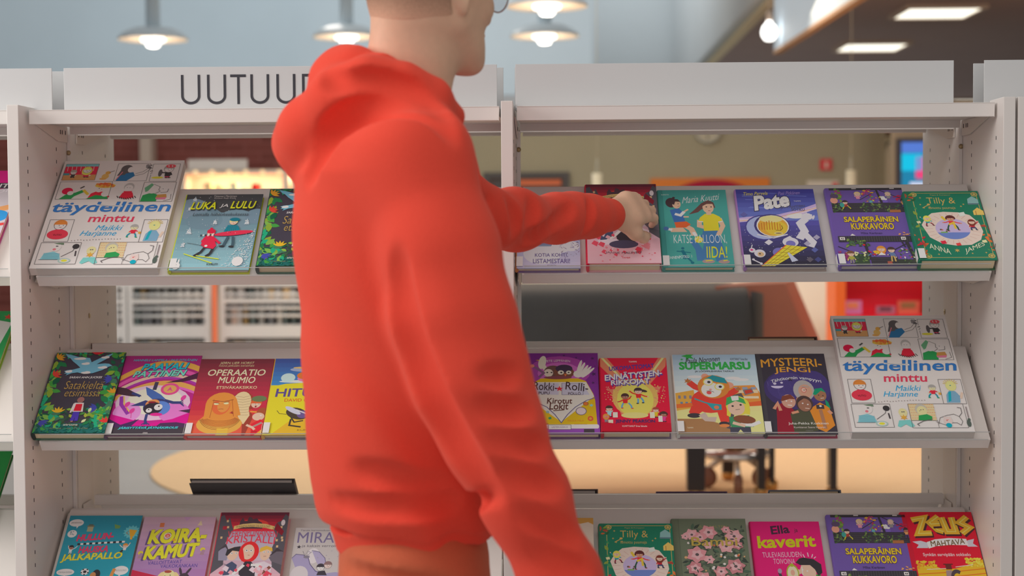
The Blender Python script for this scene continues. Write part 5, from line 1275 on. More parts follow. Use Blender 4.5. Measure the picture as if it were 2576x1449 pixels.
def art_gold(a):
    a.rect(0, 0, 1, 1, (196, 182, 168)); a.poly([(0, 0), (1, 0), (1, .08), (.92, .05), (.80, .07), (.6, .05), (.3, .08), (0, .05)], (186, 140, 70)); a.ell(.4, .5, .3, .2, (206, 150, 130)); a.poly([(.85, .5), (.92, .4), (.97, .5)], (190, 110, 80)); a.text('TARINOITA', .45, .22, .7, .09, (150, 90, 70), .01)

def art_tilly(a):
    gd, gn = (176, 148, 84), (28, 108, 84)
    a.rect(0, 0, 1, 1, gn); a.rect(0, 0, .07, 1, (36, 100, 78))
    a.line([(.13, .03), (.93, .03)], .008, gd); a.line([(.13, .965), (.93, .965)], .008, gd); a.line([(.095, .07), (.095, .93)], .008, gd); a.line([(.965, .07), (.965, .93)], .008, gd)
    for u, v in ((.12, .05), (.94, .05), (.12, .945), (.94, .945)):
        a.ell(u, v, .045, .032, gd); a.ell(u, v, .032, .022, (50, 110, 80)); a.star(u, v, .03, gd, 8, .5)
    a.text('Pages & Kumppani', .48, .06, .27, .022, (150, 136, 84), .0); a.text('Tilly &', .47, .155, .38, .12, gd, -.002); a.text('lumottu puumaja', .46, .255, .36, .05, gd, -.006)
    a.foliage(24, 3, .0, .02, .12, .9, .05, .11, [(120, 140, 60), (150, 70, 50), (60, 130, 80), (176, 90, 50), (40, 90, 60)]); a.foliage(16, 4, .92, .45, 1, .9, .05, .10, [(190, 100, 50), (60, 130, 80), (150, 60, 50)])
    for u, v in ((.2, .1), (.18, .2), (.3, .24), (.72, .23), (.76, .2), (.22, .25), (.70, .91), (.26, .92), (.88, .90)):
        a.star(u, v, .018, gd, 4, .4)
    a.line([(.20, .25), (.28, .21)], .012, gd); a.ell(.29, .20, .022, .014, gd)
    a.poly([(.82, .20), (.83, .12), (.90, .08), (.97, .13), (.97, .20)], (120, 160, 160)); a.rect(.82, .185, .97, .205, (84, 110, 120)); a.poly([(.86, .36), (.86, .30), (.93, .25), (1, .30), (1, .36)], (206, 170, 90)); a.line([(.895, .30), (.895, .36)], .01, (150, 110, 60))
    a.poly([(.13, .50), (.20, .40), (.30, .33), (.46, .31), (.66, .32), (.80, .36), (.90, .48), (.92, .60), (.86, .72), (.72, .79), (.52, .80), (.34, .77), (.20, .68)], (206, 180, 170))
    g_ = random.Random(1)
    for k in range(26):
        t = k / 26 * 6.283
        a.line([(.53 + .26 * math.cos(t), .555 + .17 * math.sin(t)), (.53 + .37 * math.cos(t), .555 + .225 * math.sin(t))], .004, (176, 130, 120))
    a.ell(.53, .56, .23, .15, (170, 156, 190)); a.put([(.53 + .23 * math.cos(t), .56 + .15 * math.sin(t)) for t in np.linspace(.35, math.pi - .35, 14)], [tuple(range(14))], (96, 116, 176)); a.rect(.36, .60, .45, .62, (110, 150, 90)); a.scatter(5, 4, .36, .57, .46, .60, .012, .02, [(176, 90, 80), (90, 70, 60)])
    a.kid(.53, .41, .05, SKIN3, (84, 40, 40), (206, 50, 56), (40, 74, 60), 'curly', arms=((-2.2, 1.6), (2.6, 2.0)), legs=((-1.3, 5.0), (1.5, 4.6)), shoe=(120, 50, 50)); a.line([(.49, .50), (.56, .47), (.57, .56)], .03, (214, 170, 60)); a.line([(.46, .44), (.42, .38)], .035, (214, 170, 60))
    a.kid(.22, .40, .042, SKIN, (222, 190, 80), (30, 140, 150), (120, 40, 56), 'long', arms=((-2.0, -.4), (1.6, 1.6)), legs=((-.6, 3.9), (1.6, 3.6)), shoe=(70, 50, 50)); a.kid(.80, .46, .045, SKIN, (110, 50, 40), (170, 30, 46), (56, 60, 96), 'long', arms=((-1.0, 2.4), (1.9, -.2)), legs=((-.6, 3.6), (.9, 3.6)), skirt=True)
    for u, v, c, r in ((.10, .46, (206, 190, 150), .03), (.36, .75, (190, 40, 60), .04), (.55, .78, (200, 60, 60), .035), (.90, .74, (206, 196, 150), .035), (.70, .345, (190, 196, 190), .05)):
        a.poly([(u - r, v - r * .3), (u + r * .7, v - r * .6), (u + r, v + r * .5), (u - r * .6, v + r * .7)], c)
    a.foliage(6, 8, .04, .66, .14, .80, .05, .08, [(170, 40, 56), (190, 60, 60)])
    a.text('ANNA', .29, .845, .26, .075, (206, 196, 170), .004, 0, None, 0, .09); a.text('JAMES', .75, .835, .28, .08, (206, 196, 170), .004, 0, None, 0, -.11); a.star(.51, .87, .04, gd, 6, .4)

def art_flor(a):
    a.rect(0, 0, 1, 1, (96, 106, 88)); a.rect(0, 0, .08, 1, (92, 102, 84)); a.line([(.085, 0), (.085, 1)], .008, (80, 90, 74))
    a.text('FELIX SALTEN', .53, .095, .43, .026, (130, 128, 80), .0)
    dk = [(62, 74, 66), (76, 88, 76), (70, 92, 76), (54, 64, 58)]
    a.foliage(260, 3, .17, .12, .93, .97, .05, .12, dk, .4)
    g_ = random.Random(11)
    for _ in range(60):
        a.dot(g_.uniform(.14, .95), g_.uniform(.12, .98), g_.uniform(.012, .024), g_.choice([(196, 190, 186), (190, 150, 110), (176, 96, 66), (196, 190, 186)]), 8)
    pk = [(190, 130, 136), (200, 146, 150), (176, 116, 122)]
    for u, v, r in ((.25, .20, .11), (.36, .23, .10), (.48, .17, .13), (.72, .14, .07), (.82, .22, .13), (.16, .22, .06), (.46, .33, .07), (.70, .34, .12), (.86, .33, .08), (.30, .44, .15), (.26, .60, .12), (.46, .50, .08), (.80, .58, .14), (.60, .64, .10), (.36, .72, .12), (.72, .76, .12), (.24, .84, .12), (.55, .88, .13), (.84, .88, .1)):
        a.flower(u, v, r, pk[int(u * 100) % 3], (110, 90, 90), 6, .85); a.flower(u + .004, v, r * .6, (206, 156, 160), (84, 74, 76), 5, .8)
    a.foliage(40, 9, .2, .15, .9, .95, .04, .07, dk, .3)
    a.text('Bambi', .55, .285, .62, .105, (166, 146, 70), .006)

def art_ella(a):
    a.rect(0, 0, 1, 1, (214, 30, 104))
    a.text('Ella', .42, .10, .28, .105, (66, 40, 60), .03, -.05, None, 0, -.02); a.text('ja', .65, .115, .05, .06, (66, 40, 60), .008, 0); a.text('kaverit', .49, .245, .84, .15, (176, 176, 30), .03, 0, None, 0, -.02); a.text('TULEVAISUUDEN', .40, .405, .56, .062, (196, 170, 186), -.004, 0, None, 0, -.008); a.text('TOIVOINA', .42, .485, .31, .062, (196, 170, 186), -.004)
    for k, (p, q) in enumerate((((.70, .40), (.72, .44)), ((.77, .38), (.775, .43)), ((.84, .40), (.82, .44)), ((.88, .43), (.85, .45)))):
        a.line([p, q], .012, (206, 190, 200))
    a.poly([(.62, .72), (.70, .64), (.90, .64), (1, .74), (1, 1), (.64, 1)], (60, 140, 60)); a.poly([(.62, .60), (.66, .52), (.80, .50), (.86, .58), (.84, .68), (.70, .70)], SKIN); a.ell(.60, .61, .05, .03, SKIN); a.poly([(.58, .50), (.64, .45), (.70, .44), (.84, .46), (.94, .52), (.94, .62), (.88, .66), (.84, .58), (.78, .53), (.64, .53)], BLACK); a.rect(.655, .55, .665, .65, (206, 206, 206)); a.rect(.66, .66, .72, .69, WHITE); a.dot(.665, .585, .012, WHITE); a.dot(.73, .60, .012, (206, 206, 206))
    a.ell(.52, .63, .09, .11, (150, 160, 50)); a.ell(.52, .63, .075, .09, (206, 190, 160)); a.ell(.52, .62, .03, .035, (206, 150, 130)); a.line([(.47, .73), (.42, .82)], .03, (150, 160, 50)); a.ell(.52, .53, .03, .02, (150, 160, 50))
    a.kid(.26, .72, .07, SKIN, (190, 186, 60), (206, 206, 206), (80, 70, 90), 'long'); a.line([(.10, .70), (.16, .72)], .04, (190, 186, 60)); a.text('13', .26, .83, .05, .03, (190, 50, 60), .02); a.line([(.36, .78), (.36, .70), (.33, .62)], .04, (66, 60, 66)); a.ell(.34, .60, .03, .03, (150, 130, 150)); a.kid(.46, .78, .07, SKIN, (60, 140, 150), (60, 140, 150), (60, 60, 90))

def art_kukka(a):
    pu = (98, 78, 146)
    a.rect(0, 0, 1, 1, pu)
    dk, bl = (54, 52, 58), (60, 58, 66)
    a.rect(.04, .0, 1, .03, dk); a.rect(.34, .002, .40, .014, (176, 170, 170)); a.rect(.84, .002, .90, .014, (176, 170, 170))
    a.rect(.04, .20, 1, .325, dk); a.line([(.66, .03), (.70, .2)], .03, dk); a.line([(.70, .03), (1, .16)], .014, dk); a.line([(.42, .16), (.64, .05)], .012, dk)
    for k in range(5):
        a.line([(.16, .215 + k * .022), (.98, .218 + k * .022)], .004, (84, 78, 90))
    gr = [(84, 110, 60), (60, 84, 50), (110, 130, 70), (70, 96, 70)]
    a.foliage(30, 2, .04, .21, .16, .32, .02, .05, gr); a.foliage(40, 3, .40, .21, .68, .31, .02, .05, gr); a.foliage(26, 5, .72, .23, .92, .31, .02, .05, gr); a.foliage(20, 6, .06, .03, .20, .18, .04, .09, [(110, 140, 60), (90, 120, 60), (140, 60, 110)]); a.foliage(14, 7, .44, .03, .70, .09, .04, .07, [(150, 50, 90), (170, 60, 110), (206, 150, 50)]); a.foliage(24, 8, .50, .11, .72, .19, .02, .05, [(206, 190, 60), (176, 50, 80), (110, 150, 60)]); a.scatter(20, 8, .70, .12, .78, .16, .010, .016, [(206, 204, 200)]); a.foliage(10, 9, .88, .11, 1, .17, .04, .06, [(170, 40, 70)])
    a.rect(.78, .295, .92, .33, (150, 96, 60)); a.rect(.72, .17, .78, .20, (110, 90, 170)); a.rect(.54, .17, .58, .20, (90, 150, 160))
    a.kid(.40, .085, .04, SKIN, (206, 180, 110), (214, 130, 150), (214, 130, 150), 'bald', legs=()); a.kid(.80, .085, .038, SKIN, (150, 146, 140), (130, 126, 130), (130, 126, 130), 'bald', legs=()); a.kid(.22, .195, .035, SKIN, (56, 46, 50), (150, 60, 50), (176, 170, 50), arms=((-.8, 1.8), (.8, 1.9)), legs=((-1.2, 3.9), (1.7, 3.8))); a.ell(.175, .23, .03, .03, (60, 140, 130)); a.kid(.975, .18, .03, SKIN2, (60, 46, 46), (214, 140, 90), (76, 60, 110), legs=((-.5, 4.4), (.7, 4.4))); a.ell(.08, .17, .05, .04, (206, 140, 120)); a.ell(.09, .11, .05, .03, (84, 70, 96))
    ye = (222, 172, 40)
    a.text('SALAPERÄINEN', .51, .412, .70, .085, ye, .03, 0, (.03, (84, 50, 70))); a.text('KUKKAVORO', .51, .51, .55, .085, ye, .03, 0, (.03, (84, 50, 70))); a.text('Mika Keränen', .48, .597, .27, .026, (66, 56, 96), .006)
    a.rect(.04, .635, 1, .71, dk)
    for k in range(30):
        a.line([(.05 + k * .032, .64), (.05 + k * .032, .705)], .003, (90, 86, 96))
    a.rect(.06, .648, .125, .685, (196, 192, 190)); a.rect(.84, .648, .90, .685, (196, 192, 190)); a.text('43', .092, .667, .04, .022, BLACK, .02); a.text('44', .87, .667, .04, .022, BLACK, .02); a.poly([(.2, .63), (.23, .605), (.27, .63)], (196, 192, 190)); a.foliage(8, 3, .82, .60, .96, .63, .03, .05, [(206, 140, 90)])
    a.foliage(40, 21, .14, .69, .40, .76, .03, .07, gr); a.line([(.36, .71), (.40, .93)], .035, dk); a.line([(.90, .71), (.96, .93)], .045, dk); a.line([(.02, .765), (.24, .86)], .012, dk); a.line([(.70, .82), (.92, .72)], .012, dk); a.line([(.84, .71), (.87, .78)], .02, dk)
    a.rect(.40, .90, .74, 1, dk); a.rect(.20, .86, .38, 1, (56, 70, 56)); a.rect(.74, .93, 1, 1, (54, 60, 54)); a.foliage(30, 22, .20, .84, .38, .96, .02, .05, gr); a.foliage(34, 23, .76, .80, .98, .97, .02, .05, gr + [(190, 60, 90), (206, 200, 196)]); a.scatter(10, 4, .21, .84, .36, .90, .012, .018, [(196, 200, 150)]); a.foliage(20, 26, .02, .84, .14, .92, .03, .06, [(150, 60, 90), (130, 50, 110), (190, 160, 60)]); a.foliage(10, 28, .40, .82, .48, .88, .03, .05, [(176, 40, 60), (90, 110, 150)]); a.dot(.35, .75, .016, (196, 40, 50))
    for k in range(3):
        a.line([(.41, .92 + k * .028), (.73, .92 + k * .028)], .004, (84, 78, 90))
    a.kid(.555, .80, .05, SKIN, (214, 130, 50), (206, 70, 50), (206, 70, 50), 'long', -1, legs=(), arms=((-1.4, 1.9), (.6, 2.0))); a.scatter(8, 6, .46, .83, .52, .86, .012, .02, [(222, 190, 60), (226, 160, 50)]); a.poly([(.50, .88), (.55, .84), (.60, .88)], (206, 204, 200)); a.kid(.68, .815, .046, SKIN, (70, 54, 50), (90, 110, 146), (176, 150, 90), 'short', -1, arms=((-1.2, 2.0), (.9, 3.0)), legs=((-.4, 4.8), (.6, 4.8))); a.rect(.60, .955, .66, 1, (150, 80, 66)); a.kid(.16, .86, .045, SKIN, (110, 74, 60), (150, 150, 70), (130, 124, 120), arms=((-1.0, 2.4), (1.0, 2.4)), legs=((-.4, 4), (.4, 4))); a.ell(.04, .93, .04, .06, (90, 120, 100))

def art_zeus(a):
    a.rect(0, 0, 1, 1, (188, 26, 48)); a.rect(0, 0, .07, 1, (176, 30, 50))
    g_ = random.Random(3)
    ye, dk = (206, 156, 50), (70, 40, 44)
    def glyph(path, dx):
        for off, c, wd in (((.018, .018), dk, .105), ((0, 0), ye, .095), ((0, 0), (226, 190, 100), .014)):
            a.line([(u + dx + off[0], v + off[1]) for u, v in path], wd, c)
    glyph([(.13, .09), (.31, .065), (.19, .24), (.38, .235)], 0); glyph([(.52, .05), (.38, .12), (.47, .20), (.55, .22)], 0); glyph([(.40, .135), (.52, .13)], .0); glyph([(.56, .06), (.60, .22), (.72, .22), (.70, .06)], 0); glyph([(.92, .055), (.80, .12), (.93, .175), (.80, .24)], 0)
    wh = (200, 196, 200)
    a.poly([(.08, .33), (.20, .32), (.30, .345), (.28, .40), (.12, .40), (.16, .365)], (176, 176, 186)); a.poly([(.95, .30), (.86, .315), (.80, .34), (.84, .385), (.98, .385), (.92, .35)], (176, 176, 186)); a.poly([(.28, .335), (.4, .305), (.6, .29), (.84, .30), (.85, .37), (.6, .365), (.4, .38), (.29, .405)], wh); a.text('MAHTAVA', .57, .345, .48, .062, (96, 76, 40), .012, 0, None, -.008, -.03)
    a.text('Synkän sarvipään sokkelo', .52, .475, .66, .045, (206, 176, 180), .016)
    a.poly([(.07, .60), (.12, .56), (.2, .60), (.3, .58), (.42, .63), (.6, .62), (.75, .59), (.85, .57), (1, .52), (1, 1), (.07, 1)], (226, 160, 40)); a.scatter(60, 4, .08, .54, .34, .62, .012, .022, [(226, 170, 50), (214, 130, 40)]); a.scatter(60, 6, .76, .51, 1, .60, .012, .022, [(226, 170, 50), (206, 190, 70)]); a.line([(.2, .63), (.5, .62)], .012, (220, 190, 170)); a.line([(.6, .605), (.85, .58)], .012, (220, 190, 170))
    for k in range(5):
        a.line([(.07, .68 + k * .05), (.5, .66 + k * .05), (1, .62 + k * .05)], .014, (206, 110, 36))
    a.poly([(.46, .64), (.54, .64), (.60, 1), (.40, 1)], (140, 120, 120)); a.rect(.44, .57, .57, .58, (90, 40, 40)); a.rect(.465, .58, .545, .63, (96, 44, 40)); a.poly([(.16, .84), (.26, .76), (.34, .80), (.42, .72), (.40, .84), (.28, .90), (.2, .88)], (176, 60, 40)); a.ell(.78, .86, .24, .16, (60, 170, 170)); a.ell(.80, .92, .21, .13, (176, 100, 80)); a.dot(.74, .84, .045, WHITE); a.dot(.86, .80, .045, WHITE); a.dot(.745, .845, .016, BLACK); a.dot(.865, .80, .016, BLACK); a.put([(.60 + .09 * math.cos(t), .72 + .09 * math.sin(t)) for t in np.linspace(2.2, 5.4, 10)] + [(.60 + .05 * math.cos(t), .72 + .05 * math.sin(t)) for t in np.linspace(5.4, 2.2, 10)], [(i, i + 1, 18 - i, 19 - i) for i in range(9)], (70, 60, 66))

def art_kotia(a):
    a.grad(0, .5, (84, 62, 120), (140, 140, 180), 6); a.grad(.5, 1, (150, 160, 190), (170, 172, 196), 6)
    for u, v, r in ((.25, .74, .12), (.40, .76, .12), (.56, .75, .12), (.70, .72, .14), (.85, .70, .14), (.12, .70, .14), (.4, .80, .3)):
        a.ell(u, v, r, r * .5, (184, 190, 210))
    a.poly([(.22, .60), (.60, .60), (.54, .70), (.24, .70)], (110, 120, 150)); a.line([(.22, .69), (.54, .69)], .012, (120, 150, 170)); a.rect(.36, .30, .38, .6, (90, 70, 70)); a.poly([(.39, .30), (.60, .55), (.39, .55)], (196, 110, 110))
    a.foliage(60, 4, .66, .55, .98, .84, .03, .06, [(130, 120, 150), (150, 150, 176), (110, 100, 120)], .25)
    a.text('KOTIA KOHTI,', .545, .825, .52, .055, (90, 80, 130), .008); a.text('LISTAMESTARI!', .545, .905, .58, .062, (90, 80, 130), .008); a.text('AVAIN', .545, .962, .14, .016, (110, 104, 140), .0)

def art_iida(a):
    a.rect(0, 0, 1, 1, (66, 144, 138)); a.rect(0, 0, .055, 1, (56, 128, 124)); a.line([(.058, 0), (.058, 1)], .006, (50, 116, 112))
    a.text('KARISTO', .10, .062, .11, .018, (170, 190, 184), .01); a.text('Maria Kuutti', .62, .115, .56, .085, (196, 204, 196), -.004, .4, None, 0, -.05)
    sk = (206, 164, 140)
    a.line([(.44, .66), (.52, .78), (.53, .92)], .10, (64, 110, 156)); a.line([(.72, .62), (.78, .78), (.80, .93)], .10, (64, 110, 156))
    a.line([(.70, .54), (.62, .62), (.66, .70), (.60, .90)], .12, (64, 110, 156)); a.poly([(.60, .54), (.82, .54), (.80, .66), (.60, .66)], (64, 110, 156)); a.line([(.78, .60), (.82, .75), (.86, .90)], .10, (64, 110, 156)); a.ell(.64, .93, .09, .025, (150, 130, 130)); a.ell(.86, .935, .08, .025, (150, 130, 130)); a.line([(.60, .925), (.70, .915)], .02, (196, 180, 60)); a.line([(.85, .925), (.91, .915)], .02, (196, 180, 60))
    a.line([(.57, .40), (.56, .48), (.64, .50)], .07, sk); a.line([(.86, .38), (.90, .48), (.82, .60)], .07, sk); a.poly([(.58, .37), (.66, .32), (.78, .32), (.87, .36), (.90, .42), (.84, .43), (.84, .54), (.62, .545), (.62, .42), (.55, .42)], (196, 186, 50)); a.line([(.55, .42), (.62, .425)], .02, WHITE); a.line([(.84, .43), (.905, .42)], .02, WHITE)
    br = (96, 66, 64)
    a.poly([(.62, .18), (.72, .14), (.80, .17), (.82, .24), (.62, .26), (.56, .30), (.42, .33), (.52, .26)], br); a.ell(.715, .235, .082, .08, sk); a.poly([(.63, .22), (.66, .16), (.76, .15), (.80, .19), (.70, .19)], br); a.rect(.68, .29, .75, .335, sk); a.dot(.69, .23, .012, BLACK); a.dot(.76, .23, .012, BLACK); a.line([(.71, .28), (.745, .28)], .010, (150, 70, 70))
    a.line([(.25, .48), (.30, .53), (.14, .53)], .09, sk); a.line([(.16, .53), (.08, .51)], .05, (206, 204, 200)); a.ell(.075, .51, .04, .025, (64, 100, 150)); a.line([(.34, .47), (.44, .52), (.48, .60)], .085, sk); a.line([(.465, .56), (.50, .61)], .05, (206, 204, 200)); a.ell(.53, .655, .06, .042, (206, 186, 60)); a.poly([(.20, .42), (.38, .42), (.44, .46), (.36, .50), (.22, .50)], (214, 90, 50)); a.poly([(.15, .27), (.28, .24), (.34, .30), (.36, .42), (.20, .43)], (58, 100, 160)); a.line([(.22, .32), (.30, .34), (.36, .29)], .05, (206, 204, 200)); a.line([(.36, .29), (.42, .26)], .03, sk); a.line([(.34, .36), (.42, .36)], .03, sk)
    hd = (66, 50, 56)
    a.ell(.18, .17, .085, .065, hd); a.ell(.255, .19, .062, .06, sk); a.poly([(.17, .18), (.20, .12), (.28, .125), (.32, .16), (.24, .155), (.22, .20)], hd); a.dot(.22, .105, .022, hd); a.dot(.28, .185, .009, BLACK); a.line([(.27, .225), (.30, .215)], .008, (150, 70, 70))
    a.text('KATSE PALLOON,', .55, .655, .76, .125, (204, 208, 200), -.012, .05); a.text('IIDA!', .77, .815, .30, .145, (190, 190, 50), .004, .1); a.line([(.20, .80), (.30, .81), (.40, .82)], .018, (28, 100, 116)); a.line([(.28, .79), (.32, .86), (.30, .90)], .05, (28, 100, 116)); a.line([(.32, .86), (.40, .93)], .03, (28, 100, 116)); a.dot(.29, .765, .024, (28, 100, 116)); a.dot(.41, .945, .026, (28, 100, 116)); a.text('ONNENPOTKU  1', .24, .875, .34, .036, (186, 200, 196), .004, 0, None, 0, -.02)

def art_pate(a):
    a.grad(0, .42, (62, 62, 140), (96, 110, 176), 7); a.grad(.42, 1, (80, 76, 150), (46, 44, 60), 9)
    a.poly([(0, .38), (.2, .36), (.5, .34), (.8, .27), (1, .20), (1, .26), (.8, .34), (.5, .40), (.2, .42), (0, .44)], (176, 156, 196)); a.poly([(0, .40), (.3, .39), (.6, .36), (1, .24), (1, .27), (.6, .39), (.3, .42), (0, .43)], (222, 180, 200)); a.ell(.72, .36, .12, .035, (222, 200, 210)); a.line([(.0, .42), (.4, .40), (1, .255)], .01, (226, 150, 100))
    g_ = random.Random(4)
    for _ in range(10):
        v = g_.uniform(.03, .3); u = g_.uniform(0, .7)
        a.line([(u, v), (u + .25, v + .01)], .008, (110, 124, 190))
    a.scatter(70, 6, .02, .5, .98, .98, .003, .006, [(190, 190, 206)])
    su, sd = (190, 188, 206), (110, 106, 170)
    a.line([(.72, .66), (.80, .56), (.76, .46), (.84, .40)], .10, su); a.ell(.86, .37, .07, .045, su); a.line([(.80, .60), (.88, .70), (.84, .76)], .09, su)
    for k in range(4):
        a.ell(.85 + .03 * k, .345 + .012 * k, .014, .03, su, .3)
    a.ell(.30, .51, .24, .165, (70, 66, 130), -.2); a.ell(.30, .51, .225, .15, (150, 160, 206), -.2); a.ell(.40, .49, .225, .155, (66, 60, 110)); a.ell(.41, .49, .205, .14, (206, 200, 206)); a.ell(.41, .495, .19, .125, (206, 150, 60)); a.ell(.45, .52, .14, .095, (214, 170, 60)); a.ell(.40, .40, .15, .045, (220, 190, 130))
    for k in range(9):
        a.line([(.24 + k * .033, .42 + .01 * abs(4 - k)), (.235 + k * .033, .54)], .012, (176, 110, 40))
    a.line([(.44, .545), (.50, .55), (.53, .52), (.52, .485)], .008, (90, 60, 30)); a.ell(.47, .585, .055, .016, (226, 190, 130)); a.ell(.47, .585, .04, .006, (110, 70, 40)); a.line([(.20, .60), (.40, .645), (.58, .60)], .02, su)
    a.line([(.56, .64), (.62, .70), (.60, .78), (.50, .80), (.42, .84)], .11, su); a.ell(.60, .70, .10, .06, su); a.ell(.60, .72, .06, .04, sd); a.line([(.36, .68), (.30, .72)], .07, su); a.ell(.44, .83, .08, .06, sd)
    ye = (214, 186, 60)
    a.poly([(.20, 1), (.54, .735), (.80, .765), (.36, 1)], ye)
    for k in range(6):
        t = k / 6
        a.line([(.20 + .34 * t, 1 - .265 * t), (.36 + .44 * t, 1 - .235 * t)], .006, (130, 96, 40))
    for k in range(4):
        t = k / 4
        a.line([(.20 + .16 * t, 1), (.54 + .26 * t, .735 + .03 * t)], .006, (130, 96, 40))
    a.poly([(.54, .835), (.56, .83), (.66, .93), (.58, .95)], (170, 176, 196)); a.line([(.20, 1), (.54, .735)], .014, (196, 90, 50))
    a.ell(.20, .84, .07, .05, su); a.ell(.21, .85, .04, .03, (190, 160, 120)); a.dot(.20, .845, .012, BLACK); a.ell(.11, .80, .04, .03, su); a.dot(.105, .795, .018, (206, 60, 120)); a.line([(.10, .78), (.12, .73)], .012, su); a.line([(.11, .92), (.20, .965)], .018, su); a.dot(.11, .915, .018, su); a.dot(.20, .965, .018, su)
    for u, v, c in ((.88, .80, (84, 92, 150)), (.80, .92, (90, 84, 96)), (.90, .92, (66, 70, 120)), (.93, .64, (150, 146, 170)), (.80, .72, (150, 146, 170)), (.06, .34, (90, 90, 150))):
        a.poly([(u - .04, v), (u + .01, v - .035), (u + .05, v), (u, v + .035)], c)
    a.text('Timo Parvela', .25, .06, .31, .045, (196, 186, 90), .004, .3, None, 0, -.01); a.text('Pasi Pitkänen', .68, .055, .28, .045, (150, 130, 190), .0, .3, None, 0, -.01); a.text('Pate', .44, .165, .46, .20, (206, 204, 204), .045, .05, (.03, (56, 52, 70)), 0, -.06); a.text('TAMMI', .77, .165, .09, .016, (176, 176, 190), .02); a.text('JA TÄHTIEN', .70, .24, .31, .042, (84, 84, 110), .012, 0, None, 0, -.02); a.text('SOTKU', .76, .275, .17, .04, (84, 84, 110), .012)

def art_pink(a):
    a.grad(0, 1, (190, 60, 84), (206, 74, 92), 4); a.ell(.5, .4, .3, .2, (216, 120, 120)); a.text('YSTÄVÄT', .5, .14, .7, .09, (220, 190, 190), .01)
def art_edge1(a):                                 # left neighbour, top row
    a.rect(0, 0, 1, 1, (176, 170, 176)); a.poly([(0, 0), (1, 0), (1, .18), (0, .25)], (196, 20, 120)); a.rect(0, .13, 1, .19, (56, 52, 62)); a.text('MENTY', .74, .16, .5, .042, (206, 204, 204), .02, .15); a.text('EDIT', .84, .215, .3, .03, (206, 190, 200), .01, .1, None, 0, -.03); a.line([(.5, .40), (.8, .42), (1, .38)], .10, (214, 140, 90)); a.ell(.86, .47, .16, .06, (40, 130, 190)); a.line([(.6, .60), (1, .55)], .05, (190, 60, 60)); a.rect(.5, .66, 1, .72, (206, 190, 60)); a.text('PU', .86, .69, .22, .08, (206, 190, 60), .03)
    for k in range(5):
        a.line([(.6, .74 + k * .03), (1, .73 + k * .03)], .03, (110, 110, 120) if k % 2 else (190, 180, 170))
    a.rect(0, .89, 1, 1, (80, 140, 70)); a.text('TAMMI', .84, .93, .2, .02, (50, 60, 50), .02)
def art_edge2(a):
    a.rect(0, 0, 1, 1, (40, 140, 76)); a.ell(.5, 1.0, .75, .75, (214, 90, 50)); a.ell(.5, 1.02, .70, .62, (222, 150, 70)); a.ell(.5, 1.04, .64, .50, (206, 196, 90)); a.ell(.5, 1.06, .58, .40, (120, 180, 80)); a.poly([(.6, .30), (.8, .08), (.98, .10), (.9, .34)], (206, 204, 200)); a.dot(.80, .17, .04, BLACK); a.star(.90, .05, .06, (190, 60, 50), 5)
def art_edge3(a):
    a.rect(0, 0, 1, 1, (40, 140, 70)); a.ell(.55, .45, .3, .22, (176, 190, 180)); a.text('KESÄ', .5, .15, .6, .09, (206, 204, 196), .02)

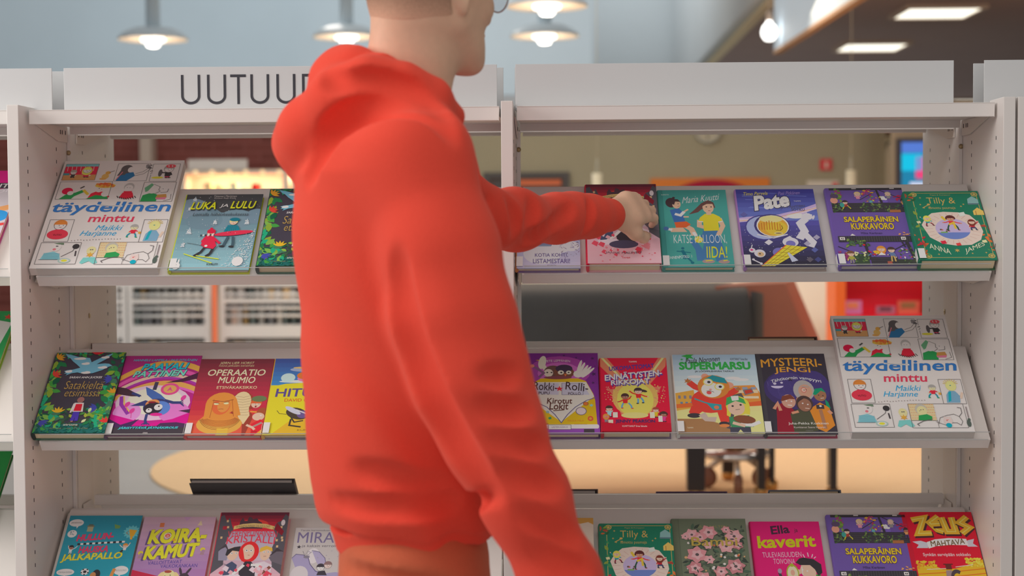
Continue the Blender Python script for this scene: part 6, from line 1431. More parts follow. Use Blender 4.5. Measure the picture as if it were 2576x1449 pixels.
# ------------------------------------------------------------------ the books themselves
page_m = M((196, 180, 152), .60, .8, .2, 'pages', tag='paper')
page_w = M((178, 172, 168), .60, .8, .2, 'pages', tag='paper')
label_m = M((206, 204, 202), .60, .4, .3, tag='sticker')
def make_book(name, lab, row, BL, BR, TL, TR, thick, art, edge, spine=None, back=None, hard=True, sticker=False, pages=None, h=None, group='children\'s books on the display shelves', s_off=0.0, overhang=False):
    O = np.array([0, SY, LIPZ[row]])
    SU, SN = SUr[row], SNr[row]
    P = O + SN * thick
    f = lambda px: (lambda q: (q[0], float(np.dot(q - P, SU))))(atn(px[0], px[1], P, SN))
    tl, tr = f(TL), f(TR)
    if BL is None:                                # foot of the book below the frame: take its width from the top edge
        w = tr[0] - tl[0]
        x0 = tl[0]
        s0, s1 = .0035, (tl[1] + tr[1]) / 2
    else:
        bl, br = f(BL), f(BR)
        w = (br[0] - bl[0] + tr[0] - tl[0]) / 2
        x0 = (bl[0] + br[0] + tl[0] + tr[0]) / 4 - w / 2
        s0, s1 = max(.0035, (bl[1] + br[1]) / 2), (tl[1] + tr[1]) / 2
    w -= .0015
    if abs(x0) < .999:
        x0 = max(x0, -.9835 if x0 < -.5 else x0)
        x0 = min(x0, .9860 - w) if x0 > .5 else x0
    s0 = .0035
    H = s1 - s0
    print('BOOK %-18s w %.3f h %.3f x0 %.3f' % (art.__name__, w, H, x0), '' if BL is None else 's0 %.4f' % ((bl[1] + br[1]) / 2))
    t = thing(name, (0, 0, 0), lab, 'book', group)
    org = O + SU * s0 + SN * .0006
    mw_ = Matrix.Identity(4)
    for i in range(3):
        mw_[i][0], mw_[i][1], mw_[i][2], mw_[i][3] = (1, 0, 0)[i], SU[i], SN[i], (org + np.array([x0, 0, 0]))[i]
    t.matrix_world = mw_
    th = thick - .0006
    bd = .0026 if hard else .0008
    ins = .0035 if hard else .0
    em = M(edge, None, .45, .35, tag='cover')
    sm = M(spine or edge, None, .45, .35, tag='cover')
    bm = M(back or edge, None, .45, .35, tag='cover')
    A_ = Art(w, H, th)
    A_.mb.box(0, w, 0, H, th - bd, th, em)
    art(A_)
    A_.mb.build('front_cover', t)
    MB().box(0, w, 0, H, 0, bd, bm).build('back_cover', t)
    # spine: rounded hard back, flat soft back
    if hard:
        prof = [(.0015, 0)] + [(-.0035 * math.sin(a) + .0, th / 2 - th / 2 * math.cos(a)) for a in np.linspace(.35, math.pi - .35, 9)] + [(.0015, th), (.0035, th - bd), (.0035, bd)]
    else:
        prof = [(-.0004, 0), (-.0004, th), (.0006, th), (.0006, 0)]
    MB().prism(prof, lambda p, q, d: (p, d, q), 0, H, sm).build('spine', t)
    m = MB()
    pm = pages or (page_m if hard else page_w)
    m.box(.0036 if hard else .0007, w - ins, ins, H - ins, bd, th - bd, pm)
    m.build('page_block', t)
    if sticker:
        MB().box(-.0008, .0125, .004, .033, th + .0022, th + .0024, label_m).box(-.0042, -.0036, .004, .033, th * .3, th + .0010, label_m).build('shelf_label', t)
    return t
HB, SB = 'hardcover_book', 'paperback_book'
make_book(SB, 'big white picture book of boxed drawings at the left end of the top shelf', 0, (61, 679), (385, 682), (158, 402), (456, 407), .020, art_minttu, (176, 170, 168), hard=False)
make_book(HB, 'teal snowy cover with a skier and yellow edges on the top shelf', 0, (429, 678), (630, 682), (468, 489), (661, 489), .013, art_luka, (110, 140, 150), (172, 182, 30), (172, 182, 30), sticker=True, pages=page_w)
make_book(HB, 'dark leafy book with a blue bird half hidden by the person, top shelf', 0, (642, 671), (829, 672), (684, 475), (860, 475), .024, art_sata, (40, 80, 66), (40, 52, 50), (60, 96, 80))
make_book(HB, 'pinkish red book on the top shelf just left of the middle upright', 0, (1075, 672), (1256, 674), (1092, 500), (1250, 500), .016, art_pink, (196, 66, 88), (176, 50, 76), (150, 60, 80))
make_book(HB, 'lilac blue book with clouds behind the reaching forearm, top shelf', 0, (1300, 674), (1465, 674), (1303, 498), (1456, 498), .0135, art_kotia, (150, 156, 186), (170, 110, 70), (110, 90, 140), sticker=True)
make_book(HB, 'red and pink book under the reaching hand, top shelf', 0, (1477, 663), (1664, 663), (1475, 463), (1654, 464), .026, art_krist, (190, 110, 124), (190, 26, 56), (206, 150, 160))
make_book(HB, 'teal book with two football girls right of the hand, top shelf', 0, (1667, 672), (1850, 672), (1658, 478), (1827, 478), .014, art_iida, (60, 130, 126), (56, 124, 120), (60, 130, 126), sticker=True)
make_book(HB, 'deep blue book with a gold astronaut helmet on the top shelf', 0, (1875, 671), (2084, 672), (1850, 476), (2046, 476), .015, art_pate, (60, 56, 96), (150, 110, 170), (160, 146, 140), sticker=True, pages=page_w)
make_book(HB, 'violet flower market book on the top shelf beside the green one', 0, (2112, 669), (2315, 669), (2078, 473), (2271, 473), .016, art_kukka, (84, 70, 120), (98, 78, 150), (84, 78, 120), sticker=True, pages=page_w)
make_book(HB, 'thick green gold framed book at the right end of the top shelf', 0, (2320, 654), (2520, 652), (2284, 482), (2467, 480), .030, art_tilly, (30, 96, 76), (30, 104, 82), (56, 92, 66), sticker=True)
make_book(HB, 'dark leafy book with a blue bird at the left end of the middle shelf', 1, (64, 1085), (248, 1086), (139, 887), (313, 887), .023, art_sata, (40, 80, 66), (40, 52, 50), (60, 96, 80))
make_book(HB, 'magenta book with an upside down figure on the middle shelf', 1, (262, 1089), (465, 1091), (322, 895), (512, 895), .0145, art_paavali, (110, 50, 90), (76, 50, 84), (84, 74, 72), sticker=True, pages=page_w)
make_book(HB, 'maroon book with an orange pharaoh statue on the middle shelf', 1, (463, 1091), (659, 1092), (509, 904), (693, 902), .0145, art_muumio, (150, 60, 66), (180, 56, 66), (190, 66, 70), sticker=True, pages=page_w)
make_book(HB, 'yellow and blue book half hidden by the back of the person, middle shelf', 1, (660, 1089), (850, 1090), (695, 902), (872, 902), .0155, art_hitula, (180, 150, 60), (190, 150, 60), (110, 110, 130), sticker=True)
make_book(HB, 'purple book with a yellow van front beside the hanging sleeve, middle shelf', 1, (1311, 1087), (1511, 1089), (1306, 886), (1506, 891), .017, art_rokki, (110, 60, 130), (206, 140, 60), (96, 56, 110))
make_book(HB, 'bright red book with two jumping children on the middle shelf', 1, (1516, 1084), (1691, 1084), (1509, 900), (1678, 901), .024, art_enna, (176, 26, 50), (170, 20, 44), (110, 96, 120))
make_book(HB, 'pale blue and green book with a furry animal in red, middle shelf', 1, (1707, 1092), (1923, 1094), (1691, 891), (1905, 893), .0165, art_super, (176, 176, 150), (190, 190, 186), (150, 110, 130), sticker=True, pages=page_w)
make_book(HB, 'black book with orange lettering and four faces on the middle shelf', 1, (1925, 1096), (2113, 1098), (1903, 890), (2073, 890), .0145, art_myst, (52, 48, 56), (60, 58, 64), (150, 40, 76), sticker=True, pages=page_w)
make_book(SB, 'big white picture book of boxed drawings at the right end of the middle shelf', 1, (2136, 1098), (2460, 1103), (2099, 793), (2378, 795), .020, art_minttu, (176, 170, 168), (176, 168, 168), hard=False)
make_book(SB, 'sky blue football book at the left end of the lowest shelf', 2, None, None, (178, 1297), (361, 1297), .012, art_jalka, (50, 120, 136), hard=False)
make_book(SB, 'lilac and crimson dog book on the lowest shelf beside the sky blue one', 2, None, None, (364, 1301), (546, 1300), .014, art_koira, (130, 60, 90), (110, 50, 80), hard=False)
make_book(HB, 'grey and red book with three young faces on the lowest shelf', 2, None, None, (558, 1288), (730, 1290), .026, art_krist, (190, 110, 124), (190, 26, 56), (206, 150, 160))
make_book(SB, 'pale violet book with a dragon wing, half hidden by the hoodie hem', 2, None, None, (745, 1327), (905, 1328), .013, art_mira, (170, 166, 168), hard=False)
make_book(HB, 'pale book with a gold top edge behind the hanging sleeve, lowest shelf', 2, None, None, (1330, 1303), (1494, 1303), .016, art_gold, (186, 170, 150))
make_book(HB, 'thick green gold framed book on the lowest shelf by the sleeve', 2, None, None, (1508, 1316), (1692, 1318), .030, art_tilly, (30, 96, 76), (30, 104, 82), (56, 92, 66))
make_book(HB, 'sage green book covered with pink flowers on the lowest shelf', 2, None, None, (1690, 1305), (1876, 1305), .022, art_flor, (96, 106, 88), (90, 100, 84))
make_book(HB, 'hot pink book with lime lettering on the lowest shelf', 2, None, None, (1887, 1312), (2061, 1312), .014, art_ella, (196, 30, 96), (180, 30, 90))
make_book(HB, 'violet flower market book on the lowest shelf beside the red one', 2, None, None, (2080, 1296), (2277, 1294), .016, art_kukka, (84, 70, 120), (98, 78, 150), (84, 78, 120))
make_book(HB, 'red book with jagged gold lettering at the right end of the lowest shelf', 2, None, None, (2272, 1288), (2451, 1288), .016, art_zeus, (180, 26, 48), (170, 26, 46))
make_book(HB, 'magenta topped book cut by the left edge, top shelf', 0, (-190, 640), (18, 640), (-170, 430), (28, 430), .016, art_edge1, (150, 60, 110))
make_book(HB, 'rainbow topped green book cut by the left edge, middle shelf', 1, (-240, 1046), (-28, 1046), (-150, 783), (28, 783), .016, art_edge2, (120, 150, 50), (120, 150, 50), (120, 150, 50))
make_book(HB, 'plain green book cut by the left edge, lowest shelf', 2, None, None, (-170, 1135), (33, 1135), .016, art_edge3, (30, 110, 56))
# books on the rear unit whose heads show over the rear shelves
def rear_book(lab, row, pxa, pxb, ytop, thick, c, pc, face=False):
    O = np.array([0, .70 - SY, LIPZ[row]])
    SU, SN = SUr[row], SNr[row]
    u = np.array([0, -SU[1], SU[2]])
    n = np.array([0, -SN[1], SN[2]])
    O2 = O if face else O + n * thick
    q = atn(pxa, ytop, O2, n)
    q2 = atn(pxb, ytop, O2, n)
    s1 = float(np.dot(q - O2, u))
    w = q2[0] - q[0]
    t = thing(HB, (0, 0, 0), lab, 'book', 'books on the rear shelves')
    org = O + u * .0035 + n * .0006
    m4 = Matrix.Identity(4)
    for i in range(3):
        m4[i][0], m4[i][1], m4[i][2], m4[i][3] = (-1, 0, 0)[i], u[i], n[i], org[i] + (q2[0] if i == 0 else 0)
    t.matrix_world = m4
    H = s1 - .0035
    em = M(c, None, .5, .35, tag='cover')
    MB().box(0, w, 0, H, 0, .0026, em).build('back_cover', t)
    MB().box(0, w, 0, H, thick - .0026, thick, em).build('front_cover', t)
    MB().box(-.003, .0005, 0, H, 0, thick, em).build('spine', t)
    MB().box(.0036, w - .0035, .0035, H - .0035, .0026, thick - .0026, pc).build('page_block', t)
    return t, w, H
rb, w_, H_ = rear_book('black book standing up over the rear shelf left of the person', 2, 476, 737, 1218, .014, (62, 60, 62), page_w, True)
mt = MB()
for k in range(4):
    mt.box(w_ * .22, w_ * (.74 + .04 * (k % 2)), H_ - .030 - .006 * k, H_ - .0285 - .006 * k, -.0002, 0, M((84, 82, 82), .6, .5, .3, tag='print'))
mt.build('back_text', rb)
rear_book('tan topped book just showing over the rear shelf, upper left', 1, 420, 586, 862, .014, (150, 130, 100), page_m)
rear_book('dark reddish book just showing over the rear shelf, far upper left', 1, 228, 404, 864, .014, (96, 64, 60), page_m)
rear_book('dark flat book edge just over the rear shelf, lower left', 2, 266, 462, 1246, .012, (66, 70, 66), page_w)
rear_book('brown topped book over the rear shelf under the dark cloth', 1, 1882, 2052, 848, .016, (96, 70, 62), page_m)
rear_book('dark brown book over the rear shelf beside the hanging sleeve', 2, 1360, 1501, 1231, .016, (80, 66, 64), page_w)
rear_book('purple edged book over the rear shelf below the piano leg', 2, 1650, 1826, 1237, .014, (84, 66, 96), page_w)
rear_book('blue grey book over the rear shelf right of the piano legs', 2, 1933, 2112, 1233, .016, (88, 96, 110), page_m)
# ------------------------------------------------------------------ the person, grown as smooth blended volumes
def vec(*a):
    return np.array(a, float)
class Vol:
    def __init__(s):
        s.p = []                                   # (fn, lo, hi, k, op)
    def cone(s, a, b, r1, r2, k=.02, op=1):
        a, b = np.array(a, float), np.array(b, float)
        ba = b - a
        L = max(1e-9, float(ba @ ba))
        def fn(P):
            pa = P - a
            h = np.clip((pa @ ba) / L, 0, 1)
            return np.linalg.norm(pa - h[..., None] * ba, axis=-1) - (r1 + (r2 - r1) * h)
        m = max(r1, r2)
        s.p.append((fn, np.minimum(a, b) - m, np.maximum(a, b) + m, k, op))
        return s
    def chain(s, pts, rs, k=.02, op=1):
        for i in range(len(pts) - 1):
            s.cone(pts[i], pts[i + 1], rs[i], rs[i + 1], k, op)
        return s
    def ell(s, c, r, axes=None, k=.02, op=1):
        c, r = np.array(c, float), np.array(r, float)
        A_ = np.eye(3) if axes is None else np.array(axes, float)
        def fn(P):
            q = (P - c) @ A_.T
            k0 = np.linalg.norm(q / r, axis=-1)
            k1 = np.linalg.norm(q / (r * r), axis=-1) + 1e-9
            return k0 * (k0 - 1) / k1
        e = np.sqrt(((A_.T * r) ** 2).sum(1))
        s.p.append((fn, c - e, c + e, k, op))
        return s
    def loft(s, rings, f, l, k=.02, op=1):
        """rings: (z, cx, cy, a along f, b along l) from low to high, elliptical cross sections"""
        R = np.array(rings, float)
        f2, l2 = f[:2], l[:2]
        def fn(P):
            z = P[..., 2]
            c = [np.interp(z, R[:, 0], R[:, i]) for i in range(1, 5)]
            dx, dy = P[..., 0] - c[0], P[..., 1] - c[1]
            u, v = dx * f2[0] + dy * f2[1], dx * l2[0] + dy * l2[1]
            q = np.sqrt((u / c[2]) ** 2 + (v / c[3]) ** 2 + 1e-12)
            g = np.sqrt((u / c[2] ** 2) ** 2 + (v / c[3] ** 2) ** 2 + 1e-12)
            d = q * (q - 1) / g
            return np.maximum(d, np.maximum(R[0, 0] - z, z - R[-1, 0]))
        m = R[:, 3:].max()
        lo = vec(R[:, 1].min() - m, R[:, 2].min() - m, R[0, 0])
        hi = vec(R[:, 1].max() + m, R[:, 2].max() + m, R[-1, 0])
        s.p.append((fn, lo, hi, k, op))
        return s
    def cut(s, p0, n, span, k=.006):
        """take away everything on the far side of a plane (n points to what stays)"""
        p0, n = np.array(p0, float), np.array(n, float) / np.linalg.norm(n)
        s.p.append((lambda P: (P - p0) @ n, p0 - span, p0 + span, k, -1))
        return s
    def ev(s, P, prims=None):
        d = np.full(P.shape[:-1], 1.0)
        for fn, lo, hi, k, op in (s.p if prims is None else prims):
            e = fn(P)
            if op == 0:
                d = d + e
            elif op > 0:
                h = np.clip(.5 + .5 * (d - e) / k, 0, 1)
                d = d * (1 - h) + e * h - k * h * (1 - h)
            else:
                h = np.clip(.5 - .5 * (d + e) / k, 0, 1)
                d = d * (1 - h) - e * h + k * h * (1 - h)
        return d
    def mesh(s, cell, N=30):
        lo = np.min([p[1] for p in s.p if p[4] > 0], 0) - .03
        hi = np.max([p[2] for p in s.p if p[4] > 0], 0) + .03
        nb = np.ceil((hi - lo) / (N * cell)).astype(int)
        ax = np.arange(-1, N + 1)
        G = np.stack(np.meshgrid(ax, ax, ax, indexing='ij'), -1)
        BIG = 1 << 20
        keys, poss, quads = [], [], []
        half = (N + 2) * cell / 2
        for bi in np.ndindex(*nb):
            base = np.array(bi) * N
            c = lo + (base + N / 2) * cell
            act = [p for p in s.p if p[4] == 0 or np.all(p[1] - p[3] - half - cell < c) and np.all(p[2] + p[3] + half + cell > c)]
            if not any(p[4] > 0 for p in act):
                continue
            if abs(float(s.ev(c[None], act)[0])) > half * 1.75 + .05:
                continue
            d = s.ev(lo + (base + G) * cell, act)
            neg = d < 0
            if neg.all() or not neg.any():
                continue
            n = N + 1
            sub = lambda i, j, k: d[i:i + n, j:j + n, k:k + n]
            acc = np.zeros((n, n, n, 3)); cnt = np.zeros((n, n, n))
            for axis in range(3):
                for o1 in (0, 1):
                    for o2 in (0, 1):
                        o = [0, 0, 0]; o[(axis + 1) % 3] = o1; o[(axis + 2) % 3] = o2
                        e = list(o); e[axis] = 1
                        a, b = sub(*o), sub(*e)
                        m = (a < 0) != (b < 0)
                        t = np.where(m, a / np.where(m, a - b, 1), 0)
                        cnt += m
                        for q in range(3):
                            acc[..., q] += m * (t if q == axis else o[q])
            on = cnt > 0
            idx = np.argwhere(on)
            pos = acc[on] / cnt[on][:, None] + idx - 1
            gi = idx - 1 + base + 4
            keys.append((gi[:, 0] * BIG + gi[:, 1]) * BIG + gi[:, 2])
            poss.append(lo + (base + pos) * cell)
            for axis in range(3):
                a1, a2 = (axis + 1) % 3, (axis + 2) % 3
                sl = [slice(1, N + 1)] * 3
                s2 = list(sl); s2[axis] = slice(2, N + 2)
                A_, B_ = neg[tuple(sl)], neg[tuple(s2)]
                w = np.argwhere(A_ != B_)
                if not len(w):
                    continue
                fl = A_[tuple(w.T)]
                cc = w + base + 4
                def key(d1, d2):
                    q = cc.copy(); q[:, a1] += d1; q[:, a2] += d2
                    return (q[:, 0] * BIG + q[:, 1]) * BIG + q[:, 2]
                Q = np.stack([key(-1, -1), key(0, -1), key(0, 0), key(-1, 0)], 1)
                Q[~fl] = Q[~fl][:, ::-1]
                quads.append(Q)
        K_ = np.concatenate(keys); P_ = np.concatenate(poss); Q_ = np.concatenate(quads)
        uk, first = np.unique(K_, return_index=True)
        return P_[first], np.searchsorted(uk, Q_)
def grow(vol, cell, name, mat, parent, relax=2):
    v, q = vol.mesh(cell)
    # light relaxation keeps the surface smooth
    for _ in range(relax):
        acc = np.zeros_like(v); n = np.zeros(len(v))
        for i in range(4):
            a, b = q[:, i], q[:, (i + 1) % 4]
            np.add.at(acc, a, v[b]); np.add.at(acc, b, v[a])
            np.add.at(n, a, 1); np.add.at(n, b, 1)
        v = v * .5 + .5 * acc / np.maximum(n, 1)[:, None]
    me = bpy.data.meshes.new(name)
    me.vertices.add(len(v)); me.vertices.foreach_set('co', v.astype(np.float32).ravel())
    me.loops.add(len(q) * 4); me.loops.foreach_set('vertex_index', q.astype(np.int32).ravel())
    me.polygons.add(len(q)); me.polygons.foreach_set('loop_start', np.arange(0, len(q) * 4, 4, dtype=np.int32))
    me.polygons.foreach_set('use_smooth', np.ones(len(q), bool))
    me.update(calc_edges=True)
    me.validate()
    me.materials.append(mat)
    o = bpy.data.objects.new(name, me)
    COL.objects.link(o)
    if parent is not None:
        o.parent = parent
        o.matrix_parent_inverse = Matrix.Translation(-parent.location)
    return o

PY = -.68
th = math.radians(8)
Ff, Ll = vec(math.cos(th), math.sin(th), 0), vec(-math.sin(th), math.cos(th), 0)
def pz(y, Y=PY):
    return float(at(1000, y, Y)[2])
def P(x, y, Y=PY):
    return at(x, y, Y)
C0 = P(1000, 700)
# limbs
shR, elR, wrR = P(1044, 400, -.85), P(1180, 965, -.92), P(1462, 1530, -.90)
armR = [shR, P(1112, 640, -.885), P(1142, 800, -.905), elR, P(1242, 1100, -.925), P(1322, 1250, -.92), P(1418, 1449, -.91), wrR]
shL = P(1082, 440, -.52)
wr = P(1543, 538, -.010)
armL = [shL, P(1226, 556, -.40), P(1310, 556, -.30), P(1400, 549, -.18), P(1480, 544, -.08), P(1531, 541, -.025)]

# ---- hoodie
H = Vol()
def ring(y, xb, xf, b, Y=PY):
    a_, b_ = P(xb, y, Y), P(xf, y, Y)
    half = (b_[0] - a_[0]) / 2
    a = math.sqrt(max(.004, half ** 2 - (b * math.sin(th)) ** 2)) / math.cos(th)
    return (a_[2], (a_[0] + b_[0]) / 2, Y, a, b)
rings = [ring(1302, 800, 1262, .176), ring(1265, 786, 1266, .188), ring(1200, 777, 1268, .195), ring(1000, 770, 1266, .20), ring(850, 757, 1258, .20), ring(700, 746, 1248, .205), ring(560, 738, 1222, .21),
         ring(440, 740, 1184, .215), ring(370, 770, 1166, .205), ring(310, 830, 1140, .16), ring(265, 890, 1120, .10)]
H.loft(rings, Ff, Ll, .03)
H.cone(P(1020, 330, -.80), shR, .070, .080, .05)
H.cone(P(1020, 330, -.58), shL, .066, .060, .04)
H.chain(armR, [.080, .082, .082, .080, .074, .064, .054, .046], .035)
H.chain(armL, [.058, .052, .047, .043, .038, .034], .03)
H.ell(P(1290, 548, -.33), (.05, .05, .052), None, .03)
H.ell(P(1440, 540, -.13), (.04, .04, .040), None, .03)
# ribbed hem, tilted down towards the back
hb = [ring(1375, 846, 1246, .165), ring(1340, 838, 1250, .166), ring(1300, 828, 1252, .168), ring(1280, 815, 1255, .172)]
R0 = np.array(hb, float)[np.argsort([q[0] for q in hb])]
def hem(Pp):
    Q = Pp.copy()
    fx = (Q[..., 0] - R0[:, 1].mean()) * Ff[0] + (Q[..., 1] - PY) * Ff[1]
    sh = .15 * fx
    z = Q[..., 2] - sh
    c = [np.interp(z, R0[:, 0], R0[:, i]) for i in range(1, 5)]
    dx, dy = Q[..., 0] - c[0], Q[..., 1] - c[1]
    u, v = dx * Ff[0] + dy * Ff[1], dx * Ll[0] + dy * Ll[1]
    q = np.sqrt((u / c[2]) ** 2 + (v / c[3]) ** 2 + 1e-12)
    g = np.sqrt((u / c[2] ** 2) ** 2 + (v / c[3] ** 2) ** 2 + 1e-12)
    return np.maximum(q * (q - 1) / g, np.maximum(R0[0, 0] + .012 - z, z - R0[-1, 0]))
H.p.append((hem, vec(R0[0, 1] - .25, PY - .25, R0[0, 0] - .06), vec(R0[0, 1] + .25, PY + .25, R0[-1, 0] + .06), .010, 1))
# hood lying round the neck and down the back
for sgn, Yn in ((-1, -.80), (1, -.58)):
    m = lambda t: PY + (Yn - PY) * t
    H.chain([P(1138, 292, m(.45)), P(1085, 246, m(.85)), P(1010, 222, m(1.0)), P(930, 222, m(1.0)), P(862, 262, m(.85)), P(798, 330, m(.55)), P(748, 385, m(.25))],
            [.020, .027, .036, .046, .052, .050, .030], .022)
    H.chain([P(1100, 232, m(.55)), P(1030, 196, m(.72)), P(960, 172, m(.70)), P(900, 158, m(.5)), P(868, 160, m(.2))], [.014, .019, .021, .020, .018], .012)
H.ell(P(880, 205), (.065, .09, .055), None, .03)
H.ell(P(790, 340), (.058, .10, .062), None, .03)
H.cone(P(760, 410), P(738, 360), .024, .030, .02)
# hollow for the neck
NB, NT = P(1040, 300, PY), P(1052, 100, PY + .01)
H.cone(P(1035, 250, PY), P(1040, 100, PY + .005), .058, .066, .012, -1)
# loose cloth hangs in soft slanting folds, stronger towards the hem and the cuffs
def drape(Pp):
    u = Pp[..., 0] * .90 + Pp[..., 1] * .35 + Pp[..., 2] * .47
    t = Pp[..., 0] * -.45 + Pp[..., 2] * .9
    amp = np.clip((1.42 - Pp[..., 2]) / .35, 0, 1) * np.clip((-.30 - Pp[..., 1]) / .12, 0, 1)
    w = np.sin(u * 2 * math.pi / .145 + 1.6 * np.sin(t * 5.5) + .8) + .6 * np.sin(u * 2 * math.pi / .083 + 2.1 * np.sin(t * 4.1 + 1.0))
    return amp * .0042 * w
H.p.append((drape, vec(-9, -9, -9), vec(9, 9, 9), .01, 0))
HS = list(H.p)
def hit(px, py):
    d = ray(px, py); d = d / np.linalg.norm(d)
    t = 1.6
    for _ in range(90):
        e = float(H.ev((CAM + d * t)[None], HS)[0])
        if e < .0008:
            return CAM + d * t, d
        t += max(.0015, e * .8)
        if t > 4:
            return None
    return CAM + d * t, d
def crease(pts, r, depth, k=.014, ridge=False):
    dense = []
    for i in range(len(pts) - 1):
        n = max(2, int(math.hypot(pts[i + 1][0] - pts[i][0], pts[i + 1][1] - pts[i][1]) / 22))
        dense += [(pts[i][0] + (pts[i + 1][0] - pts[i][0]) * j / n, pts[i][1] + (pts[i + 1][1] - pts[i][1]) * j / n) for j in range(n)]
    dense.append(pts[-1])
    Q = []
    for p in dense:
        h_ = hit(*p)
        if h_ is None:
            continue
        fade = max(0., math.sin(math.pi * (len(Q) + .5) / len(dense))) ** .95
        Q.append(h_[0] - h_[1] * ((r - depth * fade) if not ridge else -(r - depth)))
    for _ in range(3):
        Q = [Q[0]] + [(Q[i - 1] + Q[i] * 2 + Q[i + 1]) / 4 for i in range(1, len(Q) - 1)] + [Q[-1]]
    n = len(Q)
    for i in range(n - 1):
        if np.linalg.norm(Q[i + 1] - Q[i]) > .09:
            continue
        t0, t1 = math.sin(math.pi * (i + .35) / n) ** .5, math.sin(math.pi * min(1, (i + 1.35) / n)) ** .5
        H.cone(Q[i], Q[i + 1], r * (.55 + .45 * t0), r * (.55 + .45 * t1), k, 1 if ridge else -1)
for pts, r, dp in (
        ([(765, 446), (800, 380), (850, 325), (920, 285), (1000, 264), (1080, 268), (1128, 300), (1150, 335)], .019, .017),
        ([(800, 345), (862, 290), (940, 252), (1020, 238), (1095, 250), (1140, 290)], .014, .014),
        ([(812, 200), (845, 212), (890, 198), (965, 200), (1050, 225), (1110, 256)], .013, .013),
        ([(822, 178), (850, 205), (880, 196)], .010, .007),
        ([(978, 640), (990, 760), (1012, 850), (1045, 940), (1092, 1040), (1140, 1130), (1198, 1218), (1228, 1262)], .026, .017),
        ([(880, 1185), (960, 1200), (1050, 1225), (1130, 1225)], .016, .009),
        ([(830, 1262), (930, 1282), (1060, 1278), (1180, 1262), (1238, 1250)], .013, .009),
        ([(1215, 940), (1265, 948), (1306, 940)], .013, .008),
        ([(1210, 1020), (1275, 1036), (1338, 1030)], .014, .010),
        ([(1235, 1100), (1310, 1122), (1378, 1118)], .013, .010),
        ([(1260, 1180), (1340, 1212), (1415, 1222)], .013, .009),
        ([(1310, 1290), (1390, 1330), (1455, 1350)], .013, .009),
        ([(1350, 1385), (1420, 1420), (1490, 1440)], .013, .008),
        ([(1262, 632), (1320, 612), (1380, 578), (1425, 545), (1445, 518)], .013, .010),
        ([(1290, 505), (1310, 545), (1305, 590)], .012, .007),
        ([(1235, 505), (1250, 540), (1246, 590)], .012, .009),
        ([(1345, 500), (1350, 535), (1335, 565)], .011, .006),
        ([(1478, 580), (1490, 545), (1488, 505)], .008, .006)):
    crease(pts, r * 1.15, dp * 1.5, .014)
root = thing('person', (float(C0[0]), PY, 0), 'person in an orange red hoodie, walking past and reaching for a book', 'person')
COTTON = M((236, 58, 45), .50, .95, .10, 'fabric', .25, 260, tag='cotton')
grow(H, .0044, 'hoodie', COTTON, root, 1)
# drawstring on the chest
ds = [P(1158, 312, -.735), P(1178, 352, -.742), P(1192, 400, -.742), P(1204, 450, -.742), P(1214, 505, -.742)]
o = MB().tube(ds, [.004, .0045, .0045, .0045, .005], COTTON, 10).build('drawstring', root)
o.matrix_parent_inverse = Matrix.Translation(-root.location)

# ---- body: one continuous skin surface
hth = math.radians(46)
Fh, Rh = vec(math.cos(hth), math.sin(hth), 0), vec(math.sin(hth), -math.cos(hth), 0)
Uh = vec(0, 0, 1)
HC = P(1083, -56, PY + .02)
def hp(f, r, z):
    return HC + Fh * f + Rh * r + Uh * z
AX = np.array([Fh, Rh, Uh])
B = Vol()
B.ell(HC + Uh * .012, (.102, .081, .102), AX, .02)                       # skull
B.ell(hp(-.015, 0, -.035), (.078, .068, .075), AX, .03)                  # back of the skull to the nape
B.ell(hp(.045, 0, -.055), (.052, .058, .078), AX, .03)                   # face
B.ell(hp(.050, 0, -.108), (.042, .044, .034), AX, .025)                  # jaw
B.cone(hp(.010, .050, -.075), hp(.072, .018, -.128), .020, .017, .025)   # jaw line, right
B.cone(hp(.010, -.050, -.075), hp(.072, -.018, -.128), .020, .017, .025)
B.ell(hp(.088, 0, -.132), (.016, .018, .015), AX, .02)                   # chin
B.ell(hp(.070, .036, -.045), (.026, .022, .024), AX, .02)                # cheek bones
B.ell(hp(.070, -.036, -.045), (.026, .022, .024), AX, .02)
B.ell(hp(.092, 0, .004), (.014, .050, .014), AX, .02)                    # brow
B.chain([hp(.094, 0, -.008), hp(.106, 0, -.034), hp(.116, 0, -.056)], [.009, .010, .013], .010)   # nose
B.ell(hp(.108, .011, -.058), (.010, .007, .007), AX, .006)
B.ell(hp(.108, -.011, -.058), (.010, .007, .007), AX, .006)
B.ell(hp(.096, 0, -.086), (.010, .024, .0065), AX, .006)                 # lips
B.ell(hp(.096, 0, -.098), (.010, .021, .0075), AX, .006)
B.cone(hp(.107, -.022, -.092), hp(.107, .022, -.092), .0022, .0022, .003, -1)
for sg in (1, -1):
    B.ell(hp(.100, .030 * sg, -.018), (.012, .016, .010), AX, .008, -1)     # eye sockets
    B.ell(hp(.086, .030 * sg, -.018), (.013, .013, .012), AX, .004)         # eyes
    e0 = hp(-.004, .077 * sg, -.030)                                     # ears
    EA = np.array([Fh * .94 + Rh * .34 * sg, Rh * .94 - Fh * .34 * sg, Uh])
    B.ell(e0 + Uh * .004, (.018, .009, .032), EA, .006)
    B.ell(e0 + Rh * .008 * sg + Uh * .006 + Fh * .003, (.010, .006, .020), EA, .006, -1)
    B.ell(e0 + Uh * -.026 + Fh * .004, (.009, .006, .010), EA, .006)
nk = [hp(-.030, 0, -.085), P(1040, 170, PY + .004), P(1022, 290, PY)]
B.chain(nk, [.056, .056, .066], .035)
B.cone(hp(-.060, 0, -.05), P(1000, 250, PY), .034, .05, .04)             # nape
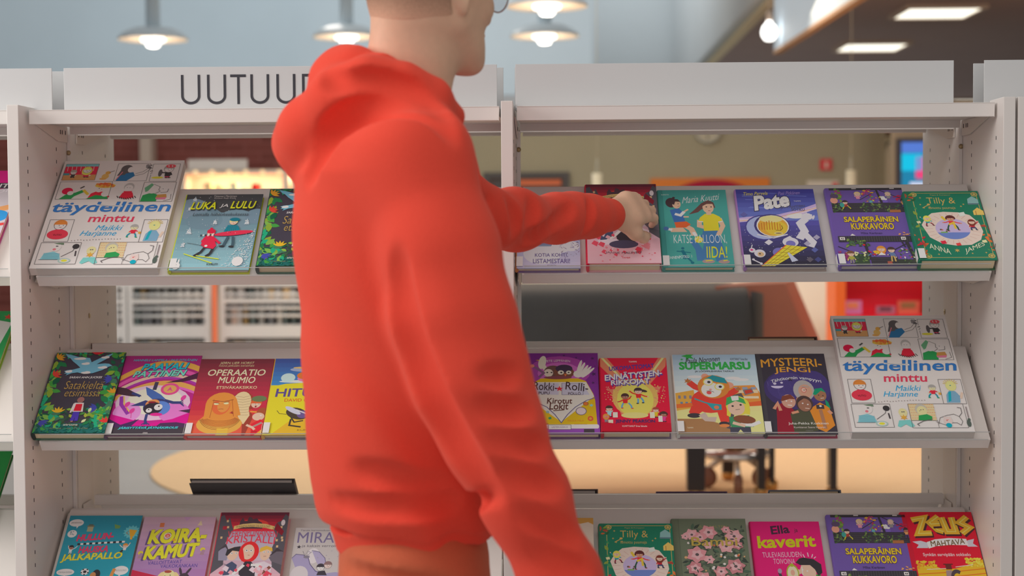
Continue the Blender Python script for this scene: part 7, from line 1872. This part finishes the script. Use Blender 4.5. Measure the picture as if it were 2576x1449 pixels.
# trunk and limbs, inside the clothes
B.loft([(z, x, y, a * .74, b * .80) for z, x, y, a, b in sorted(rings)], Ff, Ll, .04)
B.chain([P(1040, 330, -.74), shR], [.05, .050], .04)
B.chain([P(1040, 330, -.62), shL], [.05, .050], .04)
B.chain(armR, [.050, .042, .037, .034, .033, .030, .028, .026], .03)
B.chain(armL + [wr], [.040, .030, .026, .024, .0215, .0220, .0228], .02)
def hand(vol, wrist, A_, T, lens, bend, thumb, spread=1.0):
    A_ = A_ / np.linalg.norm(A_)
    T = T - A_ * (T @ A_); T = T / np.linalg.norm(T)
    N = np.cross(A_, T) * bend['side']
    offs, radii = (.029, .010, -.010, -.028), (.0092, .0095, .0090, .0078)
    for i in range(4):
        k0 = wrist + A_ * .012 + T * offs[i] * .55
        kn = wrist + A_ * (.086 - .004 * abs(i - 1)) + T * offs[i] * spread - N * .002
        vol.chain([k0, wrist + A_ * .05 + T * offs[i] * .85 - N * .003, kn], [.0150, .0135, .0112], .014)
        p, d = kn, A_
        ang = 0
        for j in range(3):
            ang += bend['f'][i][j]
            d = A_ * math.cos(ang) + N * math.sin(ang) + T * bend.get('fan', 0) * (1.5 - i) * .12
            q = p + d / np.linalg.norm(d) * lens[i] * (.46, .31, .25)[j]
            vol.cone(p, q, radii[i] * (1.06, .98, .90)[j], radii[i] * (.98, .90, .78)[j], .0035)
            p = q
    vol.ell(wrist + A_ * .045 + N * .004, (.036, .030, .016), np.array([A_, T, N]), .012)
    b0 = wrist + A_ * .018 + T * .020 + N * .006
    pts = [b0] + [wrist + A_ * a + T * t + N * n for a, t, n in thumb]
    vol.chain(pts, [.0165, .0130, .0110, .0078], .010)
    return N
A1 = vec(.66, .68, .15)
T1 = vec(.22, -.42, -.85)
hand(B, wr, A1, T1, (.072, .079, .073, .058), {'side': 1, 'f': ((.28, .55, .35), (.32, .58, .38), (.38, .60, .40), (.46, .62, .42)), 'fan': .35},
     [(.046, .048, .012), (.076, .056, .024), (.102, .052, .034)], .86)
hand(B, wrR + vec(.006, 0, -.012), wrR - armR[-2], vec(.75, -.1, .5), (.074, .082, .076, .060), {'side': -1, 'f': ((.3, .4, .25), (.35, .45, .3), (.4, .5, .3), (.45, .5, .35))},
     [(.05, .045, .010), (.078, .052, .018), (.100, .052, .026)])
hipz = .86
cx = float(R0[:, 1].mean())
hR, hL = vec(cx, PY - .085, hipz), vec(cx, PY + .085, hipz)
legs = []
for h0, fk, fa in ((hR, .07, -.02), (hL, -.03, -.14)):
    kn = h0 + Ff * fk + vec(0, 0, -.39)
    an = vec(h0[0], h0[1], 0) + Ff * fa + vec(0, 0, .085)
    legs.append((h0, kn, an))
    B.chain([h0 + vec(0, 0, -.04), kn, an, an + vec(0, 0, -.02)], [.072, .048, .034, .034], .03)
    B.chain([an + vec(0, 0, -.035), an + Ff * .11 + vec(0, 0, -.05)], [.036, .028], .03)
SKINM = M((184, 149, 126), .58, .55, .3, 'skin', .05, 90, tag='skin')
grow(B, .0033, 'body', SKINM, root, 1)

# ---- trousers, shoes
T_ = Vol()
T_.loft([(.70, cx, PY, .122, .165), (.77, cx, PY, .120, .160), (.82, cx, PY, .108, .150), (.90, cx, PY, .095, .14)], Ff, Ll, .03)
for h0, kn, an in legs:
    T_.chain([h0 + vec(.004, 0, -.12), kn + vec(0, 0, .12), kn, (kn + an) / 2 + Ff * -.01, an + vec(0, 0, .03)], [.108, .092, .078, .070, .062], .035)
TS = T_
for z0, dz, ph in ((.770, .012, .4), (.728, .016, .9)):
    pts = [vec(cx, PY, z0 + dz * math.cos(t * 1.3 + ph)) + Ff * (-.140 * math.cos(t)) + Ll * (-.186 * math.sin(t)) for t in np.linspace(.5, 1.9, 9)]
    T_.chain(pts, [.004, .007, .009, .010, .010, .010, .009, .007, .004], .014, -1)
TROU = M((158, 78, 54), .52, .9, .15, 'fabric', .2, 220, tag='twill')
grow(T_, .006, 'trousers', TROU, root, 2)
for h0, kn, an in legs:
    S_ = Vol()
    an0 = vec(an[0], an[1], 0)
    S_.chain([an0 + vec(0, 0, .085), an0 + vec(0, 0, .05), an0 + Ff * .06 + vec(0, 0, .045), an0 + Ff * .15 + vec(0, 0, .036)], [.046, .048, .046, .035], .03)
    S_.chain([an0 - Ff * .03 + vec(0, 0, .032), an0 + Ff * .15 + vec(0, 0, .032)], [.030, .030], .02)
    grow(S_, .006, 'shoe', M((70, 66, 66), .6, .6, .3, tag='leather'), root, 1)

# ---- hair, cap, glasses, eyes
Hr = Vol()
Hr.ell(HC + Uh * .014, (.1075, .0865, .1060), AX, .01)
Hr.ell(hp(-.018, 0, -.034), (.085, .0740, .078), AX, .03)
Hr.cone(hp(-.055, 0, -.03), hp(-.052, 0, -.085), .048, .046, .03)
Hr.ell(hp(.085, 0, -.055), (.090, .12, .120), AX, .012, -1)              # face and temples
Hr.ell(hp(-.01, .0, -.215), (.30, .20, .135), AX, .012, -1)              # below the hair line
for sg in (1, -1):
    Hr.ell(hp(.0, .082 * sg, -.032), (.026, .024, .040), AX, .008, -1)
HAIR = M((100, 74, 60), .58, .85, .15, 'hair', 0, float(HC[2] - .058), tag='hair')
grow(Hr, .0034, 'hair', HAIR, root, 1)
Cp = Vol()
Cp.ell(HC + Uh * .030, (.111, .090, .102), AX, .02)
Cp.cut(hp(0, 0, .0), Uh - Fh * .36, .3)
Cp.cone(hp(.09, .03, .036), hp(.16, .02, .030), .040, .030, .02)
Cp.cone(hp(.09, -.03, .036), hp(.16, -.02, .030), .040, .030, .02)
Cp.ell(hp(.13, 0, -.03), (.12, .12, .052), AX, .01, -1)
grow(Cp, .004, 'cap', COTTON, root, 1)
metal = M((150, 146, 146), .6, .25, .6, metal=.8, tag='wire')
lensm = clear_mat('lens_glass', (.93, .95, .97), .12)
gl = bpy.data.objects.new('glasses', None); COL.objects.link(gl); gl.parent = root
inv = Matrix.Translation(-root.location)
for sg in (1, -1):
    c = hp(.118, .034 * sg, -.026)
    ux, uy = Rh * math.cos(.15) - Fh * .15 * sg, Uh
    loop = [c + ux * .026 * math.cos(t) + uy * .022 * math.sin(t) for t in np.linspace(0, 2 * math.pi, 29)[:-1]]
    r_ = MB().tube(loop, .0013, metal, 8, True).build('rim', gl); r_.matrix_parent_inverse = inv
    n2 = np.cross(ux, uy)
    ln = MB()
    ln.add([c + (p - c) * .97 for p in loop] + [c + (p - c) * .97 + n2 * .0015 for p in loop], [tuple(range(28)), tuple(range(55, 27, -1))] + [(i, 28 + i, 28 + (i + 1) % 28, (i + 1) % 28) for i in range(28)], lensm)
    l_ = ln.build('lens', gl); l_.matrix_parent_inverse = inv
    t_ = MB().tube([c + ux * .026 * sg + uy * .008, hp(.09, .080 * sg, -.018), hp(.0, .087 * sg, -.010), hp(-.022, .086 * sg, -.024)], .0014, metal, 8).build('temple', gl); t_.matrix_parent_inverse = inv
b_ = MB().tube([hp(.120, .008, -.020), hp(.124, 0, -.016), hp(.120, -.008, -.020)], .0013, metal, 8).build('bridge', gl); b_.matrix_parent_inverse = inv
for sg in (1, -1):
    e = MB().lathe([(0, -.0108), (.006, -.009), (.0095, -.005), (.011, 0), (.0095, .005), (.006, .009)], hp(.0885, .030 * sg, -.018), M((206, 204, 200), .6, .2, .5, tag='eye'), 20, Fh)
    e.lathe([(.006, .009), (.003, .0105), (0, .011)], hp(.0885, .030 * sg, -.018), M((70, 54, 46), .6, .2, .5, tag='iris'), 20, Fh)
    eo = e.build('eye', root); eo.matrix_parent_inverse = inv
